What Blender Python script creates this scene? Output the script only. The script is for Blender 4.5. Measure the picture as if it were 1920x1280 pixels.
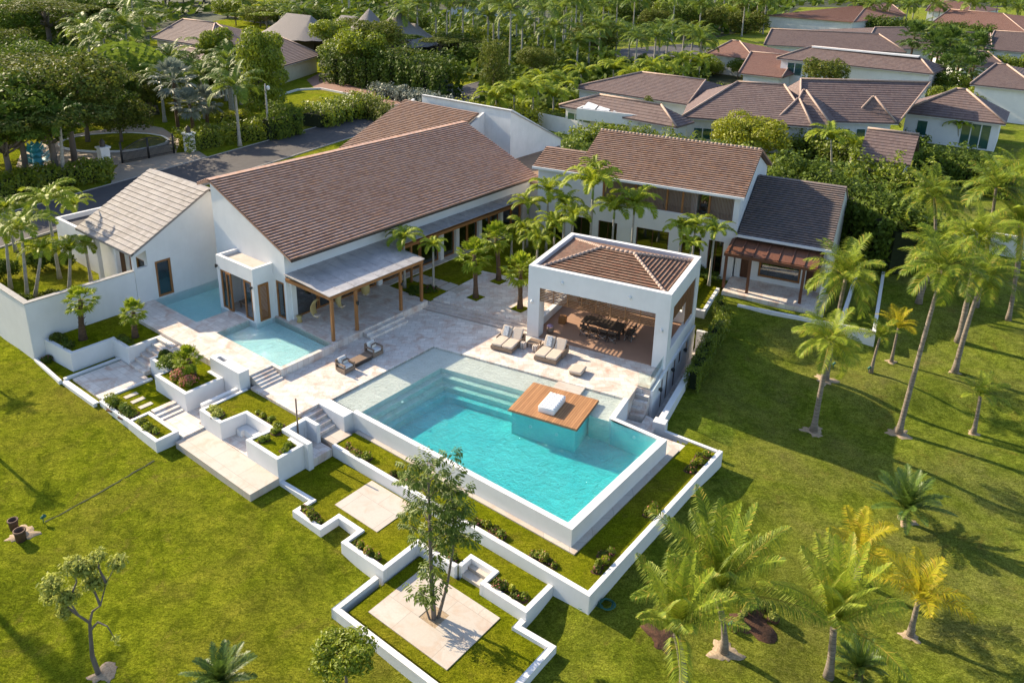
import bpy, math, random
from mathutils import Vector, Matrix
from mathutils.geometry import tessellate_polygon
R = math.radians
sc = bpy.context.scene
COL = sc.collection
for o in list(bpy.data.objects): bpy.data.objects.remove(o)

# ---------------------------------------------------------------- camera, sky, sun, exposure
CF, CP, CR_, CX, CY, CH = 1491.3, R(18.873), R(-1.311), 960.0, 408.9, 25.0
SUN_AZ, SUN_EL = 304.0, 28.7          # where the sun stands: clockwise from +Y, height above horizon
_r = Vector((1, 0, 0)); _d = Vector((0, -math.sin(CP), -math.cos(CP))); _w = Vector((0, math.cos(CP), -math.sin(CP)))
_c, _s = math.cos(CR_), math.sin(CR_)
AX = _c*_r + _s*_d; AY = -_s*_r + _c*_d
cam = bpy.data.cameras.new('camera'); co = bpy.data.objects.new('camera', cam); COL.objects.link(co)
co.matrix_world = Matrix.Translation((0, 0, CH)) @ Matrix((AX, -AY, -_w)).transposed().to_4x4()
cam.sensor_width = 36; cam.lens = CF/1920*36; cam.shift_y = (CY-640)/1920; cam.clip_end = 3000; cam.clip_start = .1
sc.camera = co
W = bpy.data.worlds.new('World'); sc.world = W; W.use_nodes = True
nt = W.node_tree; bg = nt.nodes['Background']
sky = nt.nodes.new('ShaderNodeTexSky'); sky.sky_type = 'NISHITA'; sky.sun_disc = False
sky.sun_elevation = R(SUN_EL); sky.sun_rotation = R(SUN_AZ); sky.ozone_density = 1.0
nt.links.new(sky.outputs[0], bg.inputs[0]); bg.inputs[1].default_value = .132
sl = bpy.data.lights.new('sun', 'SUN'); sl.energy = 5.0; sl.angle = R(.5); sl.color = (1, .84, .60)
so = bpy.data.objects.new('sun', sl); COL.objects.link(so)
sd = Vector((math.sin(R(SUN_AZ))*math.cos(R(SUN_EL)), math.cos(R(SUN_AZ))*math.cos(R(SUN_EL)), math.sin(R(SUN_EL))))
so.rotation_euler = sd.to_track_quat('Z', 'Y').to_euler()
sc.view_settings.view_transform = 'Standard'; sc.view_settings.look = 'None'
sc.view_settings.gamma = 1; sc.view_settings.exposure = 1.08
try:
    sc.cycles.transparent_max_bounces = 16; sc.cycles.max_bounces = 8; sc.cycles.volume_bounces = 0
except Exception: pass

# ---------------------------------------------------------------- places
def ray(x, y): return AX*((x-CX)/CF) + AY*((y-CY)/CF) + _w
def P(x, y, z=0.0):
    d = ray(x, y); t = (z-CH)/d.z
    return Vector((0, 0, CH)) + d*t
TH = {0: 0.0, 1: R(90-116.27), 2: R(90-127.93)}
def F(k, u, v, z=0.0):
    c, s = math.cos(TH[k]), math.sin(TH[k]); return Vector((u*c-v*s, u*s+v*c, z))
def I(k, p):
    c, s = math.cos(TH[k]), math.sin(TH[k]); return (p[0]*c+p[1]*s, -p[0]*s+p[1]*c)
def UV12(u, v): return I(2, F(1, u, v))
def UV21(u, v): return I(1, F(2, u, v))

# ---------------------------------------------------------------- materials
MT = {}
class NB:
    def __init__(s, name):
        s.m = bpy.data.materials.new(name); s.m.use_nodes = True; s.t = s.m.node_tree; s.t.nodes.clear()
    def n(s, ty, **k):
        nd = s.t.nodes.new('ShaderNode'+ty)
        for a, b in k.items(): setattr(nd, a, b)
        return nd
    def l(s, a, b): s.t.links.new(a, b)
    def mix(s, fac, a, b, mode='MIX'):
        m = s.n('Mix', data_type='RGBA', blend_type=mode)
        for sock, val in ((m.inputs[0], fac), (m.inputs[6], a), (m.inputs[7], b)):
            if hasattr(val, 'is_linked') or hasattr(val, 'links'): s.l(val, sock)
            elif isinstance(val, (int, float)): sock.default_value = val
            else: sock.default_value = (*val, 1) if len(val) == 3 else val
        return m.outputs[2]
    def math(s, op, a, b=0.0, c=None):
        m = s.n('Math', operation=op)
        for i, val in enumerate((a, b) if c is None else (a, b, c)):
            if isinstance(val, (int, float)): m.inputs[i].default_value = val
            else: s.l(val, m.inputs[i])
        return m.outputs[0]
    def co(s, kind='Object'): return s.n('TexCoord').outputs[kind]
    def noise(s, scale, detail=4, rough=.55, vec=None, out=0, dist=0):
        n = s.n('TexNoise'); n.inputs['Scale'].default_value = scale; n.inputs['Detail'].default_value = detail
        n.inputs['Roughness'].default_value = rough; n.inputs['Distortion'].default_value = dist
        s.l(vec if vec is not None else s.co(), n.inputs['Vector']); return n.outputs[out]
    def ramp(s, fac, stops):
        r = s.n('ValToRGB'); e = r.color_ramp.elements
        while len(e) < len(stops): e.new(.5)
        for i, (p, c) in enumerate(stops): e[i].position = p; e[i].color = (*c, 1) if len(c) == 3 else c
        s.l(fac, r.inputs[0]); return r.outputs[0]
    def scalevec(s, vec, sx, sy, sz):
        m = s.n('Mapping'); m.inputs['Scale'].default_value = (sx, sy, sz); s.l(vec, m.inputs[0]); return m.outputs[0]
    def bump(s, h, strength, dist=.05):
        b = s.n('Bump'); b.inputs['Strength'].default_value = strength; b.inputs['Distance'].default_value = dist
        s.l(h, b.inputs['Height']); return b.outputs[0]
    def fin(s, col, rough=.6, normal=None, metal=0, spec=.5, extra=None):
        p = s.n('BsdfPrincipled')
        if hasattr(col, 'links'): s.l(col, p.inputs['Base Color'])
        else: p.inputs['Base Color'].default_value = (*col, 1)
        if hasattr(rough, 'links'): s.l(rough, p.inputs['Roughness'])
        else: p.inputs['Roughness'].default_value = rough
        p.inputs['Metallic'].default_value = metal; p.inputs['Specular IOR Level'].default_value = spec
        if normal is not None: s.l(normal, p.inputs['Normal'])
        if extra:
            for a, b in extra.items(): p.inputs[a].default_value = b
        o = s.n('OutputMaterial'); s.l(p.outputs[0], o.inputs[0]); return s.m

def m_plain(name, a, b=None, scale=3.0, rough=.6, bump=.15, bscale=None, metal=0, spec=.4, stretch=None, dist=.02):
    B = NB(name); v = B.co()
    if stretch: v = B.scalevec(v, *stretch)
    b = b or tuple(x*.8 for x in a)
    f = B.noise(scale, 5, .6, v)
    col = B.ramp(f, [(.3, a), (.7, b)])
    nrm = B.bump(B.noise(bscale or scale*6, 4, .6, v), bump, dist)
    return B.fin(col, rough, nrm, metal, spec)

def m_stucco(name, a, b, streak=.0):
    B = NB(name); v = B.co()
    big = B.noise(.7, 5, .65, v)
    st = B.noise(1.0, 5, .65, B.scalevec(v, 2.2, 2.2, .5))
    col = B.ramp(big, [(.3, a), (.75, b)])
    col = B.mix(B.math('MULTIPLY', B.ramp(st, [(.5, (0, 0, 0)), (.8, (1, 1, 1))]), .17+streak), col, tuple(x*.72 for x in a))
    return B.fin(col, .85, B.bump(B.noise(45, 3, .6, v), .25, .008), 0, .25)

def m_stone(name, a, b, stain, tile=(.6, .4), rough=.55, stains=.5):
    B = NB(name); v = B.co()
    br = B.n('TexBrick'); br.offset = .5; B.l(v, br.inputs['Vector'])
    for k_, x_ in (('Scale', 1.0), ('Mortar Size', .012), ('Brick Width', tile[0]), ('Row Height', tile[1]), ('Bias', 0.0), ('Mortar Smooth', .1)): br.inputs[k_].default_value = x_
    br.inputs['Color1'].default_value = (*a, 1); br.inputs['Color2'].default_value = (*b, 1)
    br.inputs['Mortar'].default_value = (*[x*.55 for x in a], 1)
    n1 = B.noise(1.1, 7, .7, v, dist=.6)
    col = B.mix(B.math('MULTIPLY', B.ramp(n1, [(.48, (0, 0, 0)), (.66, (1, 1, 1))]), stains), br.outputs[0], stain)
    n2 = B.noise(14, 6, .75, v)
    col = B.mix(B.ramp(n2, [(.35, (.0,)*3), (.75, (.5,)*3)]), col, tuple(x*.7 for x in a))
    return B.fin(col, rough, B.bump(B.noise(30, 5, .7, v), .25, .006), 0, .35)

def m_tile(name, cols, width=.3, dark=.7):
    """roof tiles: UV in metres along the eave (x) and in courses up the slope (y)"""
    B = NB(name); uv = B.co('UV'); sp = B.n('SeparateXYZ'); B.l(uv, sp.inputs[0])
    row = B.math('FLOOR', sp.outputs[1]); off = B.math('MULTIPLY', B.math('MODULO', row, 2.0), .5)
    cu = B.math('ADD', B.math('DIVIDE', sp.outputs[0], width), off); cell = B.math('FLOOR', cu)
    cb = B.n('CombineXYZ'); B.l(cell, cb.inputs[0]); B.l(row, cb.inputs[1])
    wn = B.n('TexWhiteNoise', noise_dimensions='2D'); B.l(cb.outputs[0], wn.inputs['Vector'])
    n = len(cols); col = B.ramp(wn.outputs[0], [(i/(n-1), c) for i, c in enumerate(cols)])
    col = B.mix(B.math('MULTIPLY', B.noise(.35, 4, .6), .5), col, tuple(x*.62 for x in cols[0]))
    col = B.mix(B.ramp(B.noise(9, 5, .7), [(.4, (0,)*3), (.8, (.55,)*3)]), col, tuple(min(1, x*1.5) for x in cols[-1]))
    fr = B.math('FRACT', cu); gap = B.math('LESS_THAN', fr, .035)
    col = B.mix(B.math('MULTIPLY', gap, .4), col, tuple(x*.3 for x in cols[0]))
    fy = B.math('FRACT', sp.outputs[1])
    col = B.mix(B.math('MULTIPLY', B.math('LESS_THAN', fy, .03), .7), col, tuple(x*.25 for x in cols[0]))  # butt ends darkened in the colour for the riser's shade and dirt
    h = B.math('SUBTRACT', B.math('ADD', B.math('MULTIPLY', B.noise(20, 4, .6), .3), B.math('MULTIPLY', fy, -dark)), B.math('MULTIPLY', gap, .4))
    return B.fin(col, .8, B.bump(h, .8, .03), 0, .25)

def m_wood(name, a, b, axis=0, plank=None, rough=.55):
    B = NB(name); v = B.co(); s = [22, 22, 22]; s[axis] = 1.3
    f = B.noise(1, 6, .65, B.scalevec(v, *s))
    col = B.ramp(f, [(.28, a), (.72, b)])
    if plank:
        sp = B.n('SeparateXYZ'); B.l(v, sp.inputs[0]); q = B.math('DIVIDE', sp.outputs[plank[0]], plank[1])
        wn = B.n('TexWhiteNoise', noise_dimensions='1D'); B.l(B.math('FLOOR', q), wn.inputs['W'])
        col = B.mix(B.math('MULTIPLY', wn.outputs[0], .55), col, tuple(x*.55 for x in a))
        col = B.mix(B.math('MULTIPLY', B.math('LESS_THAN', B.math('FRACT', q), .1), .85), col, (.02, .012, .008))
    return B.fin(col, rough, B.bump(f, .2, .01), 0, .35)

def m_leaf(name, dark, light, dry=None, trans=.35, rough=.55, spec=.15, dryamt=.1):
    B = NB(name); g = B.n('NewGeometry'); oi = B.n('ObjectInfo')
    f = B.math('ADD', B.math('MULTIPLY', g.outputs['Random Per Island'], .65), B.math('MULTIPLY', oi.outputs['Random'], .35))
    col = B.ramp(f, [(.1, dark), (.85, light)])
    if dry: col = B.mix(B.ramp(g.outputs['Random Per Island'], [(1-dryamt-.01, (0,)*3), (1-dryamt, (.75,)*3)]), col, dry)
    col = B.mix(B.math('MULTIPLY', B.noise(.6, 3, .6), .5), col, dark)
    p = B.n('BsdfPrincipled'); B.l(col, p.inputs['Base Color']); p.inputs['Roughness'].default_value = rough
    p.inputs['Specular IOR Level'].default_value = spec
    t = B.n('BsdfTranslucent'); B.l(B.mix(.55, col, (.55, .62, .02), 'MULTIPLY') if False else B.mix(.35, col, light), t.inputs[0])
    mx = B.n('MixShader'); mx.inputs[0].default_value = trans; B.l(p.outputs[0], mx.inputs[1]); B.l(t.outputs[0], mx.inputs[2])
    o = B.n('OutputMaterial'); B.l(mx.outputs[0], o.inputs[0]); return B.m

def m_grass(name, d, m, l, dry, dryness=.5, lump=.5):
    B = NB(name); v = B.n('NewGeometry').outputs['Position']
    n1 = B.noise(.16, 5, .62, v, dist=.4); n2 = B.noise(1.1, 8, .8, v, dist=.5); n3 = B.noise(16, 6, .7, v)
    col = B.ramp(n2, [(.36, d), (.5, m), (.62, l)])
    col = B.mix(B.math('MULTIPLY', B.ramp(n1, [(.42, (0,)*3), (.68, (1,)*3)]), dryness), col, dry)
    if name == 'sunlit lawn':      # the left lawn is a drier yellow green, the right one a deeper green
        sx = B.n('SeparateXYZ'); B.l(v, sx.inputs[0]); gr = B.ramp(B.math('ADD', B.math('MULTIPLY', sx.outputs[0], .022), .38), [(.15, (0,)*3), (.95, (1,)*3)])
        col = B.mix(B.math('MULTIPLY', gr, .8), col, B.mix(1.0, col, (.88, .97, 2.4), 'MULTIPLY'))
    n4 = B.noise(.45, 6, .75, v, dist=1.2)
    col = B.mix(B.math('MULTIPLY', B.ramp(n4, [(.56, (0,)*3), (.72, (1,)*3)]), .75), col, tuple(a*.55+b*.45 for a, b in zip(dry, (.16, .10, .05))))
    col = B.mix(B.math('MULTIPLY', B.ramp(n3, [(.35, (1,)*3), (.6, (0,)*3)]), .75), col, tuple(x*.38 for x in d))  # fine dark flecks: tuft shadows put into the colour
    n5 = B.noise(3.4, 8, .8, B.scalevec(v, 1, 1.8, 1), dist=1.4)
    col = B.mix(B.math('MULTIPLY', B.ramp(n5, [(.42, (1,)*3), (.53, (0,)*3)]), .62), col, tuple(x*.5 for x in d))  # larger dark clumps, shade of lumpy tufts painted into the colour
    h = B.math('ADD', B.math('MULTIPLY', n5, lump*1.3), B.math('MULTIPLY', B.noise(26, 4, .7, v), .3))
    return B.fin(col, .95, B.bump(h, 1.0, .24), 0, .0)

MT['white'] = m_stucco('white stucco', (.70, .695, .70), (.63, .625, .63))
MT['white_weathered'] = m_stucco('weathered white stucco', (.66, .66, .67), (.54, .55, .56), .3)
MT['cream_wall'] = m_stucco('cream wall plaster', (.62, .57, .45), (.52, .47, .37))
MT['trav'] = m_stone('travertine paving', (.76, .69, .63), (.60, .53, .48), (.46, .27, .19), (.62, .42), .5, .85)
MT['trav_worn'] = m_stone('worn travertine steps', (.60, .52, .47), (.48, .40, .35), (.34, .22, .17), (.62, .42), .5, .7)
MT['trav_pale'] = m_stone('pale travertine slab', (.54, .485, .43), (.48, .43, .375), (.44, .30, .21), (2.3, 1.7), .55, .6)
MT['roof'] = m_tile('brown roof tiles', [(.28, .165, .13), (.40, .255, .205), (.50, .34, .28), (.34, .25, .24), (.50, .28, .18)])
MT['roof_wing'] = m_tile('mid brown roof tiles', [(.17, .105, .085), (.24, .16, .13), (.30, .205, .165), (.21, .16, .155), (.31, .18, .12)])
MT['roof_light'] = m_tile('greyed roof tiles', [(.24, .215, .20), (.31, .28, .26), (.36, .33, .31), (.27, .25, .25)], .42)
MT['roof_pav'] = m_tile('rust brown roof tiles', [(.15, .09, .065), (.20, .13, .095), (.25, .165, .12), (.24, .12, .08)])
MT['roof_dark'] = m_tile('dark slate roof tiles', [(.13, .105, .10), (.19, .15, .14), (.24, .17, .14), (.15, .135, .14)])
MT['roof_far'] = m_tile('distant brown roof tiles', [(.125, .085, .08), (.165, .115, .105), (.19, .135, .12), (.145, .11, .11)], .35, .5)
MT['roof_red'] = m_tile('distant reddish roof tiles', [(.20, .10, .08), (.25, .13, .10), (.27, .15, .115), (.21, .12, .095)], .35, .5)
MT['ridge'] = m_plain('ridge tile', (.42, .31, .26), (.30, .21, .17), 2.5, .8)
MT['wood'] = m_wood('honey brown hardwood', (.20, .085, .028), (.34, .155, .05), 2)
MT['wood_h'] = m_wood('honey brown hardwood beam', (.20, .085, .028), (.34, .155, .05), 0)
MT['slat'] = m_wood('louvre hardwood', (.17, .075, .03), (.30, .15, .065), 0)
MT['slat_grey'] = m_wood('weathered louvre wood', (.16, .10, .075), (.27, .18, .14), 2)
MT['redwood'] = m_wood('dark red pergola wood', (.10, .038, .020), (.17, .07, .036), 1)
MT['deck'] = m_wood('teak decking', (.34, .155, .065), (.52, .275, .125), 1, (0, .14), .6)
MT['furn'] = m_wood('weathered teak furniture', (.17, .115, .08), (.28, .20, .145), 0)
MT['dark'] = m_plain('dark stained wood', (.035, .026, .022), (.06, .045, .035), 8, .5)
MT['door'] = m_wood('dark brown door wood', (.07, .028, .014), (.13, .055, .026), 2)
MT['black'] = m_plain('black metal', (.015, .015, .016), (.03, .03, .03), 6, .45)
MT['cushion'] = m_plain('sand beige cushion', (.55, .46, .38), (.50, .41, .34), 8, .9, .4, 60)
MT['cushion_white'] = m_plain('pale grey cushion', (.66, .64, .63), (.58, .56, .56), 8, .9, .4, 60)
MT['cushion_blue'] = m_plain('blue grey patterned throw', (.12, .16, .24), (.60, .60, .60), 16, .9)
MT['vinyl'] = m_plain('white tufted upholstery', (.74, .73, .74), (.68, .67, .68), 4, .5)
MT['yellow'] = m_plain('straw woven rattan', (.46, .36, .16), (.36, .27, .11), 20, .7)
MT['floor'] = m_plain('terracotta brown floor', (.38, .235, .165), (.33, .20, .14), .9, .6)
MT['mulch'] = m_plain('bark mulch', (.12, .055, .03), (.05, .024, .014), 9, .95, 1, 20, dist=.05)
MT['sand'] = m_plain('sandy mulch', (.42, .32, .22), (.22, .16, .10), 14, .95, .5, 30, dist=.012)
MT['asphalt'] = m_plain('worn asphalt', (.075, .068, .07), (.055, .05, .052), 1.2, .9, .4, 60)
MT['drive'] = m_stone('beige paver drive', (.40, .32, .25), (.35, .28, .21), (.24, .17, .12), (.4, .2), .8, .4)
MT['brick'] = m_stone('reddish brick drive', (.30, .17, .13), (.25, .14, .105), (.20, .12, .09), (.4, .2), .8, .4)
MT['thatch'] = m_plain('grey palm thatch', (.30, .27, .25), (.17, .15, .15), 5, .95, 1, 16, stretch=(4, 4, .7), dist=.1)
MT['pot'] = m_plain('brown clay pot', (.13, .075, .05), (.09, .05, .035), 5, .8)
MT['teal'] = m_plain('turquoise painted metal', (.06, .30, .36), (.10, .42, .48), 3, .4)
MT['green'] = m_plain('dark green enamel', (.015, .09, .07), (.02, .12, .09), 3, .5)
MT['concrete'] = m_plain('grey concrete', (.34, .33, .32), (.26, .25, .24), 3, .85)
MT['tar'] = m_plain('dark roofing felt', (.085, .075, .075), (.06, .055, .055), 1.5, .9)
MT['copper'] = m_plain('brown roofing membrane', (.30, .19, .11), (.21, .13, .085), .6, .75)
MT['steel'] = m_plain('brushed steel', (.55, .55, .56), (.42, .42, .43), 6, .35, metal=.9)
MT['panel'] = m_plain('white solar heater panel', (.75, .77, .80), (.66, .69, .72), 1, .25)
MT['pooltile'] = m_plain('sand coloured pool shelf', (.70, .66, .60), (.62, .59, .53), 1.5, .5, .2, 20)
MT['deeptile'] = m_plain('turquoise pool mosaic', (.34, .68, .66), (.24, .55, .56), .9, .5, .2, 30)
MT['lapfloor'] = m_plain('pale blue pool plaster', (.74, .80, .79), (.64, .74, .74), 1.5, .5, .2, 20)
MT['trunk'] = m_plain('ringed palm trunk', (.36, .30, .24), (.13, .10, .08), 1.6, .9, 1, 3.5, stretch=(1, 1, 9), dist=.08)
MT['trunk_brown'] = m_plain('shaggy palm trunk', (.17, .105, .06), (.075, .045, .028), 3, .95, 1, 8, stretch=(1, 1, 5), dist=.1)
MT['trunk_pale'] = m_plain('smooth pale palm trunk', (.38, .36, .32), (.25, .235, .20), 1.5, .85, .6, 4, stretch=(1, 1, 6), dist=.04)
MT['bark'] = m_plain('grey bark', (.19, .155, .13), (.10, .08, .066), 5, .95, 1, 14, stretch=(1, 1, .35), dist=.05)
MT['shaft'] = m_plain('green crown shaft', (.17, .24, .05), (.12, .18, .035), 2, .5)
MT['leaf_coco'] = m_leaf('coconut palm leaf', (.07, .125, .012), (.37, .43, .035), (.55, .36, .07), .32, .5, .16, .07)
MT['leaf_gold'] = m_leaf('golden palm leaf', (.26, .25, .012), (.58, .49, .025), (.55, .33, .04), .45, .5, .16, .15)
MT['leaf_adon'] = m_leaf('arching palm leaf', (.09, .15, .010), (.42, .47, .03), (.45, .38, .04), .34, .5, .16, .08)
MT['leaf_fan'] = m_leaf('fan palm leaf', (.13, .20, .012), (.40, .46, .03), (.30, .24, .07), .38, .5, .2, .08)
MT['leaf_royal'] = m_leaf('distant palm leaf', (.055, .11, .012), (.23, .29, .035), (.24, .21, .05), .35, .5, .18, .06)
MT['leaf_cycad'] = m_leaf('dark green cycad leaf', (.035, .075, .014), (.13, .20, .03), None, .25, .45, .3)
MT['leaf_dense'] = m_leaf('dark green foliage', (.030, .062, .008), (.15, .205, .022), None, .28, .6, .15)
MT['leaf_olive'] = m_leaf('olive green foliage', (.05, .075, .012), (.20, .225, .03), (.17, .11, .04), .28, .6, .15, .05)
MT['leaf_bright'] = m_leaf('bright green foliage', (.08, .125, .008), (.33, .38, .022), None, .35, .5, .4)
MT['leaf_yellow'] = m_leaf('yellow green foliage', (.15, .165, .008), (.42, .44, .018), None, .35, .5, .4)
MT['leaf_pale'] = m_leaf('pale sparse leaf', (.22, .26, .05), (.50, .52, .14), None, .5, .5, .2)
MT['leaf_silver'] = m_leaf('silver grey leaf', (.12, .15, .12), (.26, .29, .23), None, .25, .5, .4)
MT['leaf_tree'] = m_leaf('glossy tree leaf', (.065, .11, .014), (.25, .32, .05), None, .38, .45, .25)
MT['flower'] = m_leaf('pink blossom', (.55, .12, .14), (.80, .35, .28), None, .3)
MT['flower_mag'] = m_leaf('magenta blossom', (.30, .03, .12), (.5, .06, .2), None, .3)
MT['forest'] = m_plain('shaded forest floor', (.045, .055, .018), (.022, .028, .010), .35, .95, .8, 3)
MT['core'] = m_plain('inner hedge twigs', (.018, .028, .008), (.010, .016, .005), 4, .95)
MT['lawn'] = m_grass('sunlit lawn', (.13, .17, .012), (.29, .345, .020), (.44, .475, .032), (.43, .33, .07), .55, .9)
MT['turf'] = m_grass('planter turf', (.12, .15, .006), (.24, .275, .010), (.33, .35, .014), (.38, .29, .04), .5, .45)

def glass_mat(name, tint, rough=.02, trans=.55):
    B = NB(name); g = B.n('BsdfGlossy'); g.inputs['Roughness'].default_value = rough; g.inputs[0].default_value = (.9, .95, 1, 1)
    t = B.n('BsdfTransparent'); t.inputs[0].default_value = (*tint, 1)
    f = B.n('LayerWeight'); f.inputs[0].default_value = .5
    mx = B.n('MixShader'); B.l(B.math('MINIMUM', B.math('ADD', B.math('MULTIPLY', B.math('POWER', f.outputs[1], 5.0), .9), max(.03, 1-trans-.35)), 1.0), mx.inputs[0])
    B.l(t.outputs[0], mx.inputs[1]); B.l(g.outputs[0], mx.inputs[2])
    o = B.n('OutputMaterial'); B.l(mx.outputs[0], o.inputs[0]); return B.m
MT['glass'] = glass_mat('window glass', (.45, .5, .5), .03, .5)
MT['glass_teal'] = glass_mat('greenish window glass', (.16, .34, .34), .03, .5)
MT['glass_clear'] = glass_mat('clear balustrade glass', (.86, .94, .93), .01, .58)
def water_mat(name, acol, dens, ripple=.5):
    B = NB(name); v = B.n('NewGeometry').outputs['Position']
    nb = B.bump(B.math('ADD', B.noise(1.8, 5, .65, v, dist=1.2), B.math('MULTIPLY', B.noise(7, 4, .6, v), .35)), ripple, .3)
    g = B.n('BsdfGlossy'); g.inputs['Roughness'].default_value = .04; B.l(nb, g.inputs['Normal'])
    t = B.n('BsdfTransparent'); f = B.n('LayerWeight'); f.inputs[0].default_value = .5; B.l(nb, f.inputs['Normal'])
    mx = B.n('MixShader'); B.l(B.math('ADD', B.math('MULTIPLY', B.math('POWER', f.outputs[1], 4.0), .9), .05), mx.inputs[0]); B.l(t.outputs[0], mx.inputs[1]); B.l(g.outputs[0], mx.inputs[2])
    va = B.n('VolumeAbsorption'); va.inputs['Color'].default_value = (*acol, 1); va.inputs['Density'].default_value = dens
    o = B.n('OutputMaterial'); B.l(mx.outputs[0], o.inputs[0]); B.l(va.outputs[0], o.inputs[1]); return B.m
MT['water'] = water_mat('pool water', (.0, .88, .91), .38, 1.0)
MT['water_lap'] = water_mat('shallow pool water', (.0, .90, .95), .35, .8)
B = NB('corrugated polycarbonate'); v = B.co()
wv = B.n('TexWave', bands_direction='Y'); wv.inputs['Scale'].default_value = 6; B.l(v, wv.inputs[0])
MT['poly'] = B.fin(B.mix(B.ramp(B.noise(.7, 6, .7, v, dist=1), [(.35, (0,)*3), (.7, (1,)*3)]), (.30, .29, .30), (.52, .50, .50)), .42, B.bump(wv.outputs[0], .4, .02), .35, .5)

# ---------------------------------------------------------------- mesh builder
class MB:
    def __init__(s): s.v = []; s.f = []; s.uv = {}; s.sm = set()
    def face(s, idx, uv=None, smooth=False):
        s.f.append(tuple(idx))
        if uv: s.uv[len(s.f)-1] = uv
        if smooth: s.sm.add(len(s.f)-1)
    def quad(s, pts, uv=None):
        n = len(s.v); s.v += [tuple(p) for p in pts]; s.face(range(n, n+len(pts)), uv); return s
    def box(s, x0, x1, y0, y1, z0, z1):
        n = len(s.v); s.v += [(x0, y0, z0), (x1, y0, z0), (x1, y1, z0), (x0, y1, z0), (x0, y0, z1), (x1, y0, z1), (x1, y1, z1), (x0, y1, z1)]
        for q in ((0, 3, 2, 1), (4, 5, 6, 7), (0, 1, 5, 4), (1, 2, 6, 5), (2, 3, 7, 6), (3, 0, 4, 7)): s.face([n+i for i in q])
        return s
    def rbox(s, c, sz, rz=0, tilt=0, r=.0):
        """box centred at c, turned rz about z and tilted about its own y axis"""
        cx, cy, cz = c; a, b, h = sz[0]/2, sz[1]/2, sz[2]/2
        M = Matrix.Rotation(rz, 4, 'Z') @ Matrix.Rotation(tilt, 4, 'Y'); n = len(s.v)
        if r <= 0:
            pts = [(-a, -b, -h), (a, -b, -h), (a, b, -h), (-a, b, -h), (-a, -b, h), (a, -b, h), (a, b, h), (-a, b, h)]
            s.v += [tuple(M @ Vector(p) + Vector(c)) for p in pts]
            for q in ((0, 3, 2, 1), (4, 5, 6, 7), (0, 1, 5, 4), (1, 2, 6, 5), (2, 3, 7, 6), (3, 0, 4, 7)): s.face([n+i for i in q])
        else:   # pillow: rounded stack of rings
            rings = [(-h, r), (-h+r*.3, r*.3), (-h+r, 0), (h-r, 0), (h-r*.3, r*.3), (h, r)]
            for z, ins in rings:
                aa, bb = a-ins, b-ins; cr = min(r, aa*.5, bb*.5)
                for (sx, sy) in ((1, 1), (-1, 1), (-1, -1), (1, -1)):
                    st = {(1, 1): 0, (-1, 1): 90, (-1, -1): 180, (1, -1): 270}[(sx, sy)]
                    for k in (0, 45, 90):
                        t = R(st+k); s.v.append(tuple(M @ Vector((sx*(aa-cr)+cr*math.cos(t), sy*(bb-cr)+cr*math.sin(t), z)) + Vector(c)))
            for i in range(len(rings)-1):
                for j in range(12): s.face((n+i*12+j, n+i*12+(j+1) % 12, n+(i+1)*12+(j+1) % 12, n+(i+1)*12+j), smooth=True)
            s.face([n+11-j for j in range(12)]); s.face([n+(len(rings)-1)*12+j for j in range(12)])
        return s
    def prism(s, poly, z0, z1, holes=(), sides=True, bottom=True):
        loops = [list(poly)]+[list(h) for h in holes]
        allp = [p for l in loops for p in l]
        tri = tessellate_polygon([[Vector((p[0], p[1], 0)) for p in l] for l in loops])
        n = len(s.v); N = len(allp)
        s.v += [(p[0], p[1], z1) for p in allp]+[(p[0], p[1], z0) for p in allp]
        for t in tri:
            a, b, c = (Vector(allp[i]) for i in t)
            if (b-a).x*(c-a).y-(b-a).y*(c-a).x < 0: t = (t[0], t[2], t[1])
            s.face([n+i for i in t])
            if bottom: s.face([n+N+i for i in reversed(t)])
        if sides:
            o = 0
            for l in loops:
                L = len(l)
                for i in range(L): s.face((n+o+i, n+N+o+i, n+N+o+(i+1) % L, n+o+(i+1) % L))
                o += L
        return s
    def wall(s, pts, th, z0, z1, closed=False):
        """a wall of thickness th to the left of the line pts, corners mitred"""
        n = len(pts); V2 = [Vector(p[:2]) for p in pts]; off = []
        for i in range(n):
            a = V2[i]-V2[i-1] if (i > 0 or closed) else V2[1]-V2[0]
            b = V2[(i+1) % n]-V2[i] if (i < n-1 or closed) else a
            a = a.normalized(); b = b.normalized(); na = Vector((-a.y, a.x)); nb = Vector((-b.y, b.x))
            m = (na+nb)
            m = m/ max(.15, m.dot(na)) if m.length > 1e-6 else na
            off.append(V2[i]+m*th)
        if closed: return s.prism(pts, z0, z1, [list(reversed([tuple(o) for o in off]))])
        return s.prism([tuple(p) for p in V2]+[tuple(o) for o in reversed(off)], z0, z1)
    def tube(s, path, rad, seg=8, cap=True, smooth=True):
        n0 = len(s.v); path = [Vector(p) for p in path]; m = len(path)
        if not isinstance(rad, (list, tuple)): rad = [rad]*m
        prev = None
        for i, p in enumerate(path):
            d = (path[min(i+1, m-1)]-path[max(i-1, 0)]).normalized()
            x = (prev-d*prev.dot(d)) if prev is not None else d.cross(Vector((0, 0, 1)) if abs(d.z) < .9 else Vector((1, 0, 0)))
            x.normalize(); y = d.cross(x); prev = x
            for j in range(seg):
                a = 2*math.pi*j/seg; s.v.append(tuple(p+(x*math.cos(a)+y*math.sin(a))*rad[i]))
        for i in range(m-1):
            for j in range(seg):
                a, b = n0+i*seg+j, n0+i*seg+(j+1) % seg; s.face((a, b, b+seg, a+seg), smooth=smooth)
        if cap: s.face([n0+seg-1-j for j in range(seg)]); s.face([n0+(m-1)*seg+j for j in range(seg)])
        return s
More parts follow.
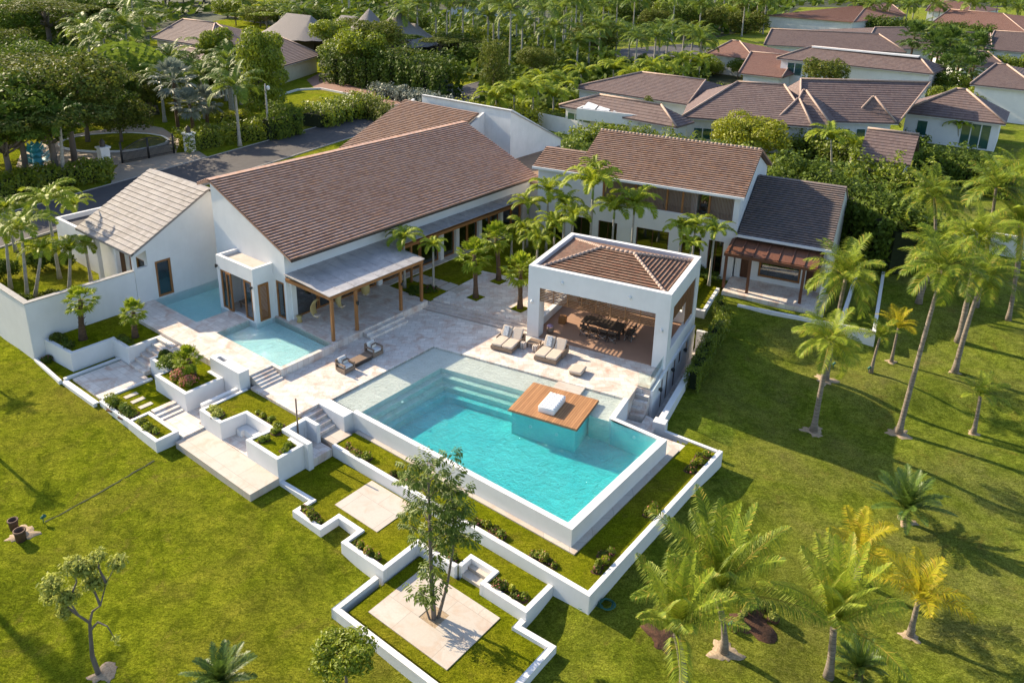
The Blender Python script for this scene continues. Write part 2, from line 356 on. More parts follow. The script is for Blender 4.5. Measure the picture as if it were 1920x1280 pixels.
    def lathe(s, prof, seg=16, c=(0, 0, 0)):
        n0 = len(s.v)
        for r, z in prof:
            for j in range(seg):
                a = 2*math.pi*j/seg; s.v.append((c[0]+r*math.cos(a), c[1]+r*math.sin(a), c[2]+z))
        for i in range(len(prof)-1):
            for j in range(seg):
                a, b = n0+i*seg+j, n0+i*seg+(j+1) % seg; s.face((a, b, b+seg, a+seg), smooth=True)
        return s
    def slope(s, e0, e1, r1, r0, course=.28, lift=.045, thick=.14, uv0=0.0):
        """tiled roof plane in stepped courses: eave e0-e1 up to ridge r0-r1"""
        e0, e1, r1, r0 = map(Vector, (e0, e1, r1, r0)); nrm = (e1-e0).cross(r0-e0).normalized()
        if nrm.z < 0: nrm = -nrm
        ed = (e1-e0).normalized(); H = ((r0+r1)/2-(e0+e1)/2); H = (H-ed*H.dot(ed)).length
        N = max(1, round(H/course)); pv = None
        for i in range(N):
            t0, t1 = i/N, (i+1)/N
            a, b = e0.lerp(r0, t0), e1.lerp(r1, t0); c, d = e1.lerp(r1, t1), e0.lerp(r0, t1)
            al, bl = a+nrm*lift, b+nrm*lift; U = lambda p: (p-e0).dot(ed)+uv0
            n = len(s.v); s.v += [tuple(x) for x in (a, b, bl, al, c+nrm*.004, d+nrm*.004)]
            s.face((n, n+1, n+2, n+3), [(U(a), i+.01), (U(b), i+.01), (U(b), i+.02), (U(a), i+.02)])
            s.face((n+3, n+2, n+4, n+5), [(U(a), i+.02), (U(b), i+.02), (U(c), i+.98), (U(d), i+.98)])
        n = len(s.v); dn = Vector((0, 0, -thick)); q = [e0, e1, r1, r0]
        s.v += [tuple(x) for x in q]+[tuple(x+dn) for x in q]
        s.face((n+7, n+6, n+5, n+4))
        for i in range(4): s.face((n+i, n+4+i, n+4+(i+1) % 4, n+(i+1) % 4))
        return s
    def xf(s, M, start=0):
        for i in range(start, len(s.v)): s.v[i] = tuple(M @ Vector(s.v[i]))
        return s
    def build(s, name, mat, parent=None, base=None, k=0, bevel=0, **tg):
        me = bpy.data.meshes.new(name)
        b = parent['_b'] if parent is not None and '_b' in parent.keys() else (base or (0, 0, 0))
        me.from_pydata([(p[0]-b[0], p[1]-b[1], p[2]-b[2]) for p in s.v], [], s.f)
        if s.uv:
            ul = me.uv_layers.new(name='UVMap')
            for i, uv in s.uv.items():
                pl = me.polygons[i]
                for j, li in enumerate(pl.loop_indices): ul.data[li].uv = uv[j]
        for i in s.sm: me.polygons[i].use_smooth = True
        me.materials.append(MT[mat] if isinstance(mat, str) else mat); me.update()
        o = bpy.data.objects.new(name, me); COL.objects.link(o)
        if parent is not None: o.parent = parent
        else: o.location = F(k, *b); o.rotation_euler.z = TH[k]
        if bevel:
            bv = o.modifiers.new('bevel', 'BEVEL'); bv.width = bevel; bv.segments = 2; bv.limit_method = 'ANGLE'
        for a, c in tg.items(): o[a] = c
        return o

def T(name, label, cat, k=0, base=(0, 0, 0), group=None):
    o = bpy.data.objects.new(name, None); COL.objects.link(o); o.empty_display_size = .3
    o.location = F(k, *base); o.rotation_euler.z = TH[k]; o['_b'] = list(base)
    o['label'] = label; o['category'] = cat
    if group: o['group'] = group
    return o
def sub(o):           # let children of a part use the same coordinates
    o['_b'] = list(o.parent['_b']); return o
def copy_tree(o, loc=None, rz=None, scale=None, label=None, group=None, parent=None):
    c = o.copy(); COL.objects.link(c)
    if parent: c.parent = parent
    if loc is not None: c.location = loc
    if rz is not None: c.rotation_euler.z = rz
    if scale is not None: c.scale = scale if isinstance(scale, (tuple, list)) else (scale,)*3
    if label: c['label'] = label
    if group: c['group'] = group
    for ch in list(o.children): copy_tree(ch, parent=c)
    return c
def STR(mb, name, mat, k=0, base=(0, 0, 0), **kw): return mb.build(name, mat, None, base, k, kind='structure', **kw)


def _pv(s, poly, v0, v1, holes=()):      # polygon in (u,z), thickness along v
    n = len(s.v); s.prism(poly, v0, v1, holes)
    for i in range(n, len(s.v)): x, y, z = s.v[i]; s.v[i] = (x, z, y)
    return s
def _pu(s, poly, u0, u1, holes=()):      # polygon in (v,z), thickness along u
    n = len(s.v); s.prism(poly, u0, u1, holes)
    for i in range(n, len(s.v)): x, y, z = s.v[i]; s.v[i] = (z, x, y)
    return s
MB.pv = _pv; MB.pu = _pu
def rect(a, b, c, d): return [(a, c), (b, c), (b, d), (a, d)]
def isec(u2, v1):                        # where the line u=u2 of frame 2 meets v=v1 of frame 1
    a = TH[2]-TH[1]; c, s = math.cos(a), math.sin(a)
    v2 = (v1-u2*s)/c; return F(2, u2, v2)
def wp(*pts):                            # world points (for k=0) out of (frame,u,v)
    return [tuple(F(*p)[:2]) for p in pts]

# ---------------------------------------------------------------- the ground
SINK = wp((2, -52, 17.05), (2, -44, 17.0), (2, -43.9, 17.4), (2, -37.75, 17.4), (2, -37.75, 18.6), (2, -37.0, 18.35), (2, -30.5, 18.35), (2, -30.5, 20.15), (2, -28.35, 20.2),
          (2, -28.35, 19.1), (2, -25.95, 19.1), (2, -26.05, 20.2), (2, -24.6, 20.2), (2, -24.5, 19.2), (2, -21.75, 19.15), (2, -21.75, 16.95), (2, -14.05, 16.95), (2, -13.95, 20.95),
          (2, -15.5, 20.95), (2, -15.5, 23.35), (2, -13.55, 23.35), (2, -13.55, 36.4), (1, -9.57, 39.9), (1, -9.57, 53.0), (1, -20, 51), (2, -37, 38), (2, -50, 32), (2, -52.1, 30))
_ctl = [(P(0, 640, -1.1), -1.1), (P(64, 668, -.95), -.98), (F(2,-50,16.6), -1.02), (F(2,-46,16.4), -1.15), (F(2,-42,16.8), -1.3), (P(180, 765, -1.15), -1.15), (P(250, 850, -1.5), -1.45), (P(330, 850, -1.6), -1.6), (P(465, 935, -1.6), -1.6), (P(560, 1000, -2), -1.85),
        (P(640, 1130, -2.4), -2.4), (P(830, 1290, -2.6), -2.5), (P(0, 1000, -1.9), -1.9), (P(0, 1280, -2.7), -2.6), (P(300, 1100, -2.2), -2.2), (P(1030, 1200, -2.3), -2.3), (P(1110, 1130, -1.9), -1.8),
        (P(1180, 1050, -1.75), -1.75), (P(1290, 940, -1.6), -1.6), (P(1250, 815, -1.55), -1.55), (P(1300, 740, -1.5), -1.5), (P(1345, 640, -.8), -.8), (P(1370, 570, -.2), -.15), (P(1500, 600, -.3), -.25),
        (P(1525, 808, -2.2), -2.2), (P(1680, 812, -2.4), -2.4), (P(1555, 700, -1.4), -1.4), (P(1650, 700, -1.2), -1.2), (P(1790, 690, -1.2), -1.2), (P(1720, 570, -.3), -.3), (P(1900, 600, -.6), -.6),
        (P(1825, 815, -2.4), -2.4), (P(1700, 980, -2.7), -2.7), (P(1705, 1190, -2.9), -2.9), (P(1360, 1235, -2.5), -2.5), (P(1600, 1280, -3), -3), (P(1900, 1000, -3.1), -3.1), (P(1500, 1000, -2.4), -2.4),
        (P(1400, 880, -1.9), -1.9), (P(1660, 480, 0), 0), (P(1800, 500, 0), 0), (F(1, -15, 58), 0), (F(1, -25, 60), 0), (F(2, -46, 45), 0), (F(2, -58, 20), -.03), (F(2, -58, 30), -.03), (F(2, -66, 20), -.03),
        (F(2, -54, 14), -.9), (F(2, -62, 13), -.9), (F(2, -70, 22), 0), (F(2, -58, 45), 0), (F(2, -70, 60), 0), (F(1, 5, 80), 0), (F(1, 30, 80), 0), (F(1, 50, 50), -2.0), (F(1, -10, 10), -3), (F(2, -60, -5), -2.8), (F(1, 60, 20), -3.5)]
def zt(x, y):
    s = w = 0.0
    for p, z in _ctl:
        q = 1/((p.x-x)**2+(p.y-y)**2+1.5)**1.7; s += q*z; w += q
    f = min(1, max(0, (math.hypot(x, y)-75)/30))
    return s/w*(1-f)
def G(px, py, it=6):                     # a pixel's point on the lawn
    z = -1.0
    for _ in range(it):
        p = P(px, py, z); z = zt(p.x, p.y)
    return P(px, py, z)
def inside(x, y, poly):
    c = False; n = len(poly)
    for i in range(n):
        (x0, y0), (x1, y1) = poly[i], poly[i-1]
        if (y0 > y) != (y1 > y) and x < (x1-x0)*(y-y0)/(y1-y0)+x0: c = not c
    return c
def edge_d(x, y, poly):
    m = 1e9; n = len(poly)
    for i in range(n):
        ax, ay = poly[i-1]; bx, by = poly[i]; dx, dy = bx-ax, by-ay
        t = max(0, min(1, ((x-ax)*dx+(y-ay)*dy)/(dx*dx+dy*dy+1e-9))); m = min(m, (x-ax-t*dx)**2+(y-ay-t*dy)**2)
    return math.sqrt(m)
def axis(a, b, st, lo, hi):
    r = [a+i*st for i in range(int((b-a)/st)+1)]; q = st; x = a; L = []
    while x > lo: q *= 1.12; x -= q; L.append(x)
    H_ = []; q = st; x = r[-1]
    while x < hi: q *= 1.12; x += q; H_.append(x)
    return L[::-1]+r+H_
gx, gy = axis(-33, 13, .25, -1500, 1500), axis(22, 61, .25, -60, 2500)
m = MB(); bx0, bx1 = min(p[0] for p in SINK), max(p[0] for p in SINK); by0, by1 = min(p[1] for p in SINK), max(p[1] for p in SINK)
for y in gy:
    for x in gx:
        z = zt(x, y) if math.hypot(x, y) < 106 else 0.0
        if bx0 < x < bx1 and by0 < y < by1 and inside(x, y, SINK): z -= 3.2*min(1, max(0, edge_d(x, y, SINK)-.28)/.15)
        m.v.append((x, y, z-.006))
nx = len(gx)
for j in range(len(gy)-1):
    for i in range(nx-1): m.face((j*nx+i, j*nx+i+1, (j+1)*nx+i+1, (j+1)*nx+i), smooth=True)
STR(m, 'lawn', 'lawn')

def sheet(name, mat, pix, z, kind='structure'):
    m = MB(); pts = [tuple(P(x, y, z)[:2]) for x, y in pix]; m.prism(pts, z-.3, z)
    return m.build(name, mat, None, (0, 0, 0), 0, kind=kind)
m = MB(); m.prism(rect(-74.3, -66.3, -30, 160), -.3, .03); STR(m, 'road', 'asphalt', 1)
for nm, u0, u1 in (('kerb', -74.45, -74.3), ('kerb', -66.3, -66.15)):
    m = MB(); m.prism(rect(u0, u1, -30, 160), -.3, .1); STR(m, nm, 'concrete', 1)
sheet('driveway', 'drive', [(208, 345), (214, 318), (225, 306), (330, 287), (372, 283), (398, 300), (330, 318), (262, 332)], .012)
sheet('driveway', 'drive', [(30, 312), (40, 285), (90, 262), (160, 248), (215, 240), (262, 232), (305, 240), (338, 262), (330, 287), (225, 307), (120, 318), (60, 322)], .012)
sheet('brick_driveway', 'brick', [(575, 150), (600, 137), (640, 140), (700, 150), (760, 176), (800, 195), (740, 215), (718, 196), (640, 173), (592, 168)], .014)
sheet('far_road', 'asphalt', [(1150, 118), (1165, 92), (1290, 82), (1340, 92), (1330, 108), (1230, 115)], .012)
sheet('golf_fairway', 'lawn', [(400, 26), (430, -8), (520, -8), (535, 25), (470, 36)], .01)
sheet('path', 'trav', [(1210, 148), (1215, 143), (1330, 120), (1335, 126)], .013)

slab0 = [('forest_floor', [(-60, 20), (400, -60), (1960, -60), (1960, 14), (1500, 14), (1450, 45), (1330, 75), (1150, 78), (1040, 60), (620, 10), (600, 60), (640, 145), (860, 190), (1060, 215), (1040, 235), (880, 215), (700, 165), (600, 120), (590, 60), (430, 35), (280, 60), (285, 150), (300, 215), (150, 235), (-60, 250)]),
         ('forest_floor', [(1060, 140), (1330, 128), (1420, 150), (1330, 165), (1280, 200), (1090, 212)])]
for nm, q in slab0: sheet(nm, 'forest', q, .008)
# paved levels (frame 2 unless stated)
BASE = (-34, 30, 0)
A_ = F(1, -25.19, 39.75); POOL = [tuple(x[:2]) for x in (F(2, -32.65, 25.3), isec(-32.65, 39.7), F(1, -11.95, 39.7), F(1, -12, 37.22), F(2, -19.27, 34.03), F(2, -16.2, 34.1), F(2, -16.2, 25.5), F(2, -30.7, 25.5), F(2, -30.7, 25.3))]
m = MB(); m.prism(wp((2, -37.3, 23.1), (2, -32.85, 23.1), (2, -32.85, 25.3), (2, -32.65, 25.3))+[POOL[1]]+wp((1, -11.95, 39.7), (1, -11.7, 39.7), (1, -11.7, 41.25), (1, -10.85, 41.25), (1, -10.85, 44.08), (1, -10.85, 51.3), (1, -21, 51.3), (1, -21, 45.2), (1, -28.9, 45.2), (2, -37.3, 37.9)), -2.6, 0)
STR(m, 'pool_terrace', 'trav')
m = MB(); m.prism(rect(-52, -37.75, 22.9, 25.2), -1.2, .5); m.box(-37.75, -36.92, 24.95, 25.2, -1, .5); m.box(-46.45, -44.1, 25.2, 27.68, -.3, .5)
m.box(-37.2, -36.92, 25.2, 29.15, -.3, .5); m.prism([(-47.4, 27.95), (-43.3, 27.95), (-43.3, 29.15), (-37.12, 29.15), (-37.12, 31.7), (-37.12, 37.9), (-41.3, 37.9), (-41.3, 57.3), (-49.8, 57.3), (-49.8, 29.7), (-47.4, 29.7)], -.5, .5)
STR(m, 'raised_terrace', 'trav', 2, BASE)
m = MB(); m.prism([tuple(isec(-37.12, 45.18)[:2])]+wp((2, -37.5, 44.5), (1, -28.6, 51.6), (1, -20.46, 51.6), (1, -20.46, 45.18)), -.3, .45)
STR(m, 'courtyard_paving', 'trav')
m = MB(); m.prism(wp((2, -41.3, 37.92), (2, -41.3, 60), (1, -28, 61.2), (1, -12, 61.2), (1, -12, 53), (1, -20.4, 51.62), (1, -28.5, 51.62), (2, -37.5, 44.55), (2, -37.15, 38.2)), -.3, .43)
STR(m, 'courtyard_lawn', 'turf')
for i in range(5):
    m = MB(); m.prism(rect(-41.0+.98*i*.95, -41.0+.98*i*.95+.85, 39.9+.09*i, 41.2+.09*i), .3, .47); STR(m, 'stepping_stone', 'trav_pale', 2)
for (u, v) in ((-34.95, 40.7), (-35.57, 44.1), (-31.3, 41.3)):
    m = MB(); m.box(u-.5, u+.5, v-.5, v+.5, .3, .468); STR(m, 'palm_pit', 'turf', 2)
# courtyard steps and other stairs: each flight one thing
def stairs(name, label, k, treads, mat='trav', cat='steps', bottom=-2.0):
    """treads: list of (u0,u1,v0,v1,z)"""
    m = MB()
    for (a, b, c, d, z) in treads: m.box(a, b, c, d, bottom, z)
    b0 = (treads[0][0], treads[0][2], treads[-1][4]-.1)
    o = m.build(name, mat, None, b0, k, bevel=.012); o['label'] = label; o['category'] = cat; return o
stairs('garden_steps', 'wide shallow travertine steps rising from the pool terrace to the palm courtyard', 1, [(-29.4, -20.46, 44.095+.36*i, 44.095+.36*(i+1)+.001, .112*(i+1)) for i in range(3)], 'trav_worn', bottom=-.2)
stairs('garden_steps', 'three pale steps between two porch posts down to the pool terrace', 2, [(-37.11, -36.75, 31.7, 35.2, .34), (-36.749, -36.4, 31.7, 35.2, .17)], bottom=-.1)
stairs('garden_steps', 'four short steps beside the tall white block at the end of the shallow pool', 2, [(-37.749+.27*i, -37.749+.27*(i+1)-.001, 23.42, 24.94, .4-.1*i) for i in range(4)], bottom=-.1)
stairs('garden_steps', 'narrow shaded flight going down between the shower wall and the pool block', 2, [(-32.84+.36*i, -32.84+.36*(i+1)-.001, 23.26, 24.54, -.19-.19*i) for i in range(4)], bottom=-1.5)
stairs('garden_steps', 'five steps descending from the walkway to the grey slab, beside the bougainvillea planter', 2, [(-46.68, -44.86, 22.85-.39*(i+1)+.001, 22.85-.39*i, .3-.2*i) for i in range(6)], bottom=-1.5)
stairs('garden_steps', 'three worn steps from the stepping stone lawn to the lower landing', 2, [(-40.75+.38*i, -40.75+.38*(i+1)-.001, 18.7, 20.08, -.82-.1*i) for i in range(3)], bottom=-1.5)
stairs('garden_steps', 'small cream steps cut in the low wall of the tree court', 2, [(-19.2, -17.95, 21.95, 22.2, -1.72), (-19.2, -17.95, 21.55, 21.949, -1.9)], 'trav_pale', bottom=-2.5)
stairs('garden_steps', 'dark little stairwell under the glass balustrade corner of the terrace', 1, [(-11.69+.0, -10.85, 41.24-.3*(i+1)+.001, 41.24-.3*i, -.3-.28*i) for i in range(4)], bottom=-2.5)

# lawns on the terraces
def slab(name, mat, k, poly, z0, z1, **kw): m = MB(); m.prism(poly, z0, z1); return STR(m, name, mat, k, **kw)
slab('terrace_lawn', 'turf', 2, [(-31.3, 23.45), (-13.75, 23.45), (-13.75, 36.3), (-15.4, 36.3), (-15.4, 24.98), (-30.2, 24.98)], -2.2, -1.0)
slab('terrace_lawn', 'turf', 2, [(-30.4, 20.1), (-28.25, 20.2), (-28.25, 19.2), (-26.1, 19.2), (-26.1, 20.3), (-24.4, 20.3), (-24.4, 19.3), (-21.82, 19.3), (-21.82, 21.42), (-19.4, 21.5), (-19.4, 22.35), (-17.8, 22.35), (-17.8, 21.6), (-15.4, 21.6), (-15.4, 23.3), (-31.9, 23.2), (-31.9, 21.6), (-30.4, 21.6)], -2.8, -1.56)
slab('court_lawn', 'turf', 2, [(-21.6, 17.0), (-14.0, 17.0), (-14.0, 20.8), (-15.6, 20.8), (-15.6, 21.45), (-17.95, 21.45), (-17.95, 21.56), (-19.2, 21.56), (-19.2, 21.3), (-21.6, 21.3)], -3.2, -2.07)
slab('travertine_slab', 'trav_pale', 2, rect(-26.92, -23.85, 20.69, 23.15), -1.7, -1.53)
m = MB(); m.prism(rect(-20.95, -16.4, 17.52, 20.85), -2.3, -2.03, [list(reversed(rect(-19.1, -18.15, 18.68, 19.58)))]); STR(m, 'travertine_slab', 'trav_pale', 2)
slab('mulch_square', 'sand', 2, rect(-19.1, -18.15, 18.68, 19.58), -2.3, -2.05)
slab('terrace_landing', 'trav_pale', 2, [(-31.4, 23.43), (-30.21, 23.43), (-30.21, 24.69), (-31.4, 24.69)], -1.6, -.95)
slab('platform', 'trav_pale', 2, rect(-37.3, -30.38, 18.2, 19.93), -2.2, -1.2)
slab('terrace_landing', 'trav', 2, [(-39.62, 18.65), (-37.25, 18.65), (-37.25, 19.95), (-37.85, 19.95), (-37.85, 22.6), (-39.32, 22.6), (-39.32, 20.12), (-39.62, 20.12)], -2.0, -1.09)
slab('shower_floor', 'trav', 2, rect(-32.0, -30.15, 21.9, 23.2), -1.9, -1.07)
slab('grey_slab', 'trav', 2, rect(-47.75, -44.3, 17.45, 20.5), -1.4, -.88)
slab('garden_bed_lawn', 'turf', 2, [(-52, 17.2), (-43.95, 17.15), (-43.95, 20.7), (-44.9, 20.9), (-46.95, 20.9), (-48.95, 20.9), (-48.95, 17.98), (-52, 17.98)], -1.8, -1.0)
slab('garden_bed_lawn', 'turf', 2, [(-43.95, 17.5), (-40.76, 17.5), (-40.76, 20.9), (-43.95, 20.9)], -1.8, -.93)
for (u, v) in ((-43.25, 18.82), (-42.45, 18.82), (-41.55, 18.82)):
    m = MB(); m.rbox((u, v, -.93), (.34, .78, .07)); STR(m, 'stepping_stone', 'trav_pale', 2)
m = MB(); m.rbox((-44.1, 22.45, .3), (1.0, .75, .08)); STR(m, 'stepping_stone', 'trav_pale', 2)
slab('sunken_path', 'trav', 1, rect(-10.79, -9.93, 39.3, 53), -3.2, -2.33)
slab('lower_landing', 'trav', 0, wp((1, -11.95, 39.64), (1, -11.95, 37.3), (2, -19.2, 34.1), (2, -15.8, 34.3), (2, -15.4, 36.3), (1, -9.95, 38.9), (1, -9.95, 40.3), (1, -10.8, 40.6), (1, -10.8, 39.64)), -3.2, -1.3)

# ---------------------------------------------------------------- white garden walls and planters
def wallthing(name, label, pts, th, z0, z1, k=2, mat='white', cat='wall', closed=False, bev=.02):
    m = MB(); m.wall(pts, th, z0, z1, closed); b = (pts[0][0], pts[0][1], z0)
    o = m.build(name, mat, None, b, k, bevel=bev); o['label'] = label; o['category'] = cat; return o
wallthing('garden_wall', 'long low white wall below the pool, turning up the slope at its right end', [(-30.2, 23.25), (-13.5, 23.25), (-13.5, 36.6)], .25, -2.4, -.9)
o = wallthing('garden_wall', 'low cream kerb running from the white parapet to the end of the long low wall', [UV12(-9.5, 39.72), UV12(-6.2, 39.2)][::-1], .22, -2.2, -1.32)
wallthing('garden_wall', 'stepped zigzag white wall around the lawn with the square slab', [(-30.4, 19.92), (-28.08, 20.02), (-28.08, 19.0), (-25.93, 19.0), (-25.93, 20.1), (-24.57, 20.1), (-24.57, 19.1), (-21.7, 19.1)], .25, -2.8, -1.45)
wallthing('garden_wall', 'white wall with a notch for steps between the upper lawn and the tree court', [(-21.7, 19.351), (-21.7, 21.3), (-19.421, 21.3)], .25, -3, -1.45)
m = MB(); m.box(-19.42, -17.72, 22.2, 22.42, -3, -1.45); m.box(-19.42, -19.2, 21.55, 22.2, -3, -1.45); m.box(-17.94, -17.72, 21.3, 22.2, -3, -1.45)
m.prism([(-17.72, 21.3), (-15.35, 21.3), (-15.35, 23.24), (-15.6, 23.24), (-15.6, 21.55), (-17.72, 21.55)], -3, -1.45)
o = m.build('garden_wall', 'white', None, (-18.5, 21.4, -3), 2, bevel=.02); o['label'] = 'white wall around the cut-in seat steps at the back of the tree court'; o['category'] = 'wall'
wallthing('garden_wall', 'low white wall enclosing the square tree court on its three outer sides', [(-15.62, 21.28), (-15.62, 20.7), (-13.9, 20.8), (-13.9, 16.8), (-21.9, 16.8), (-21.9, 19.0)][::-1], -.26, -3.2, -1.9)
wallthing('pool_block', 'square white block at the left corner of the pool', rect(-32.84, -30.68, 24.56, 25.29)[:2], .73, -1.6, .012, cat='block')
m = MB(); m.prism([(-32.3, 21.6), (-30.05, 21.6), (-30.05, 21.9), (-32.0, 21.9), (-32.0, 23.0), (-31.1, 23.0), (-31.1, 23.24), (-32.3, 23.24)], -1.9, .06)
o = m.build('shower_wall', 'white', None, (-32, 22.4, -1), 2, bevel=.02); o['label'] = 'U shaped white wall screening the outdoor shower'; o['category'] = 'wall'

def planter(label, wall_pieces, soil, zt_, k=2, base=None):
    b = base or (soil[0][0], soil[0][1], wall_pieces[0][2] if isinstance(wall_pieces[0][2], float) else -1.2)
    t = T('planter', label, 'planter', k, b); m = MB()
    for pts, th, z0, z1 in wall_pieces: m.wall(pts, th, z0, z1)
    m.build('planter_wall', 'white', t, bevel=.02)
    m = MB(); m.prism(soil, zt_-.6, zt_); m.build('turf', 'turf', t); return t
planter('large white planter with two palms in grass below the tall boundary wall', [([(-51.99, 17.72), (-48.75, 17.95), (-48.75, 20.55), (-46.7, 20.55), (-46.7, 22.88)], .24, -1.4, .3)],
        [(-51.98, 17.96), (-48.99, 18.18), (-48.99, 20.79), (-46.94, 20.79), (-46.94, 22.88), (-51.98, 22.88)], .26)
planter('white planter holding a small palm, a dark bush and pink bougainvillea', [([(-44.84, 22.88), (-44.84, 20.95), (-42.7, 20.95), (-42.7, 20.1), (-39.3, 20.1), (-39.3, 22.6), (-40.7, 22.6)], .24, -1.6, .12)],
        [(-44.61, 22.88), (-44.61, 21.18), (-42.47, 21.18), (-42.47, 20.33), (-39.54, 20.33), (-39.54, 22.58), (-40.7, 22.58), (-40.7, 22.88)], .07)
t = planter('white planter wrapped around a sunken corner bench beside the cream platform', [([(-37.6, 22.98), (-37.6, 19.93), (-35.5, 19.93), (-35.3, 21.4), (-32.95, 21.4), (-33.15, 19.93), (-30.4, 19.93), (-30.4, 21.598), (-31.5, 21.598)], .22, -1.8, -.1)],
        [(-37.39, 22.98), (-37.39, 20.14), (-35.7, 20.14), (-35.5, 21.61), (-32.75, 21.61), (-32.9, 20.14), (-30.62, 20.14), (-30.62, 21.59), (-32.31, 21.59), (-32.31, 23.08), (-37.3, 23.08)], -.16)
m = MB(); m.prism([(-35.32, 20.75), (-34.9, 20.75), (-34.9, 20.95), (-33.3, 20.95), (-33.1, 21.38), (-35.28, 21.38)], -1.6, -.78); m.build('bench', 'white', t, bevel=.02)
m = MB(); m.prism([(-35.5, 19.94), (-33.1, 19.94), (-33.0, 21.3), (-35.3, 21.3)], -1.6, -1.17); m.build('seat_floor', 'trav', t)
planter('narrow white planter at the outer corner of the lower landing', [([(-40.72, 17.5), (-40.72, 17.28), (-37.6, 17.28), (-37.6, 18.63), (-40.74, 18.63), (-40.74, 17.5)][1:], .22, -2.2, -.85)], [(-40.5, 17.5), (-37.82, 17.5), (-37.82, 18.41), (-40.5, 18.41)], -.9)
wallthing('garden_wall', 'low white kerb wall beside the stepping stone lawn, bending round the outer slope', [(-43.99, 20.3), (-43.99, 17.28), (-40.73, 17.28)][1:], .2, -2.0, -.85)
wallthing('garden_kerb', 'thin white kerb between the grey slab and the stepping stones', [(-44.22, 17.5), (-44.0, 17.5)], 3.1, -1.6, -.84, cat='kerb')
wallthing('garden_kerb', 'bright white kerb along the outer edge of the grey slab', [(-48.0, 16.9), (-44.0, 16.95)], .34, -1.8, -.93, cat='kerb')
wallthing('garden_kerb', 'thin white kerb under the tall boundary wall, along the sloping lawn', [(-52.0, 16.95), (-48.02, 16.75)], .2, -1.8, -.84, cat='kerb')
wallthing('garden_kerb', 'white kerb strip at the left edge of the grey slab', [(-48.25, 17.1), (-48.0, 17.1)], 3.6, -1.6, -.84, cat='kerb')
wallthing('garden_wall', 'white wall dropping beside the passage from the tall block', [(-37.85, 22.62), (-37.85, 20.3), (-37.85, 19.95)][:2][::-1], .24, -1.6, -.08)
m = MB(); m.prism([(-40.68, 22.62), (-37.62, 22.62), (-37.62, 23.3), (-40.68, 23.3)], -1.5, 1.0, [list(reversed(rect(-40.3, -39.5, 22.85, 23.12)))])
o = m.build('tall_block', 'white', None, (-39, 23, 0), 2, bevel=.02); o['label'] = 'tall white block between the walkway and the bougainvillea planter'; o['category'] = 'wall'
t = T('boundary_wall', 'tall smooth white boundary wall with a corner over the left lawn', 'wall', 2, (-52, 20, -1))
m = MB(); m.prism([(-52, 17.0), (-52, 24.1), (-52.3, 24.1), (-52.3, 17.3), (-95, 17.3), (-95, 17.0)], -1.8, 3.0); m.build('wall', 'white', t, bevel=.02)
m = MB(); m.prism([(-51.96, 16.96), (-51.96, 24.08), (-52.34, 24.08), (-52.34, 17.34), (-95, 17.34), (-95, 16.96)], 3.001, 3.06); m.build('coping', 'concrete', t)
t = T('parapet_wall', 'thick white retaining wall along the sunken path right of the pavilion', 'wall', 1, (-9.75, 46, -2))
m = MB(); m.box(-9.93, -9.55, 40.1, 52.6, -3.4, -.9); m.box(-10.79, -9.93, 52.3, 52.6, -3.4, -.9); m.box(-10.1, -9.35, 39.5, 40.1, -3.4, -.88); m.build('wall', 'white', t, bevel=.02)
wallthing('garden_wall', 'L shaped low white wall enclosing the small lawn between pavilion and casita', [(-10.62, 58.5), (-10.62, 53.7), (-12.3, 53.7)][::-1], .25, -1.2, .08, 1)
slab('small_lawn', 'turf', 1, rect(-12.3, -10.64, 53.9, 59.5), -1, -.02)
wallthing('garden_wall', 'thin white wall edge set in the lawn in front of the casita patio', [(-8.8, 56.25), (-1.8, 56.4)], .25, -1.5, -.02, 1)
wallthing('garden_wall', 'long narrow white wall around the side yard right of the casita', [(-1.75, 56.3), (.75, 56.3), (.75, 71.2), (-.5, 71.2)], .24, -1.5, .08, 1)
wallthing('garden_wall', 'inner white wall parallel to the side yard wall', [(-1.5, 56.6), (-1.15, 69.9)], .24, -1.5, .1, 1)
wallthing('boundary_wall', 'white boundary wall half hidden behind the coconut palms', [(-3.0, 78.5), (30, 78.5)][::-1], -.3, -1, 1.9, 1)

# ---------------------------------------------------------------- pool
t = T('swimming_pool', 'large turquoise infinity pool with submerged steps', 'swimming pool', 0, tuple(F(2, -24, 30, -1)))
m = MB(); m.prism(wp((2, -32.7, 25.2), (2, -32.7, 34), (1, -12, 39.8), (1, -11.9, 37), (2, -15.9, 34.2), (2, -15.9, 25.2)), -1.9, -1.55); m.build('basin_floor', 'deeptile', t)
fl = sub(MB().prism(POOL, -1.75, -1.5, bottom=False).build('basin_floor_tiles', 'deeptile', t)) if False else None
def Lpoly(c, d): return wp((2, -32.66, 25.5), (2, c, 25.5))+[tuple(isec(c, d)[:2])]+[tuple(F(1, -17.36, d)[:2]), tuple(F(1, -17.36, 39.71)[:2]), tuple(isec(-32.66, 39.71)[:2])]
for i in range(4):
    m = MB(); m.prism(Lpoly(-30.5+.42*i, 37.75-.42*i), -1.6, -.14-.33*i); m.build('shelf' if i == 0 else 'step', 'pooltile' if i < 3 else 'deeptile', t)
m = MB(); m.prism(wp((1, -17.355, 38.4), (1, -13.2, 38.4), (1, -13.2, 37.2), (1, -11.94, 37.2), (1, -11.94, 39.71), (1, -17.355, 39.71)), -1.6, -.15); m.build('shelf', 'pooltile', t)
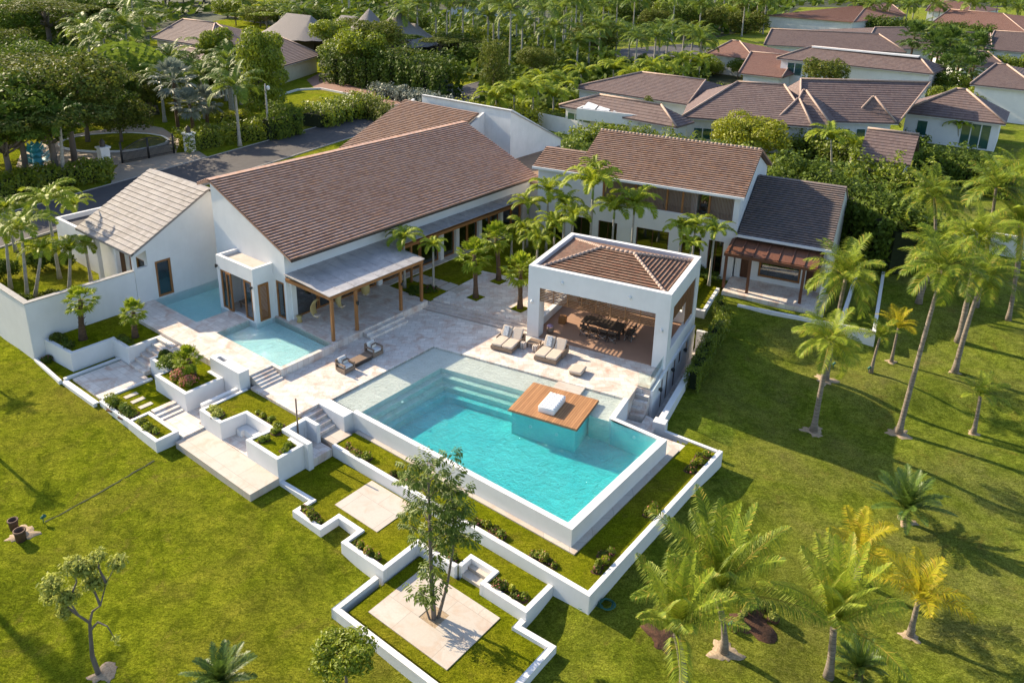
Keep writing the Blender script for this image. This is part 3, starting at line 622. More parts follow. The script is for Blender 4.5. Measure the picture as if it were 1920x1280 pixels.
m = MB(); m.prism([tuple(F(2, *q)[:2]) for q in ((-30.69, 25.2), (-15.78, 25.2), (-15.78, 34.3), (-19.0, 34.32))]+wp((1, -11.7, 37.1), (1, -11.7, 39.72), (1, -11.99, 39.72), (1, -12, 37.22), (2, -19.27, 34.02), (2, -16.2, 34.02), (2, -16.2, 25.5), (2, -30.69, 25.5)), -2.6, .03); m.build('basin_wall', 'white', t, bevel=.03)
m = MB(); m.wall(wp((2, -30.6, 25.515), (2, -16.215, 25.515), (2, -16.215, 34.0), (2, -19.1, 34.0)), .02, -1.6, -.05); m.build('wall_lining', 'deeptile', t)
m = MB(); m.wall([(q[0], q[1]) for q in POOL], -.006, -1.7, -.035); m = MB()
m.prism(POOL, -1.65, -.035); m.build('water', 'water', t)
for (u, v, z) in ((-13.4, 36.9, -.9),):
    pass
m = MB(); m.prism(wp((2, -30.2, 24.92), (2, -15.42, 24.92), (2, -15.42, 35.2), (2, -15.78, 35.2), (2, -15.78, 25.19), (2, -30.2, 25.19)), -1.6, -.94); m.build('plinth', 'trav_pale', t)
def disc(c, n, r, mat, name, par, th=.03):
    n = Vector(n).normalized(); m = MB(); c = Vector(c); m.tube([c-n*th, c+n*th], r, 12); return m.build(name, mat, par)
for q in (F(1, -15.9, 35.17, -.55), F(1, -14.3, 35.17, -.55)): disc(q, F(1, 0, -1), .09, 'white', 'pool_light', t)
disc(F(2, -17.6, 33.97, -.45), F(2, 0, -1), .09, 'white', 'pool_light', t); disc(F(2, -29.8, 28.2, -.4), (0, 0, 1), .08, 'white', 'pool_light', t)
d = T('pool_deck', 'square teak sun deck standing in the pool', 'deck', 1, (-15.25, 36.9, .1))
m = MB(); m.box(-17.35, -13.15, 35.22, 38.6, .045, .12); dk = m.build('boards', 'deck', d, bevel=.01)
m = MB(); m.box(-17.38, -13.12, 35.19, 38.63, .0, .042); m.build('frame', 'furn', d)
m = MB(); m.box(-17.2, -13.3, 35.4, 38.45, -1.65, -.005); m.build('base', 'deeptile', d)
m = MB(); m.box(-16.15, -14.4, 38.66, 39.66, -.5, .004); o = m.build('stepping_slab', 'trav_pale', None, (-15.3, 39.1, 0), 1, bevel=.015); o['label'] = 'cream stone slab bridging the terrace edge and the teak deck'; o['category'] = 'slab'
# shallow pools by the house
t = T('reflecting_pool', 'shallow pale blue pool in front of the porch', 'pool', 2, (-40.6, 27.2, .1))
m = MB(); m.box(-44.09, -37.21, 25.21, 29.14, -.3, .0); m.box(-43.24, -37.21, 25.21, 29.14, -.0, .05); m.build('basin', 'lapfloor', t)
m = MB(); m.prism([(-44.095, 25.205), (-37.205, 25.205), (-37.205, 29.145), (-43.25, 29.145), (-43.25, 27.7), (-44.095, 27.7)], -.1, .44); m.build('water', 'water_lap', t)
t = T('reflecting_pool', 'narrow blue pool running back between the guest house and the main house', 'pool', 2, (-49, 27.2, .1))
m = MB(); m.box(-51.99, -46.46, 25.21, 40, -.6, -.25); m.build('basin', 'lapfloor', t)
m = MB(); m.prism([(-51.995, 25.205), (-46.455, 25.205), (-46.455, 27.7), (-47.5, 27.7), (-47.5, 29.3), (-50, 29.3), (-50, 40), (-51.995, 40)], -.3, .44); m.build('water', 'water_lap', t)

# ---------------------------------------------------------------- buildings of the villa
def glazed(par, k, plane, a0, a1, z0, z1, axis='v', fr=.09, mat='wood', glass='glass', bars=(), name='window', depth=.1):
    """framed pane: axis 'v' = lies in plane u=const and runs along v; 'u' = lies in plane v=const"""
    m = MB(); e = depth/2
    def bx(p0, p1, q0, q1):
        if axis == 'v': m.box(plane-e, plane+e, p0, p1, q0, q1)
        else: m.box(p0, p1, plane-e, plane+e, q0, q1)
    bx(a0, a0+fr, z0, z1); bx(a1-fr, a1, z0, z1); bx(a0+fr, a1-fr, z0, z0+fr); bx(a0+fr, a1-fr, z1-fr, z1)
    for b in bars: bx(b-fr/3, b+fr/3, z0+fr, z1-fr)
    f = sub(m.build(name, mat, par)); g = MB()
    if axis == 'v': g.box(plane-.01, plane+.01, a0+fr*.6, a1-fr*.6, z0+fr*.6, z1-fr*.6)
    else: g.box(a0+fr*.6, a1-fr*.6, plane-.01, plane+.01, z0+fr*.6, z1-fr*.6)
    g.build('pane', glass, f); return f
def lamp_on_wall(k, u, v, z, du, dv, label, mat='black', r=.07):
    """small cylindrical wall light standing off the wall towards (du,dv)"""
    b = (u, v, z); m = MB(); m.box(u-.05+du*.02, u+.05+du*.02, v-.05+dv*.02, v+.05+dv*.02, z-.06, z+.06)
    c = Vector((u+du*.12, v+dv*.12, z)); m.tube([c-Vector((0, 0, .13)), c-Vector((0, 0, .05)), c+Vector((0, 0, .05)), c+Vector((0, 0, .13))], [r*.75, r, r, r*.75], 12)
    o = m.build('wall_lamp', mat, None, b, k); o['label'] = label; o['category'] = 'lamp'; return o

# ---- main house (frame 2)
h = T('main_house', 'long white main house with a big sloping brown tiled roof', 'house', 2, (-46, 43, .5))
m = MB()
m.pv([(-50, -.6), (-47.5, -.6), (-47.5, .5), (-43.25, .5), (-43.1, .5), (-43.1, 3.25), (-42.15, 3.25), (-42.15, .5), (-41.9, .5), (-41.9, 5.38), (-50, 8.76)], 29.3, 29.6)
m.box(-50, -49.7, 29.6, 56, -.6, 8.6)
m.pv([(-50, .0), (-41.9, .0), (-41.9, 5.38), (-50, 8.76)], 56, 56.3)
m.box(-42.2, -41.9, 29.6, 56, 3.3, 5.36)
for v in (29.6, 37.4, 44.2, 46.1, 49.0, 51.9, 55.2): m.box(-42.15, -41.75, v, v+.4, .5, 3.3)
m.box(-42.15, -41.9, 55.6, 56, .5, 3.3)
m.build('wall', 'white', h, bevel=.015)
m = MB(); m.box(-47.6, -47.45, 29.6, 56, .5, 4.9); m.box(-49.7, -42.2, 56-.2, 56-.02, .5, 5); m.box(-47.45, -42.2, 37.6, 37.75, .5, 4.6); m.box(-47.45, -42.2, 42.1, 42.3, .5, 4.6); m.box(-47.45, -42.2, 29.6, 55.8, 4.55, 4.6); m.build('inner_wall', 'cream_wall', h)
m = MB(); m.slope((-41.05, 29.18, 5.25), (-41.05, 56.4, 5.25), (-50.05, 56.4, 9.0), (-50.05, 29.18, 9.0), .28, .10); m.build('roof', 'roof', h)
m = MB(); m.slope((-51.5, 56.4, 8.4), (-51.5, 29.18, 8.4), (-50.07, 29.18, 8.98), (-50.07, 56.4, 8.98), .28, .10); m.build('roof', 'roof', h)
m = MB(); m.box(-41.12, -41.0, 29.25, 56.35, 5.05, 5.2); m.build('gutter', 'dark', h)
# front box with folding doors
m = MB(); m.pv([(-47.5, -.6), (-43.25, -.6), (-43.25, 4.42), (-47.5, 4.42)], 27.7, 27.95, [[(-47.15, .55), (-47.15, 3.43), (-43.5, 3.43), (-43.5, .55)]])
m.pu([(27.95, -.6), (27.95, 4.42), (29.3, 4.42), (29.3, -.6)], -47.5, -47.25)
m.box(-43.5, -43.25, 27.95, 29.3, 3.2, 4.42); m.box(-43.5, -43.25, 27.95, 28.02, -.3, 3.2); m.box(-43.5, -43.25, 28.84, 29.3, -.3, 3.2); m.box(-43.5, -43.25, 28.02, 28.84, -.3, .5); m.build('bay', 'white', h, bevel=.015)
m = MB(); m.box(-47.25, -43.5, 27.95, 29.3, 4.0, 4.2); m.build('bay_roof', 'trav_pale', h)
glazed(h, 2, 27.78, -47.12, -46.45, .56, 3.4, 'u', .13, name='folding_door'); glazed(h, 2, 27.70, -46.43, -45.85, .56, 3.4, 'u', .13, name='folding_door')
glazed(h, 2, 27.78, -44.45, -43.52, .56, 3.4, 'u', .13, name='folding_door'); glazed(h, 2, 29.4, -43.08, -42.17, .52, 3.22, 'u', .13, name='folding_door')
m = MB(); m.box(-43.30, -43.21, 28.02, 28.15, .52, 3.18); m.box(-43.30, -43.21, 28.7, 28.83, .52, 3.18); m.box(-43.30, -43.21, 28.15, 28.7, .52, .66); m.box(-43.30, -43.21, 28.15, 28.7, 3.04, 3.18)
for i in range(26): m.rbox((-43.25, 28.425, .72+.09*i), (.03, .55, .06), 0, .5)
m.build('louvre_door', 'wood', h)
m = MB(); m.box(-46.3, -44.9, 28.4, 29.2, .9, 1.0); [m.box(x, x+.08, y, y+.08, .5, .9) for x in (-46.25, -45.03) for y in (28.45, 29.05)]; m.box(-47.2, -43.6, 30.6, 30.7, .5, 4.0); m.build('inner_bench', 'furn', h)
# glazing along the porch and the veranda
for (a, b) in ((30.05, 31.9), (31.95, 33.8), (33.85, 35.6), (35.65, 37.35), (37.9, 40.0), (40.1, 42.0), (42.1, 44.15), (44.65, 46.05), (46.55, 47.7), (47.75, 48.95), (49.45, 50.6), (50.65, 51.85), (52.35, 53.7), (53.75, 55.15)):
    glazed(h, 2, -42.02, a, b, .52, 3.28, 'v', .1, name='sliding_door')
# porch canopy
cn = sub(MB().build('canopy_frame', 'wood_h', h)); bpy.data.objects.remove(cn)
m = MB(); m.box(-37.52, -37.36, 29.25, 37.75, 3.44, 3.68); m.box(-41.88, -37.52, 29.25, 29.4, 3.46, 3.7); m.box(-41.88, -37.52, 37.6, 37.75, 3.46, 3.7)
for v in (30.4, 31.5, 32.6, 33.7, 34.8, 35.9, 36.9): m.box(-41.88, -37.52, v, v+.06, 3.5, 3.66)
m.box(-40.55, -40.4, 37.75, 53.6, 3.42, 3.66); m.box(-41.75, -41.62, 37.75, 53.6, 3.0, 3.3); cf = sub(m.build('canopy_frame', 'wood', h))
m = MB(); m.prism([(-41.89, 29.2), (-37.3, 29.2), (-37.3, 37.8), (-40.3, 37.8), (-40.3, 53.7), (-41.89, 53.7)], 0, .03)
for i, p in enumerate(m.v): m.v[i] = (p[0], p[1], p[2]+3.70+(-37.3-p[0])*.055)
n0 = len(m.v)
for v in [29.2+1.08*i for i in range(9)]:
    q = len(m.v); m.box(-41.88, -37.32, v-.02, v+.02, .03, .06)
    for i in range(q, len(m.v)): p = m.v[i]; m.v[i] = (p[0], p[1], p[2]+3.70+(-37.3-p[0])*.055)
for v in [38.8+1.08*i for i in range(14)]:
    q = len(m.v); m.box(-41.88, -40.32, v-.02, v+.02, .03, .06)
    for i in range(q, len(m.v)): p = m.v[i]; m.v[i] = (p[0], p[1], p[2]+3.70+(-37.3-p[0])*.055)
m.build('canopy', 'poly', h)
for v in (29.45, 31.45, 35.5, 37.55):
    m = MB(); m.box(-37.5, -37.32, v-.09, v+.09, .5, 3.45); m.build('post', 'wood', h)
for v in (39.6, 53.0): m = MB(); m.box(-40.56, -40.42, v-.07, v+.07, .45, 3.42); m.build('post', 'wood', h)
for i, v in enumerate((31.45, 35.5)): lamp_on_wall(2, -37.32, v, 2.55, 1, 0, ('black lamp on the second porch post from the left', 'black lamp on the third porch post from the left')[i])
lamp_on_wall(2, -47.4, 27.7, 3.62, 0, -1, 'tiny black lamp left of the open folding doors'); lamp_on_wall(2, -43.4, 27.7, 3.1, 0, -1, 'tiny black lamp right of the open folding doors')
# ---- guest house on the left
g = T('guest_house', 'small white gabled house with greyed pale roof tiles beside the boundary wall', 'house', 2, (-56, 27.5, 0))
m = MB(); m.pu([(24.12, -.6), (30.3, -.6), (33.9, -.6), (33.9, 5.5), (30.25, 7.48), (24.12, 4.18)], -52.3, -52.0, [[(25.62, .5), (25.62, 3.26), (26.8, 3.26), (26.8, .5)], [(24.35, 3.1), (24.35, 4.05), (25.1, 4.3), (25.1, 3.1)]])
m.box(-60, -52.3, 33.6, 33.9, -.6, 5.4); m.pu([(25.3, -.6), (33.6, -.6), (33.6, 5.5), (30.25, 7.48), (25.3, 4.8)], -60, -59.7)
m.pv([(-59.7, -.3), (-59.7, 4.7), (-52.3, 4.7), (-52.3, -.3)], 25.3, 25.55, [[(-56.9, .2), (-56.9, 3.2), (-55.75, 3.2), (-55.75, .2)], [(-55.2, .4), (-55.2, 3.2), (-52.9, 3.2), (-52.9, .4)]])
m.build('wall', 'white', g, bevel=.015)
m = MB(); m.box(-52.9, -52.35, 29, 29.1, .3, 3.5); m.box(-59.7, -52.35, 28.8, 28.9, .2, 4.5); m.build('inner_wall', 'cream_wall', g)
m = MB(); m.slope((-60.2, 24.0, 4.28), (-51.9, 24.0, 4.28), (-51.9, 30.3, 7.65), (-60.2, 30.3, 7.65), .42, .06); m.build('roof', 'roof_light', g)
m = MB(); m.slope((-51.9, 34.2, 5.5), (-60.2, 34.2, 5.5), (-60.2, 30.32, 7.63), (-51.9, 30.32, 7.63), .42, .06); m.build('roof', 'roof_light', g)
glazed(g, 2, -52.12, 25.63, 26.79, .51, 3.25, 'v', .15, name='window', depth=.14)
m = MB(); m.box(-56.88, -55.77, 25.38, 25.48, .2, 3.19); m.build('door', 'door', g); glazed(g, 2, 25.42, -55.18, -52.92, .42, 3.18, 'u', .1, bars=(-54.05,))
for x in (-58.4, -55.45): m = MB(); m.box(x, x+.3, 24.4, 24.7, -.2, 4.3); m.build('pillar', 'white', g, bevel=.01)
g2 = T('flat_roof_annex', 'low white annex with a dark flat roof behind the guest house', 'building', 2, (-64, 28.5, 0))
m = MB(); m.prism(rect(-67.8, -60.25, 25.6, 31.2), -.5, 3.0, [list(reversed(rect(-67.55, -60.5, 25.85, 30.95)))]); m.build('wall', 'white', g2, bevel=.015)
m = MB(); m.box(-67.54, -60.51, 25.86, 30.94, 2.4, 2.6); m.build('roof', 'tar', g2)
m = MB(); m.tube([(-61.2, 28.3, 2.6), (-61.25, 28.3, 4.6)], .06, 8); m.build('vent_pipe', 'white', g2)
# ---- rear building and link roof
r = T('rear_building', 'tall white building behind the main roof with its own brown roof slope', 'building', 2, (-55, 58, 0))
m = MB(); m.pv([(-60.5, 0), (-48.2, 0), (-48.2, 9.6), (-60.5, 9.6)], 61.3, 61.6); m.pu([(61.6, 0), (70.2, 0), (70.2, 5.3), (61.6, 9.6)], -48.5, -48.2); m.box(-60.5, -48.5, 69.9, 70.2, 0, 5.2)
m.pu([(50, 0), (61.3, 0), (61.3, 9.0), (50, 4.6)], -61.9, -61.6); m.pu([(56.5, 0), (61.3, 0), (61.3, 8.9), (56.5, 6.9)], -51.9, -51.6); m.pu([(61.6, 0), (70.2, 0), (70.2, 5.3), (61.6, 9.3)], -60.5, -60.2); m.build('wall', 'white_weathered', r, bevel=.01)
m = MB(); m.slope((-62, 49.6, 4.8), (-51.5, 49.6, 4.8), (-51.5, 60.3, 9.02), (-62, 60.3, 9.02), .28, .10); m.build('roof', 'roof_wing', r)
m = MB(); m.prism(rect(-60.5, -48.1, 61.2, 70.4), 9.2, 9.3); 
for i, p in enumerate(m.v): m.v[i] = (p[0], p[1], p[2]-(p[1]-61.2)*.48+.3)
m.build('back_roof', 'concrete', r)
l = T('link_building', 'low link building with a flat brown roof between the two wings', 'building', 0, tuple(F(2, -46, 62, 0)))
q = [P(*p, 4.5)[:2] for p in ((953, 298), (1024, 276), (1040, 290), (1012, 311), (1010, 345), (998, 352))]
q = wp((2, -50, 56.4), (2, -41.0, 56.4))+wp((1, -27.8, 61.5), (1, -27.8, 66))+wp((2, -48.15, 70))
m = MB(); m.prism(q, 4.35, 4.5); m.build('roof', 'copper', l)
m = MB(); m.wall(q, .3, 0, 4.34, True); m.build('wall', 'white', l)

# ---- dining pavilion (frame 1)
p = T('dining_pavilion', 'white open dining pavilion with a hipped brown tile roof beside the pool', 'pavilion', 1, (-15.6, 47.8, 0))
m = MB(); m.pv([(-20.45, -.02), (-19.6, -.02), (-19.6, 3.68), (-11.7, 3.68), (-11.7, -.02), (-10.8, -.02), (-10.8, 5.15), (-20.45, 5.15)], 44.1, 44.45)
m.pv([(-20.45, -.3), (-10.8, -.3), (-10.8, 5.15), (-20.45, 5.15)], 51.05, 51.4, [[(-19.6, .9), (-19.6, 3.7), (-11.7, 3.7), (-11.7, .9)]])
m.pu([(44.45, -.02), (51.05, -.02), (51.05, 5.15), (44.45, 5.15)], -20.45, -20.1, [[(44.95, .6), (44.95, 3.7), (50.5, 3.7), (50.5, .6)]])
m.pu([(44.45, -.02), (51.05, -.02), (51.05, 5.15), (44.45, 5.15)], -11.15, -10.8, [[(44.95, 1.05), (44.95, 3.98), (50.5, 3.98), (50.5, 1.05)]])
m.box(-20.1, -19.6, 44.451, 44.95, -.02, 3.68); m.box(-11.7, -11.15, 44.451, 44.95, -.02, 3.68); m.box(-20.1, -11.15, 44.45, 51.05, 4.2, 4.35)
m.build('wall', 'white', p, bevel=.02)
m = MB(); m.box(-20.1, -11.15, 44.2, 51.05, -.1, .035); m.build('floor', 'floor', p)
hx = (-20.12, -11.13, 44.43, 51.07); rz_, ez = 5.85, 4.78; ra_, rb_ = (-16.75, 47.75, rz_), (-14.5, 47.75, rz_)
e = [(hx[0], hx[2], ez), (hx[1], hx[2], ez), (hx[1], hx[3], ez), (hx[0], hx[3], ez)]
for a, b, c, d in ((e[0], e[1], rb_, ra_), (e[1], e[2], rb_, rb_), (e[2], e[3], ra_, rb_), (e[3], e[0], ra_, ra_)):
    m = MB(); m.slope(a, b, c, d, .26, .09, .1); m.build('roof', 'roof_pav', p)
m = MB()
for a, b in ((e[0], ra_), (e[1], rb_), (e[2], rb_), (e[3], ra_), (ra_, rb_)):
    a, b = Vector(a), Vector(b); n = int((b-a).length/.3)
    for i in range(n):
        q0, q1 = a.lerp(b, i/n), a.lerp(b, (i+.96)/n); m.tube([q0+Vector((0, 0, .05)), q1+Vector((0, 0, .085))], [.115, .10], 8)
m.build('ridge_tiles', 'ridge', p)
def louvre(name, k, par, axis, plane, a0, a1, z0, z1, step=.115, hole=None, mat='slat', slat=.05, posts=1.0):
    m = MB(); z = z0
    while z < z1-.03:
        segs = [(a0, a1)]
        if hole and hole[2]-.02 < z < hole[3]: segs = [(a0, hole[0]), (hole[1], a1)]
        for s0, s1 in segs:
            if axis == 'u': m.box(s0, s1, plane-.02, plane+.02, z, z+slat)
            else: m.box(plane-.02, plane+.02, s0, s1, z, z+slat)
        z += step
    n = max(1, round((a1-a0)/posts))
    for i in range(n+1):
        a = a0+(a1-a0)*i/n
        if hole and hole[0] < a < hole[1] and False: continue
        for w_ in ((-.03, .03),):
            if axis == 'u': m.box(a-.03, a+.03, plane-.05, plane-.021, z0, z1)
            else: m.box(plane+.021, plane+.05, a-.03, a+.03, z0, z1)
    return m.build(name, mat, par)
louvre('louvre', 1, p, 'u', 44.22, -19.6, -11.7, 2.72, 3.68); louvre('louvre', 1, p, 'u', 51.2, -19.6, -11.7, 2.3, 3.7)
louvre('louvre', 1, p, 'v', -10.92, 44.95, 50.5, 2.9, 3.98); louvre('louvre', 1, p, 'v', -10.92, 48.6, 50.5, 1.2, 2.86, hole=None)
louvre('louvre', 1, p, 'v', -20.25, 44.95, 50.5, 2.5, 3.7, .15)
m = MB(); m.box(-20.14, -18.4, 50.6, 51.04, .03, .9); m.build('counter', 'trav_pale', p)
for i, (u, z) in enumerate(((-17.99, 4.4), (-13.4, 4.4), (-20.13, 2.62), (-11.24, 2.66))):
    m = MB(); m.lathe([(.0, -.12), (.09, -.09), (.1, .0), (.07, .1), (.0, .11)], 12, (u, 44.06, z)); m.box(u-.03, u+.03, 44.03, 44.1, z-.16, z-.1)
    o = m.build('wall_lamp', 'white', None, (u, 44.08, z), 1); o['category'] = 'lamp'
    o['label'] = ('white dome lamp high on the pavilion front, left one', 'white dome lamp high on the pavilion front, right one', 'white lamp on the left front pillar of the pavilion', 'white lamp on the right front pillar of the pavilion')[i]
bw = T('basement_wall', 'white basement wall under the pavilion with dark doors along the sunken path', 'wall', 1, (-10.75, 47, -2))
m = MB(); m.pu([(41.25, -2.6), (51.3, -2.6), (51.3, .0), (44.1, .0), (44.1, -.01), (41.25, -.01)], -10.84, -10.7, [[(a, b0), (a, b1), (c, b1), (c, b0)] for a, c, b0, b1 in ((43.1, 43.55, -2.3, -.2), (44.25, 44.75, -2.3, -.2), (45.95, 46.5, -2.3, -.2), (47.15, 47.8, -1.15, -.2), (48.85, 49.55, -1.15, -.2))])
m.build('wall', 'white', bw)
for a, c, b0 in ((43.1, 43.55, -2.3), (44.25, 44.75, -2.3), (45.95, 46.5, -2.3)): m = MB(); m.box(-10.80, -10.76, a+.01, c-.01, b0, -.21); m.build('door', 'door', bw)
for a, c in ((47.15, 47.8), (48.85, 49.55)): m = MB(); m.box(-10.80, -10.76, a+.01, c-.01, -1.14, -.21); m.build('window', 'door', bw)
for i, v in enumerate((42.6, 45.35, 48.35)): lamp_on_wall(1, -10.68, v, -.55, 1, 0, 'round black lamp on the basement wall, '+('nearest the stairs', 'between the dark doors', 'by the far window')[i], r=.1)
gl = T('glass_balustrade', 'clear glass balustrade around the terrace corner by the pavilion', 'balustrade', 1, (-11, 42.5, 0))
m = MB(); m.box(-10.93, -10.91, 41.34, 43.98, .02, 1.02); m.build('glass_panel', 'glass_clear', gl); m = MB(); m.box(-11.68, -10.935, 41.32, 41.34, .02, 1.02); m.build('glass_panel', 'glass_clear', gl)
m = MB(); m.box(-10.95, -10.89, 41.3, 44.0, -.02, .06); m.box(-11.7, -10.95, 41.3, 41.36, -.02, .06); m.build('base_rail', 'steel', gl)

# ---- two storey wing (frame 1)
w = T('two_storey_wing', 'white two storey wing with wooden slat screens under a tiled roof', 'house', 1, (-19, 64, 0))
m = MB(); hl = [(-21.7, 4.74), (-21.7, 6.72), (-10.75, 6.72), (-10.75, 4.74)]
GH = [(-26.6, -25.2), (-24.4, -22.6), (-21.9, -20.2), (-18.5, -15.7), (-14.6, -13.0), (-12.4, -11.2)]
m.pv([(-27.7, -.3), (-10.3, -.3), (-10.3, 6.86), (-27.7, 6.86)], 61.1, 61.35, [hl]+[[(a, .12), (a, 2.95), (b, 2.95), (b, .12)] for a, b in GH])
m.pu([(61.35, -.3), (73, -.3), (73, 6.6), (66.75, 9.2), (61.35, 6.98)], -10.6, -10.3)
m.pu([(61.35, -.3), (66.2, -.3), (66.2, 6.9), (63.6, 7.95), (61.35, 6.98)], -27.7, -27.4); m.pu([(61.35, 4), (73, 4), (73, 6.6), (66.75, 9.2), (61.35, 6.98)], -24.3, -24.1)
m.box(-24.1, -10.6, 72.7, 73, 0, 6.5); m.box(-10.9, -10.75, 61.36, 62.7, 4.7, 6.8); m.box(-14.15, -13.75, 61.36, 61.8, 4.74, 6.8)
m.box(-27.4, -24.3, 65.9, 66.2, -.3, 6.7); m.build('wall', 'white', w, bevel=.015)
m = MB(); m.box(-22, -10.9, 61.36, 66, 4.55, 4.72); m.box(-27.4, -10.6, 61.36, 66, .0, .1); m.box(-22, -10.9, 62.9, 63.0, 4.72, 6.8); m.box(-27.4, -10.6, 64.4, 64.5, .1, 4.5); m.build('inner_wall', 'cream_wall', w)
m = MB(); x = -21.65
while x < -10.8:
    if not (-13.7 < x < -12.75): m.box(x, x+.055, 61.2, 61.26, 4.75, 6.72)
    x += .115
m.box(-21.7, -10.76, 61.17, 61.2, 4.76, 4.82); m.box(-21.7, -10.76, 61.17, 61.2, 6.6, 6.7); m.build('slat_screen', 'slat_grey', w)
for a in (-21.69, -18.9, -16.2, -14.9, -12.75): m = MB(); m.box(a, a+.14, 61.14, 61.32, 4.76, 6.7); m.build('screen_post', 'wood', w)
for a, b in GH: glazed(w, 1, 61.28, a+.02, b-.02, .13, 2.94, 'u', .08, bars=((a+b)/2,), mat='door', name='window')
glazed(w, 1, 61.9, -13.6, -12.7, 4.75, 6.7, 'u', .07, mat='door', name='balcony_door')
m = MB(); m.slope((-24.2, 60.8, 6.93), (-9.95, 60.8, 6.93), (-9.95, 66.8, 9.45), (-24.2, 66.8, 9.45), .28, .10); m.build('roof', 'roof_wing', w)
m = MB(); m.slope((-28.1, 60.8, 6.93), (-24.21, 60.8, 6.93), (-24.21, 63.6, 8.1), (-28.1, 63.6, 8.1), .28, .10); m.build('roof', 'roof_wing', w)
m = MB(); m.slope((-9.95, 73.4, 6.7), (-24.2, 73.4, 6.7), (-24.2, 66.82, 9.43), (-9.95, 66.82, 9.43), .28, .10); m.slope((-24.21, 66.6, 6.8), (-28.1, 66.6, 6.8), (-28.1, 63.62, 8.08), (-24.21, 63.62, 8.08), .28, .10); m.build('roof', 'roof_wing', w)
m = MB(); m.box(-28.1, -9.95, 60.62, 60.79, 6.76, 6.95); m.build('gutter', 'white', w)
m = MB(); [m.tube([(-24.2+.33*i, 66.81, 9.5), (-24.2+.33*i+.31, 66.81, 9.53)], [.1, .09], 6) for i in range(43)]; m.build('ridge_tiles', 'ridge', w)
# ---- casita on the right (frame 1)
c = T('garden_casita', 'single storey casita with a dark blue grey tile roof and red wood pergola', 'house', 1, (-6.8, 65, 0))
m = MB(); m.pv([(-10.2, -.3), (-3.5, -.3), (-3.5, 3.9), (-10.2, 3.9)], 61.4, 61.65, [[(-9.75, .12), (-9.75, 2.35), (-8.95, 2.35), (-8.95, .12)], [(-8.35, .5), (-8.35, 2.4), (-5.15, 2.4), (-5.15, .5)], [(-4.75, .12), (-4.75, 2.35), (-3.85, 2.35), (-3.85, .12)]])
m.pu([(59.6, -.6), (75, -.6), (75, 3.9), (68.1, 6.85), (61.3, 3.82), (61.3, 2.6), (60.2, 1.2)], -3.5, -3.25); m.box(-10.2, -3.5, 74.7, 75, -.3, 3.8); m.pu([(61.65, -.3), (74.7, -.3), (74.7, 3.9), (68.1, 6.8), (61.65, 3.9)], -10.25, -10.21); m.build('wall', 'white', c, bevel=.015)
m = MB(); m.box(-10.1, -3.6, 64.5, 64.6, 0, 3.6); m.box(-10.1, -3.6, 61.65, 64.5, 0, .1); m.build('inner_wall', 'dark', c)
glazed(c, 1, 61.52, -8.33, -5.17, .51, 2.39, 'u', .14, name='window')
for a, b in ((-8.15, -7.7), (-5.6, -5.3)):
    m = MB(); [m.tube([(a+(b-a)*i/5, 61.75+.03*(i % 2), .6), (a+(b-a)*i/5, 61.75+.03*(i % 2), 2.35)], .045, 6) for i in range(6)]; m.build('curtain', 'cushion_white', c)
for a, b in ((-9.74, -8.96), (-4.74, -3.86)): m = MB(); m.box(a, b, 61.5, 61.56, .13, 2.34); [m.rbox(((a+b)/2, 61.48, .35+.12*i), (b-a-.2, .02, .05)) for i in range(16)]; m.build('door', 'door', c)
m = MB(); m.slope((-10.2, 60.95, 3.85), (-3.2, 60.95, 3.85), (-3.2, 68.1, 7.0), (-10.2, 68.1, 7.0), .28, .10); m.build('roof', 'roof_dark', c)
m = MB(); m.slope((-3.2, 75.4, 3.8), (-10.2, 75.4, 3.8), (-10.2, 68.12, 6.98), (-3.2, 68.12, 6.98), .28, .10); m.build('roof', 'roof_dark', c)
m = MB(); m.box(-10.25, -3.15, 60.78, 60.94, 3.68, 3.87); m.build('gutter', 'white', c)
m = MB(); m.box(-10.6, -3.6, 58.45, 58.6, 2.82, 3.06); m.box(-10.6, -10.45, 58.6, 61.3, 2.86, 3.06); m.box(-3.8, -3.65, 58.6, 61.3, 2.86, 3.06)
m.prism(rect(-10.55, -3.65, 58.61, 61.35), 0, .04)
for u in [-10.4+.93*i for i in range(8)]: m.box(u, u+.09, 58.5, 61.35, .04, .13)
for i, q in enumerate(m.v):
    if q[2] < .5: m.v[i] = (q[0], q[1], q[2]+3.07+(q[1]-58.6)*.13)
pg = sub(m.build('pergola', 'redwood', c))
for u, v in ((-10.42, 58.7), (-8.6, 58.55), (-4.7, 58.55)): m = MB(); m.box(u-.1, u+.1, v-.1, v+.1, .1, 2.82); m.build('post', 'redwood', c)
slab('casita_patio', 'trav', 1, rect(-10.35, -2.9, 57.85, 61.4), -.8, .1)
m = MB(); m.rbox((-6.7, 62.6, .35), (1.9, .8, .5)); m.rbox((-6.7, 62.95, .75), (1.9, .2, .5)); o = m.build('sofa', 'cushion', None, (-6.7, 62.6, .1), 1, bevel=.04); o['label'] = 'sofa seen through the big window of the casita'; o['category'] = 'sofa'

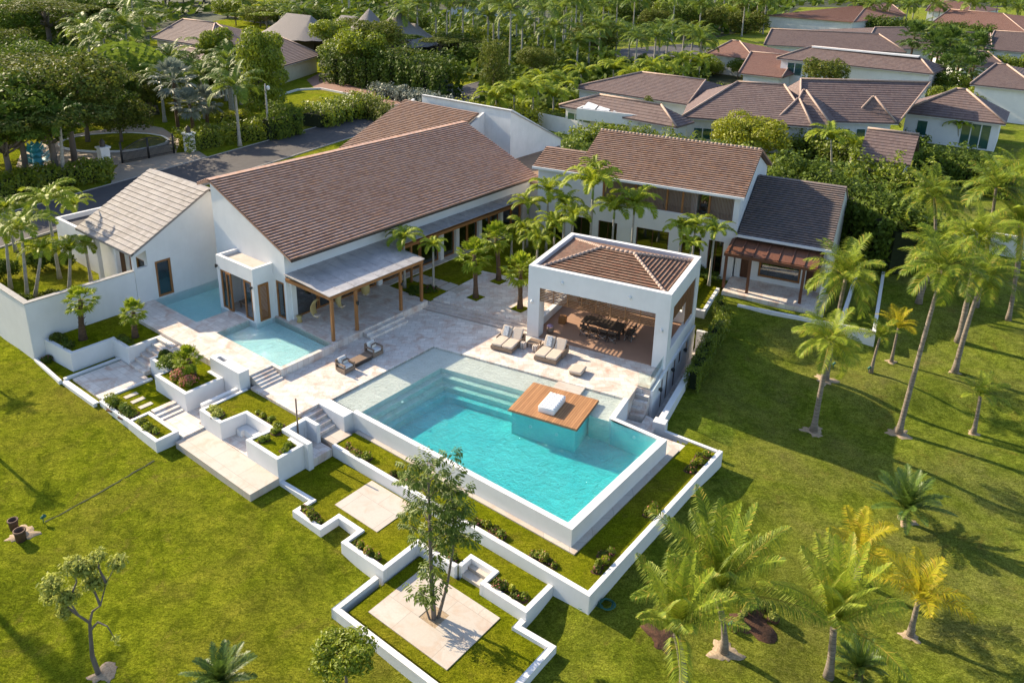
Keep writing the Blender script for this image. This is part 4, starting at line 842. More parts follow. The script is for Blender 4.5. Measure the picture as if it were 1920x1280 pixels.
# ---------------------------------------------------------------- plants
def rv(rn, s=1): return Vector((rn.uniform(-s, s), rn.uniform(-s, s), rn.uniform(-s, s)))
def frond(m, rn, az, el, L, droop, nl, ll, lw, wind=Vector((0, 0, 0)), hang=.35, start=.12, fold=.25, steps=10):
    """pinnate palm frond: bent midrib with two rows of narrow leaflets"""
    h = Vector((math.cos(az), math.sin(az), 0)); side = Vector((-h.y, h.x, 0)); pts = [Vector((0, 0, 0))]; e = el; tw = rn.uniform(-.5, .5)
    for i in range(steps):
        t = (i+.5)/steps; e = el-droop*t**1.35
        pts.append(pts[-1]+(h*math.cos(e)+Vector((0, 0, math.sin(e))))*L/steps+wind*(t*t)*L/steps)
    n = len(m.v); wd = .028*L/3
    for i, p in enumerate(pts):
        w_ = wd*(1-.8*i/steps)+.004; m.v += [tuple(p-side*w_), tuple(p+Vector((0, 0, w_*1.2))), tuple(p+side*w_)]
    for i in range(steps):
        a = n+3*i; m.face((a, a+1, a+4, a+3), smooth=True); m.face((a+1, a+2, a+5, a+4), smooth=True)
    for i in range(nl):
        t = start+(1-start)*(i+.5)/nl; f = t*steps; k = min(int(f), steps-1); p = pts[k].lerp(pts[k+1], f-k); d = (pts[k+1]-pts[k]).normalized()
        up = side.cross(d).normalized()*-1
        if up.z < 0: up = -up
        s2 = side*math.cos(tw*t)+up*math.sin(tw*t)
        lt = ll*(math.sin(math.pi*min(1, (t*.93+.08)))**.55)*rn.uniform(.85, 1.1); sl = .55+.5*t
        for sg in (-1, 1):
            dr = (s2*sg+d*sl+up*fold+rv(rn, .10)+wind*.3).normalized(); mid = p+dr*lt*.5; dr2 = (dr-Vector((0, 0, hang*(1.2+rn.random()*.8)))).normalized(); tip = mid+dr2*lt*.55
            wv_ = d.cross(dr).cross(dr).normalized()*lw*.5 if False else (d-dr*d.dot(dr)).normalized()*lw*.5
            q = len(m.v); m.v += [tuple(p-wv_*.5), tuple(p+wv_*.5), tuple(mid+wv_), tuple(mid-wv_), tuple(tip)]
            m.face((q, q+1, q+2, q+3)); m.face((q+3, q+2, q+4))
def pcrown(kind, seed):
    rn = random.Random(seed); m = MB()
    if kind == 'coco':
        for i in range(24): frond(m, rn, i*2.399+rn.uniform(-.3, .3), R(80-3.7*i+rn.uniform(-8, 8)), rn.uniform(2.7, 3.3), R(48+1.8*i+rn.uniform(0, 22)), 48, .86, .040, Vector((-.20, .02, .06)), .5, .16)
    elif kind == 'tall':      # young coconut palms with upright fronds
        for i in range(19): frond(m, rn, i*2.399+rn.uniform(-.3, .3), R(88-1.9*i-(20 if i > 15 else 0)+rn.uniform(-5, 5)), rn.uniform(3.4, 4.3), R(14+2.4*i+rn.uniform(0, 10)), 60, .92, .038, Vector((-.16, 0, .12)), .8, .12)
    elif kind == 'small':
        for i in range(11): frond(m, rn, i*2.399+rn.uniform(-.3, .3), R(80-4.2*i+rn.uniform(-8, 8)), rn.uniform(1.5, 2.0), R(40+3*i+rn.uniform(0, 20)), 30, .52, .036, Vector((-.12, 0, .03)), .45, .14)
    elif kind == 'adon':
        for i in range(11): frond(m, rn, i*2.399+rn.uniform(-.25, .25), R(74-3.2*i+rn.uniform(-8, 8)), rn.uniform(1.7, 2.1), R(112+rn.uniform(-14, 26)), 38, .50, .055, Vector((0, 0, 0)), .45, .08, .45)
    elif kind == 'royal':
        for i in range(15): frond(m, rn, i*2.399+rn.uniform(-.3, .3), R(76-5.2*i+rn.uniform(-8, 8)), rn.uniform(2.6, 3.2), R(70+rn.uniform(-10, 35)), 22, .75, .11, Vector((0, 0, 0)), .5, .1, .3, 8)
    elif kind == 'cycad':
        for i in range(30): frond(m, rn, i*2.399+rn.uniform(-.2, .2), R(86-2.5*i+rn.uniform(-6, 6)), rn.uniform(1.25, 1.6), R(30+rn.uniform(0, 22)), 26, .26, .04, Vector((0, 0, 0)), .12, .06, .3, 7)
    elif kind in ('fan', 'fandate'):
        for i in range(34):
            az = i*2.399+rn.uniform(-.2, .2); el = R(88-4.1*i+rn.uniform(-8, 8)); L = rn.uniform(.6, .95)
            h = Vector((math.cos(az), math.sin(az), 0)); d = h*math.cos(el)+Vector((0, 0, math.sin(el))); s = Vector((-h.y, h.x, 0)); up = s.cross(d); up = -up if up.z < 0 else up
            c = d*L; q = len(m.v); m.v += [tuple(-s*.015), tuple(s*.015), tuple(c+s*.01), tuple(c-s*.01)]; m.face((q, q+1, q+2, q+3))
            nb = 15
            for j in range(nb):
                a = R(-100+200*j/(nb-1)); bd = (d*math.cos(a)+s*math.sin(a)+up*(.18 if j % 2 else .05)).normalized(); bl = .62*(1-.25*abs(a)/R(100))*rn.uniform(.88, 1.1)
                wd = (s*math.cos(a)-d*math.sin(a))*.055; mid = c+bd*bl*.6; tip = c+bd*bl-Vector((0, 0, .12*bl+.05*rn.random()))
                q = len(m.v); m.v += [tuple(c), tuple(mid+wd), tuple(tip), tuple(mid-wd)]; m.face((q, q+1, q+2, q+3))
    elif kind == 'trav':      # traveller palm: flat fan of paddles
        for i in range(17):
            a = R(-80+10*i); d = Vector((math.sin(a), 0, math.cos(a))); c = d*1.6; n_ = 8
            q = len(m.v); m.v += [(-.03, 0, 0), (.03, 0, 0), tuple(c+Vector((.03, 0, 0))), tuple(c-Vector((.03, 0, 0)))]; m.face((q, q+1, q+2, q+3)); s = Vector((d.z, 0, -d.x))
            for j in range(n_):
                p0 = c+d*(j*.26); 
                for sg in (-1, 1):
                    e_ = p0+s*sg*.34+Vector((0, rn.uniform(-.2, .2), -.1)); q = len(m.v); m.v += [tuple(p0), tuple(p0+d*.24), tuple(e_+d*.2), tuple(e_)]; m.face((q, q+1, q+2, q+3))
    return m
PC = {}
def crown_mesh(kind, mat, seed):
    key = (kind, mat, seed)
    if key not in PC:
        m = pcrown(kind, seed*7+hash(kind) % 1 + len(kind)); me = bpy.data.meshes.new('crown'); me.from_pydata(m.v, [], m.f)
        for i in m.sm: me.polygons[i].use_smooth = True
        me.materials.append(MT[mat]); PC[key] = me
    return PC[key]
PAT = {}
def patch(b, r, mat='sand', name='mulch_ring', seed=0, rise=.015, kindtag='structure', label=None):
    rn = random.Random(int(b[0]*31+b[1]*17)); m = MB(); n = 26; c = len(m.v); m.v.append((b[0], b[1], zt(b[0], b[1])+rise))
    for j in range(n):
        a = 2*math.pi*j/n; rr = r*rn.uniform(.6, 1.0)*(1+.25*math.sin(a*3+b[0])); x, y = b[0]+rr*math.cos(a), b[1]+rr*.85*math.sin(a); m.v.append((x, y, zt(x, y)+rise))
    for j in range(n):
        a = 2*math.pi*j/n; x, y = m.v[1+j][0]+.05*math.cos(a), m.v[1+j][1]+.05*math.sin(a); m.v.append((x, y, zt(x, y)-.05))
    for j in range(n): m.face((c, 1+j, 1+(j+1) % n), smooth=True); m.face((1+j, 1+n+j, 1+n+(j+1) % n, 1+(j+1) % n), smooth=True)
    return m.build(name, mat, None, (0, 0, 0), 0, kind=kindtag)
def palm(kind, bp, cp, label, mat='leaf_coco', tm='trunk', r=(.2, .12), scale=1.0, seed=1, group=None, gz=None, ring=0, curve=.18, cat='palm', shaft=False, boots=False, rz=None, name=None, b=None, top=None, share=None):
    """palm standing at pixel bp (on the lawn, or at level gz), its crown growing from pixel cp"""
    if b is None: b = G(*bp) if gz is None else P(bp[0], bp[1], gz)
    if top is None:
        d = ray(*cp); top = Vector((0, 0, CH))+d*(b.y/d.y)
    nm = name or {'coco': 'coconut_palm', 'tall': 'coconut_palm', 'small': 'coconut_palm', 'adon': 'ornamental_palm', 'royal': 'royal_palm', 'cycad': 'cycad', 'fan': 'fan_palm', 'trav': 'traveller_palm'}[kind]
    t = bpy.data.objects.new(nm, None); COL.objects.link(t); t.location = b; t.empty_display_size = .3; t['label'] = label; t['category'] = cat
    if group: t['group'] = group
    rn = random.Random(int(b.x*100+b.y*7)); v = top-b; H_ = v.length
    if share is not None and share in PAT: me, bend = PAT[share]; tr = bpy.data.objects.new('trunk', me); COL.objects.link(tr); tr.parent = t; tr.scale = (1, 1, v.z/bend)
    else:
        m = MB(); n = max(5, int(H_/.5)); pts = []; rad = []
        lat = Vector((v.x, v.y, 0))
        for i in range(n+1):
            s = i/n; k = s**(1+curve*4) ; pts.append(Vector((lat.x*k, lat.y*k, v.z*s-(.1 if i == 0 else 0))))
            rr = r[0]+(r[1]-r[0])*s; rr *= 1+.55*math.exp(-s*H_/.35); rad.append(rr*(1+(.05 if i % 2 else -.03)))
        m.tube(pts, rad, 9)
        if boots:
            for i in range(int(H_/.055)):
                s = .1+.88*i/(H_/.055); p = Vector((lat.x*s, lat.y*s, v.z*s)); a = i*2.4; o_ = Vector((math.cos(a), math.sin(a), 0)); rr = r[0]*.9
                q = len(m.v); tt = Vector((-o_.y, o_.x, 0)); m.v += [tuple(p+o_*rr*.8-tt*.05), tuple(p+o_*rr*.8+tt*.05), tuple(p+o_*(rr+.09)+tt*.03+Vector((0, 0, .12))), tuple(p+o_*(rr+.09)-tt*.03+Vector((0, 0, .12)))]; m.face((q, q+1, q+2, q+3))
        me = bpy.data.meshes.new('trunk'); me.from_pydata(m.v, [], m.f)
        for i in m.sm: me.polygons[i].use_smooth = True
        me.materials.append(MT[tm]); tr = bpy.data.objects.new('trunk', me); COL.objects.link(tr); tr.parent = t
        if share is not None: PAT[share] = (me, v.z)
    if shaft:
        m = MB(); q = v.normalized(); m.tube([v-q*.55*scale, v-q*.3*scale, v+q*.12*scale], [r[1]*1.25, r[1]*1.35, r[1]*.7], 8); o = m.build('crown_shaft', 'shaft', None); o.parent = t; o.location = (0, 0, 0)
    c = bpy.data.objects.new('crown', crown_mesh(kind, mat, seed)); COL.objects.link(c); c.parent = t; c.location = v-Vector((0, 0, .04)); c.scale = (scale, scale, scale*rn.uniform(.94, 1.06)); c.rotation_euler = (0, 0, rn.uniform(0, 6.3) if rz is None else rz)
    if kind == 'small' or kind == 'coco' or kind == 'tall': c.rotation_euler.z = (rn.uniform(-.5, .5) if rz is None else rz)
    if ring: patch(b, ring)
    return t
# -- leafy crowns
def leafcloud(m, rn, n, lobes, leaf, up=.25, shell=.72, long=1.0, droop=0):
    W_ = [l[3] if len(l) > 3 else l[1][0]*l[1][1] for l in lobes]; tot = sum(W_)
    for _ in range(n):
        x = rn.random()*tot; i = 0
        while x > W_[i] and i < len(lobes)-1: x -= W_[i]; i += 1
        c, rad = lobes[i][0], lobes[i][1]
        z = rn.uniform(-1+up, 1); a = rn.uniform(0, 6.2832); q = math.sqrt(max(0, 1-z*z)); k = rn.uniform(shell, 1.0)*(1+rn.uniform(-.06, .10))
        nv = Vector((q*math.cos(a), q*math.sin(a), z)); p = Vector((c[0]+rad[0]*nv.x*k, c[1]+rad[1]*nv.y*k, c[2]+rad[2]*nv.z*k))
        nn = (nv+rv(rn, .75)).normalized(); t1 = nn.orthogonal().normalized(); t2 = nn.cross(t1); a2 = rn.uniform(0, 6.28); u = (t1*math.cos(a2)+t2*math.sin(a2)); w_ = nn.cross(u)
        u = (u-Vector((0, 0, droop))).normalized(); s = leaf*rn.uniform(.6, 1.25); q0 = len(m.v)
        m.v += [tuple(p-u*s*long*.5), tuple(p+w_*s*.3+nn*s*.1), tuple(p+u*s*long*.5), tuple(p-w_*s*.3+nn*s*.1)]; m.face((q0, q0+1, q0+2, q0+3))
def lobes_for(shape, rn):
    L = []
    if shape == 'round':
        L.append(((0, 0, 0), (.62, .62, .55)))
        for i in range(15): a = i*2.4; z = -.35+1.0*i/14; q = .62*math.sqrt(max(.05, 1-(z*.9)**2)); L.append(((q*math.cos(a), q*math.sin(a), z*.62), (rn.uniform(.24, .38),)*2+(rn.uniform(.2, .3),)))
    elif shape == 'umbrella':
        for i in range(22): q = math.sqrt((i+.5)/22)*.82; a = i*2.4+rn.uniform(-.2, .2); L.append(((q*math.cos(a), q*math.sin(a), .25*(1-q*q)+rn.uniform(-.06, .06)), (rn.uniform(.18, .28), rn.uniform(.18, .28), rn.uniform(.09, .14))))
    elif shape == 'column':
        for i in range(16): z = -1+2*i/15; q = .5*math.sqrt(max(.15, 1-(z*.8)**2)); a = i*2.4; L.append(((q*math.cos(a), q*math.sin(a), z*.8), (rn.uniform(.32, .48),)*2+(rn.uniform(.22, .34),)))
    elif shape == 'loose':
        for i in range(12): q = rn.uniform(.35, .8); a = i*2.4; L.append(((q*math.cos(a), q*math.sin(a), rn.uniform(-.35, .5)), (rn.uniform(.16, .30),)*2+(rn.uniform(.12, .2),)))
    elif shape == 'bush':
        for i in range(9): q = math.sqrt(i/9)*.7; a = i*2.4; L.append(((q*math.cos(a), q*math.sin(a), .35+.35*(1-q)), (.34, .34, .34)))
    return L
TC = {}
def tree_proto(shape, mat, seed, n=3600, leaf=.105):
    rn = random.Random(seed*13+len(shape)); m = MB(); L = lobes_for(shape, rn); leafcloud(m, rn, n, L, leaf, .15 if shape != 'umbrella' else .6)
    cm = bpy.data.meshes.new('crown'); cm.from_pydata(m.v, [], m.f); cm.materials.append(MT[mat])
    tm = None
    if shape != 'bush':
        m = MB(); m.tube([(0, 0, -.15), (.01, .01, .4), (-.01, .02, .8), (0, 0, 1.05)], [.055, .042, .036, .02], 8)
        for l in L[::2]:
            c = Vector(l[0])*.9; z0 = rn.uniform(.55, .85); m.tube([(0, 0, z0), (c.x*.3, c.y*.3, z0+.12), (c.x*.85, c.y*.85, 1+.3*c.z)], [.026, .018, .006], 5)
        tm = bpy.data.meshes.new('trunk'); tm.from_pydata(m.v, [], m.f); tm.materials.append(MT['bark'])
        for p_ in tm.polygons: p_.use_smooth = True
    return cm, tm
def tree(shape, b, H_, rad, label, mat='leaf_dense', seed=1, group=None, flat=1.0, cat='tree', name='broadleaf_tree', trunk_h=None, n=3600, leaf=.105):
    """tree of height H_ and crown radius rad at world point b"""
    key = (shape, mat, seed)
    if key not in TC: TC[key] = tree_proto(shape, mat, seed, n, leaf)
    cm, tm = TC[key]; t = bpy.data.objects.new(name, None); COL.objects.link(t); t.location = b; t.empty_display_size = .3; t['label'] = label; t['category'] = cat
    if group: t['group'] = group
    rn = random.Random(int(b[0]*91+b[1]*37)); c = bpy.data.objects.new('crown', cm); COL.objects.link(c); c.parent = t
    if shape == 'bush': c.location = (0, 0, -.1*H_); c.scale = (rad, rad, H_)
    else:
        rz_h = (rad*.8*flat if shape != 'column' else H_*.45); th = H_-rz_h*.85; c.location = (0, 0, th); c.scale = (rad, rad, rz_h)
        k = bpy.data.objects.new('trunk', tm); COL.objects.link(k); k.parent = t; k.scale = (rad, rad, th*.97)
    c.rotation_euler.z = rn.uniform(0, 6.3)
    return t
def hedge(pts, w, h, label, mat='leaf_bright', leaf=.16, dens=70, seed=1, name='hedge', z=None, wob=.12, cat='hedge', group=None):
    rn = random.Random(seed); t = bpy.data.objects.new(name, None); COL.objects.link(t); p0 = Vector(pts[0]); zf = (lambda x, y: zt(x, y)) if z is None else (lambda x, y: z)
    t.location = (p0.x, p0.y, zf(p0.x, p0.y)); t['label'] = label; t['category'] = cat
    if group: t['group'] = group
    m = MB(); core = MB(); O = Vector(t.location)
    for i in range(len(pts)-1):
        a, b = Vector(pts[i][:2]), Vector(pts[i+1][:2]); L = (b-a).length; d = (b-a)/L; s = Vector((-d.y, d.x)); area = L*(w+2*h)+2*w*h; ncl = max(1, int(L/.6))
        q = len(core.v)
        for aa in (a, b):
            zb = zf(aa.x, aa.y)
            for sg in (-1, 1):
                for zz in (0, h*.78): pp = aa+s*sg*w*.34+d*((w*.5+.25)*(1 if aa is a else -1) if L > 2*w+1 else 0); core.v.append((pp.x-O.x, pp.y-O.y, zb+zz-O.z))
        core.face((q, q+1, q+5, q+4)); core.face((q+2, q+6, q+7, q+3)); core.face((q+1, q+3, q+7, q+5)); core.face((q, q+2, q+3, q+1)); core.face((q+4, q+5, q+7, q+6))  # solid dark box inside the leaves so the hedge is not see-through
        for _ in range(int(area*dens*1.5)):
            t_ = rn.random(); x = rn.random()*(w+2*h); bulge = 1+wob*math.sin(t_*L*1.7+seed)+wob*math.sin(t_*L*4.1+2*seed)+wob*.7*math.sin(t_*L*9.3)
            if x < w: off = x-w/2; hh = h*bulge; nv = Vector((0, 0, 1))
            elif x < w+h: off = w/2*bulge; hh = x-w; nv = Vector((s.x, s.y, .3))
            else: off = -w/2*bulge; hh = x-w-h; nv = Vector((-s.x, -s.y, .3))
            pp = a+d*(t_*L)+s*off; P_ = Vector((pp.x, pp.y, zf(pp.x, pp.y)+hh))-O+rv(rn, leaf*.9)
            nn = (nv+rv(rn, .8)).normalized(); u = nn.orthogonal().normalized(); w_ = nn.cross(u); an = rn.uniform(0, 6.3); u, w_ = u*math.cos(an)+w_*math.sin(an), w_*math.cos(an)-u*math.sin(an)
            sz = leaf*rn.uniform(.6, 1.3); q = len(m.v); m.v += [tuple(P_-u*sz*.55), tuple(P_+w_*sz*.32), tuple(P_+u*sz*.55), tuple(P_-w_*sz*.32)]; m.face((q, q+1, q+2, q+3))
    for mb, nm, mt in ((m, 'foliage', mat), (core, 'inner_core', 'core')):
        me = bpy.data.meshes.new(nm); me.from_pydata(mb.v, [], mb.f); me.materials.append(MT[mt]); o = bpy.data.objects.new(nm, me); COL.objects.link(o); o.parent = t
    return t
def bush(b, r, h, label, mat='leaf_bright', seed=1, flowers=None, group=None, name='shrub', nf=70, cat='shrub'):
    t = tree('bush', b, h, r, label, mat, seed, group, name=name, cat=cat, n=1300, leaf=.17)
    if flowers:
        key = ('fl', flowers, seed)
        if key not in TC:
            rn = random.Random(seed+5); m = MB(); leafcloud(m, rn, nf, lobes_for('bush', rn), .15, .55, .98); me = bpy.data.meshes.new('blossom'); me.from_pydata(m.v, [], m.f); me.materials.append(MT[flowers]); TC[key] = me
        o = bpy.data.objects.new('blossom', TC[key]); COL.objects.link(o); o.parent = t; o.location = (0, 0, -.06*h); o.scale = (r*1.04, r*1.04, h*1.05)
    return t

# -- coconut palms on the right lawn
palm('coco', (1525, 808), (1557, 640), 'coconut palm in the middle of the right lawn with a slightly bent grey trunk', scale=.82, seed=1, ring=.75, r=(.17, .11))
palm('coco', (1685, 812), (1768, 505), 'tallest leaning coconut palm with a long ringed trunk on the right lawn', scale=.98, seed=2, ring=.8, r=(.17, .10), curve=.05)
palm('coco', (1548, 712), (1586, 520), 'coconut palm standing just behind the mid lawn palm, crown over the casita roof', scale=1.0, seed=3, ring=.8, r=(.16, .11))
palm('small', (1633, 698), (1650, 632), 'small coconut palm, left one of the close pair near the side yard wall', scale=.95, seed=1, r=(.1, .07))
palm('small', (1671, 678), (1684, 615), 'small yellowish coconut palm, right one of the close pair near the side yard wall', 'leaf_gold', scale=.95, seed=2, r=(.1, .07), ring=.4)
palm('coco', (1790, 697), (1843, 520), 'leaning coconut palm with a hanging dead frond near the right edge', scale=.9, seed=1, r=(.18, .11), ring=.4, rz=2)
palm('small', (1825, 812), (1838, 742), 'small coconut palm alone on the right slope with a short dark trunk', scale=1.0, seed=1, r=(.12, .09), ring=.4, rz=.5)
palm('coco', (1722, 568), (1768, 470), 'coconut palm with a thick dark leaning trunk behind the tallest palm', scale=1.0, seed=2, r=(.2, .15), rz=1.2)
palm('coco', (1797, 640), (1835, 450), 'coconut palm with a dark based trunk at the right, behind the leaning one', scale=1.0, seed=3, r=(.22, .12), rz=1.9)
palm('coco', (1745, 530), (1752, 370), 'coconut palm crown against the dark hedge right of the casita', scale=1.05, seed=1, r=(.16, .10), rz=2.6)
palm('coco', (1830, 575), (1868, 350), 'coconut palm with bright crown in front of the neighbour glass corner', scale=1.0, seed=2, r=(.16, .10), rz=3.3)
palm('coco', (1890, 600), (1912, 420), 'coconut palm at the extreme right edge below the glass corner', scale=1.05, seed=3, r=(.16, .10), rz=.6)
palm('coco', (1905, 520), (1915, 330), 'coconut palm cut by the right edge, highest of the cluster', scale=.95, seed=1, r=(.16, .10), rz=4)
palm('cycad', (1700, 978), (1700, 952), 'dark green feather leaved cycad palm alone on the right lawn', 'leaf_cycad', 'trunk_brown', (.13, .12), 1.55, 1, ring=.55, cat='cycad')
palm('small', (1706, 1190), (1722, 1125), 'golden young coconut palm with bright yellow fronds at lower right', 'leaf_gold', 'trunk', (.12, .1), 1.3, 2, ring=.45)
palm('tall', (1553, 1268), (1563, 1175), 'big young coconut palm with broad glossy fronds near the bottom right', 'leaf_coco', 'trunk', (.16, .13), .92, 2)
palm('small', (1606, 1085), (1606, 1035), 'yellow green coconut palm just behind the big glossy one', 'leaf_gold', 'trunk', (.12, .1), 1.2, 1, rz=1)
palm('cycad', (1610, 1272), (1610, 1250), 'small dark cycad at the foot of the big glossy palm', 'leaf_cycad', 'trunk_brown', (.12, .12), .9, 2, cat='cycad')
palm('tall', (1358, 1222), (1345, 1120), 'tall fronded coconut palm beside the mulch bed, just right of the tree court', 'leaf_coco', 'trunk', (.14, .12), 1.08, 1, ring=.75)
palm('tall', (1281, 1300), (1268, 1190), 'coconut palm at the bottom edge with upright yellow green fronds', 'leaf_coco', 'trunk', (.16, .13), .85, 3, rz=1.3)
patch(G(1405, 1165), 1.15, 'mulch', 'mulch_bed'); patch(G(1240, 1195), .8, 'mulch', 'mulch_bed')
_q = [I(1, G(*q)) for q in ((1370, 1185), (1400, 1150), (1418, 1128), (1445, 1150), (1450, 1165))]
palm('cycad', (415, 1300), (413, 1278), 'dark spiky cycad at the bottom edge left of centre', 'leaf_cycad', 'trunk_brown', (.12, .12), 1.1, 1, cat='cycad')
tree('round', G(650, 1300), 2.9, 1.35, 'bright yellow green leafy shrub tree at the bottom edge', 'leaf_bright', 5, name='shrub_tree', n=4200, leaf=.12)
# -- palms by the left wall and in the planters
palm('fan', (156, 636), (151, 562), 'fan palm with a shaggy trunk, left one in the large white planter', 'leaf_fan', 'trunk_brown', (.2, .13), .85, 1, gz=.26, boots=True, ring=0, name='fan_palm')
palm('fan', (254, 632), (250, 585), 'shorter fan palm with a shaggy trunk, right one in the large white planter', 'leaf_fan', 'trunk_brown', (.17, .12), .75, 2, gz=.26, boots=True)
palm('fan', (364, 703), (352, 672), 'short fan palm among pink bougainvillea in its white planter', 'leaf_fan', 'trunk_brown', (.13, .1), .7, 1, gz=.07, boots=True)
for i, (bq, cq, s, sd_, lb) in enumerate((((52, 560), (40, 432), 1.5, 1, 'nearest arching palm behind the boundary wall, with two pale trunks'), ((66, 556), (78, 470), 1.0, 2, 'shorter arching palm beside the nearest one behind the boundary wall'), ((112, 520), (88, 382), 1.5, 3, 'tall bright arching palm behind the wall, crown against the street'), ((130, 545), (132, 470), 1.1, 1, 'arching palm with yellow green fronds in front of the guest house door'),
        ((172, 532), (160, 462), 1.0, 2, 'arching palm right beside the guest house corner'), ((20, 540), (10, 440), 1.2, 3, 'arching palm cut by the left edge behind the wall'), ((150, 440), (140, 385), 1.0, 1, 'small arching palm in front of the street, left of the flat roof annex'), ((30, 470), (10, 395), 1.2, 2, 'arching palm at the left edge near the street'))):
    palm('adon', bq, cq, lb, 'leaf_adon', 'trunk_pale', (.13, .09), s, sd_, gz=.1, shaft=True, curve=0)
for q, r_, h_, lb, mt in (((40, 575), .9, 1.1, 'dark bush at the foot of the palms behind the wall', 'leaf_dense'), ((95, 560), .8, .8, 'small leafy bush with pale blossoms behind the wall', 'leaf_olive'), ((10, 520), 1.3, 1.6, 'dark bush at the left edge behind the wall', 'leaf_dense'), ((120, 500), 1.0, 1.2, 'dark bush between the palm trunks near the guest house', 'leaf_dense'), ((75, 500), 1.2, 1.5, 'dense dark bush behind the first palm trunks', 'leaf_dense')): bush(P(*q, .1), r_, h_, lb, mt, 2)
fan_c = (((892, 558), (889, 478), 'courtyard fan palm in the left paving square', 1), ((935, 525), (930, 446), 'courtyard fan palm in the rear paving square', 2), ((975, 578), (976, 505), 'courtyard fan palm in the paving square next to the pavilion', 1))
for bq, cq, lb, sd_ in fan_c: palm('fan', bq, cq, lb, 'leaf_fan', 'trunk_brown', (.17, .14), 1.08, sd_, gz=.45)
def at_v(cp, k, v):
    d = ray(*cp); n = F(k, 0, 1); return Vector((0, 0, CH))+d*(v/n.dot(d))
for cq, k, v, s, sd_, lb in (((757, 448), 2, 38.5, 1.0, 1, 'slender palm rising through the gap behind the porch canopy'), ((812, 462), 2, 39.6, .75, 2, 'thin young palm beside the last porch post'), ((990, 388), 1, 57.5, 1.1, 3, 'dark palm at the end of the veranda'), ((1028, 360), 1, 58.0, 1.25, 1, 'palm with golden fronds in front of the wing blank wall'), ((1060, 385), 1, 57.6, 1.1, 2, 'small palm hanging in front of the wing blank wall'),
        ((1112, 352), 1, 56.5, 1.7, 3, 'largest courtyard palm in front of the slatted storey'), ((1115, 315), 1, 57.5, .85, 1, 'upright palm crown above the largest courtyard palm'), ((1152, 395), 1, 56.8, 1.25, 2, 'palm just right of the largest courtyard palm'), ((1190, 385), 1, 57.4, 1.4, 1, 'palm in front of the middle of the slatted storey'), ((1278, 432), 1, 57.5, .95, 3, 'golden palm in front of the wing, left of a group of three'),
        ((1304, 424), 1, 58.3, 1.0, 1, 'golden palm in front of the wing, middle of a group of three'), ((1340, 436), 1, 58.0, 1.0, 2, 'palm with a thin trunk close to the casita pergola'), ((982, 432), 1, 55, 1.0, 1, 'low arching palm behind the courtyard fan palms, left'), ((1008, 452), 1, 53, 1.15, 2, 'low yellow green palm clump close to the pavilion corner'), ((1040, 425), 1, 54.5, 1.15, 3, 'low arching palm behind the pavilion roof'), ((1296, 462), 1, 55.5, .8, 3, 'low palm behind the right end of the pavilion'), ((960, 440), 1, 55.5, .9, 2, 'low dark palm near the veranda columns'), ((1075, 408), 1, 56, 1.1, 1, 'palm between the pavilion roof and the wing wall')):
    tp = at_v(cq, k, v); palm('adon', None, None, lb, 'leaf_adon', 'trunk_pale', (.10, .07), s, sd_, b=Vector((tp.x, tp.y, .43)), top=tp, shaft=True, curve=0)
for q, r_, h_, lb, mt, fl in (((780, 548), .9, .5, 'dark ground shrub bed between the porch and the stepping stones', 'leaf_dense', None), ((808, 546), .7, .5, 'magenta flowering shrub at the end of the stepping stones', 'leaf_dense', 'flower_mag'), ((1000, 478), 1.0, .8, 'leafy shrub left of the pavilion corner', 'leaf_bright', None), ((1330, 520), 1.1, .5, 'dark shrub bed left of the casita pergola', 'leaf_dense', None), ((1300, 505), 1.0, .5, 'dark shrub bed behind the right end of the pavilion', 'leaf_dense', None)):
    bush(P(*q, .4), r_, h_, lb, mt, 2, fl)
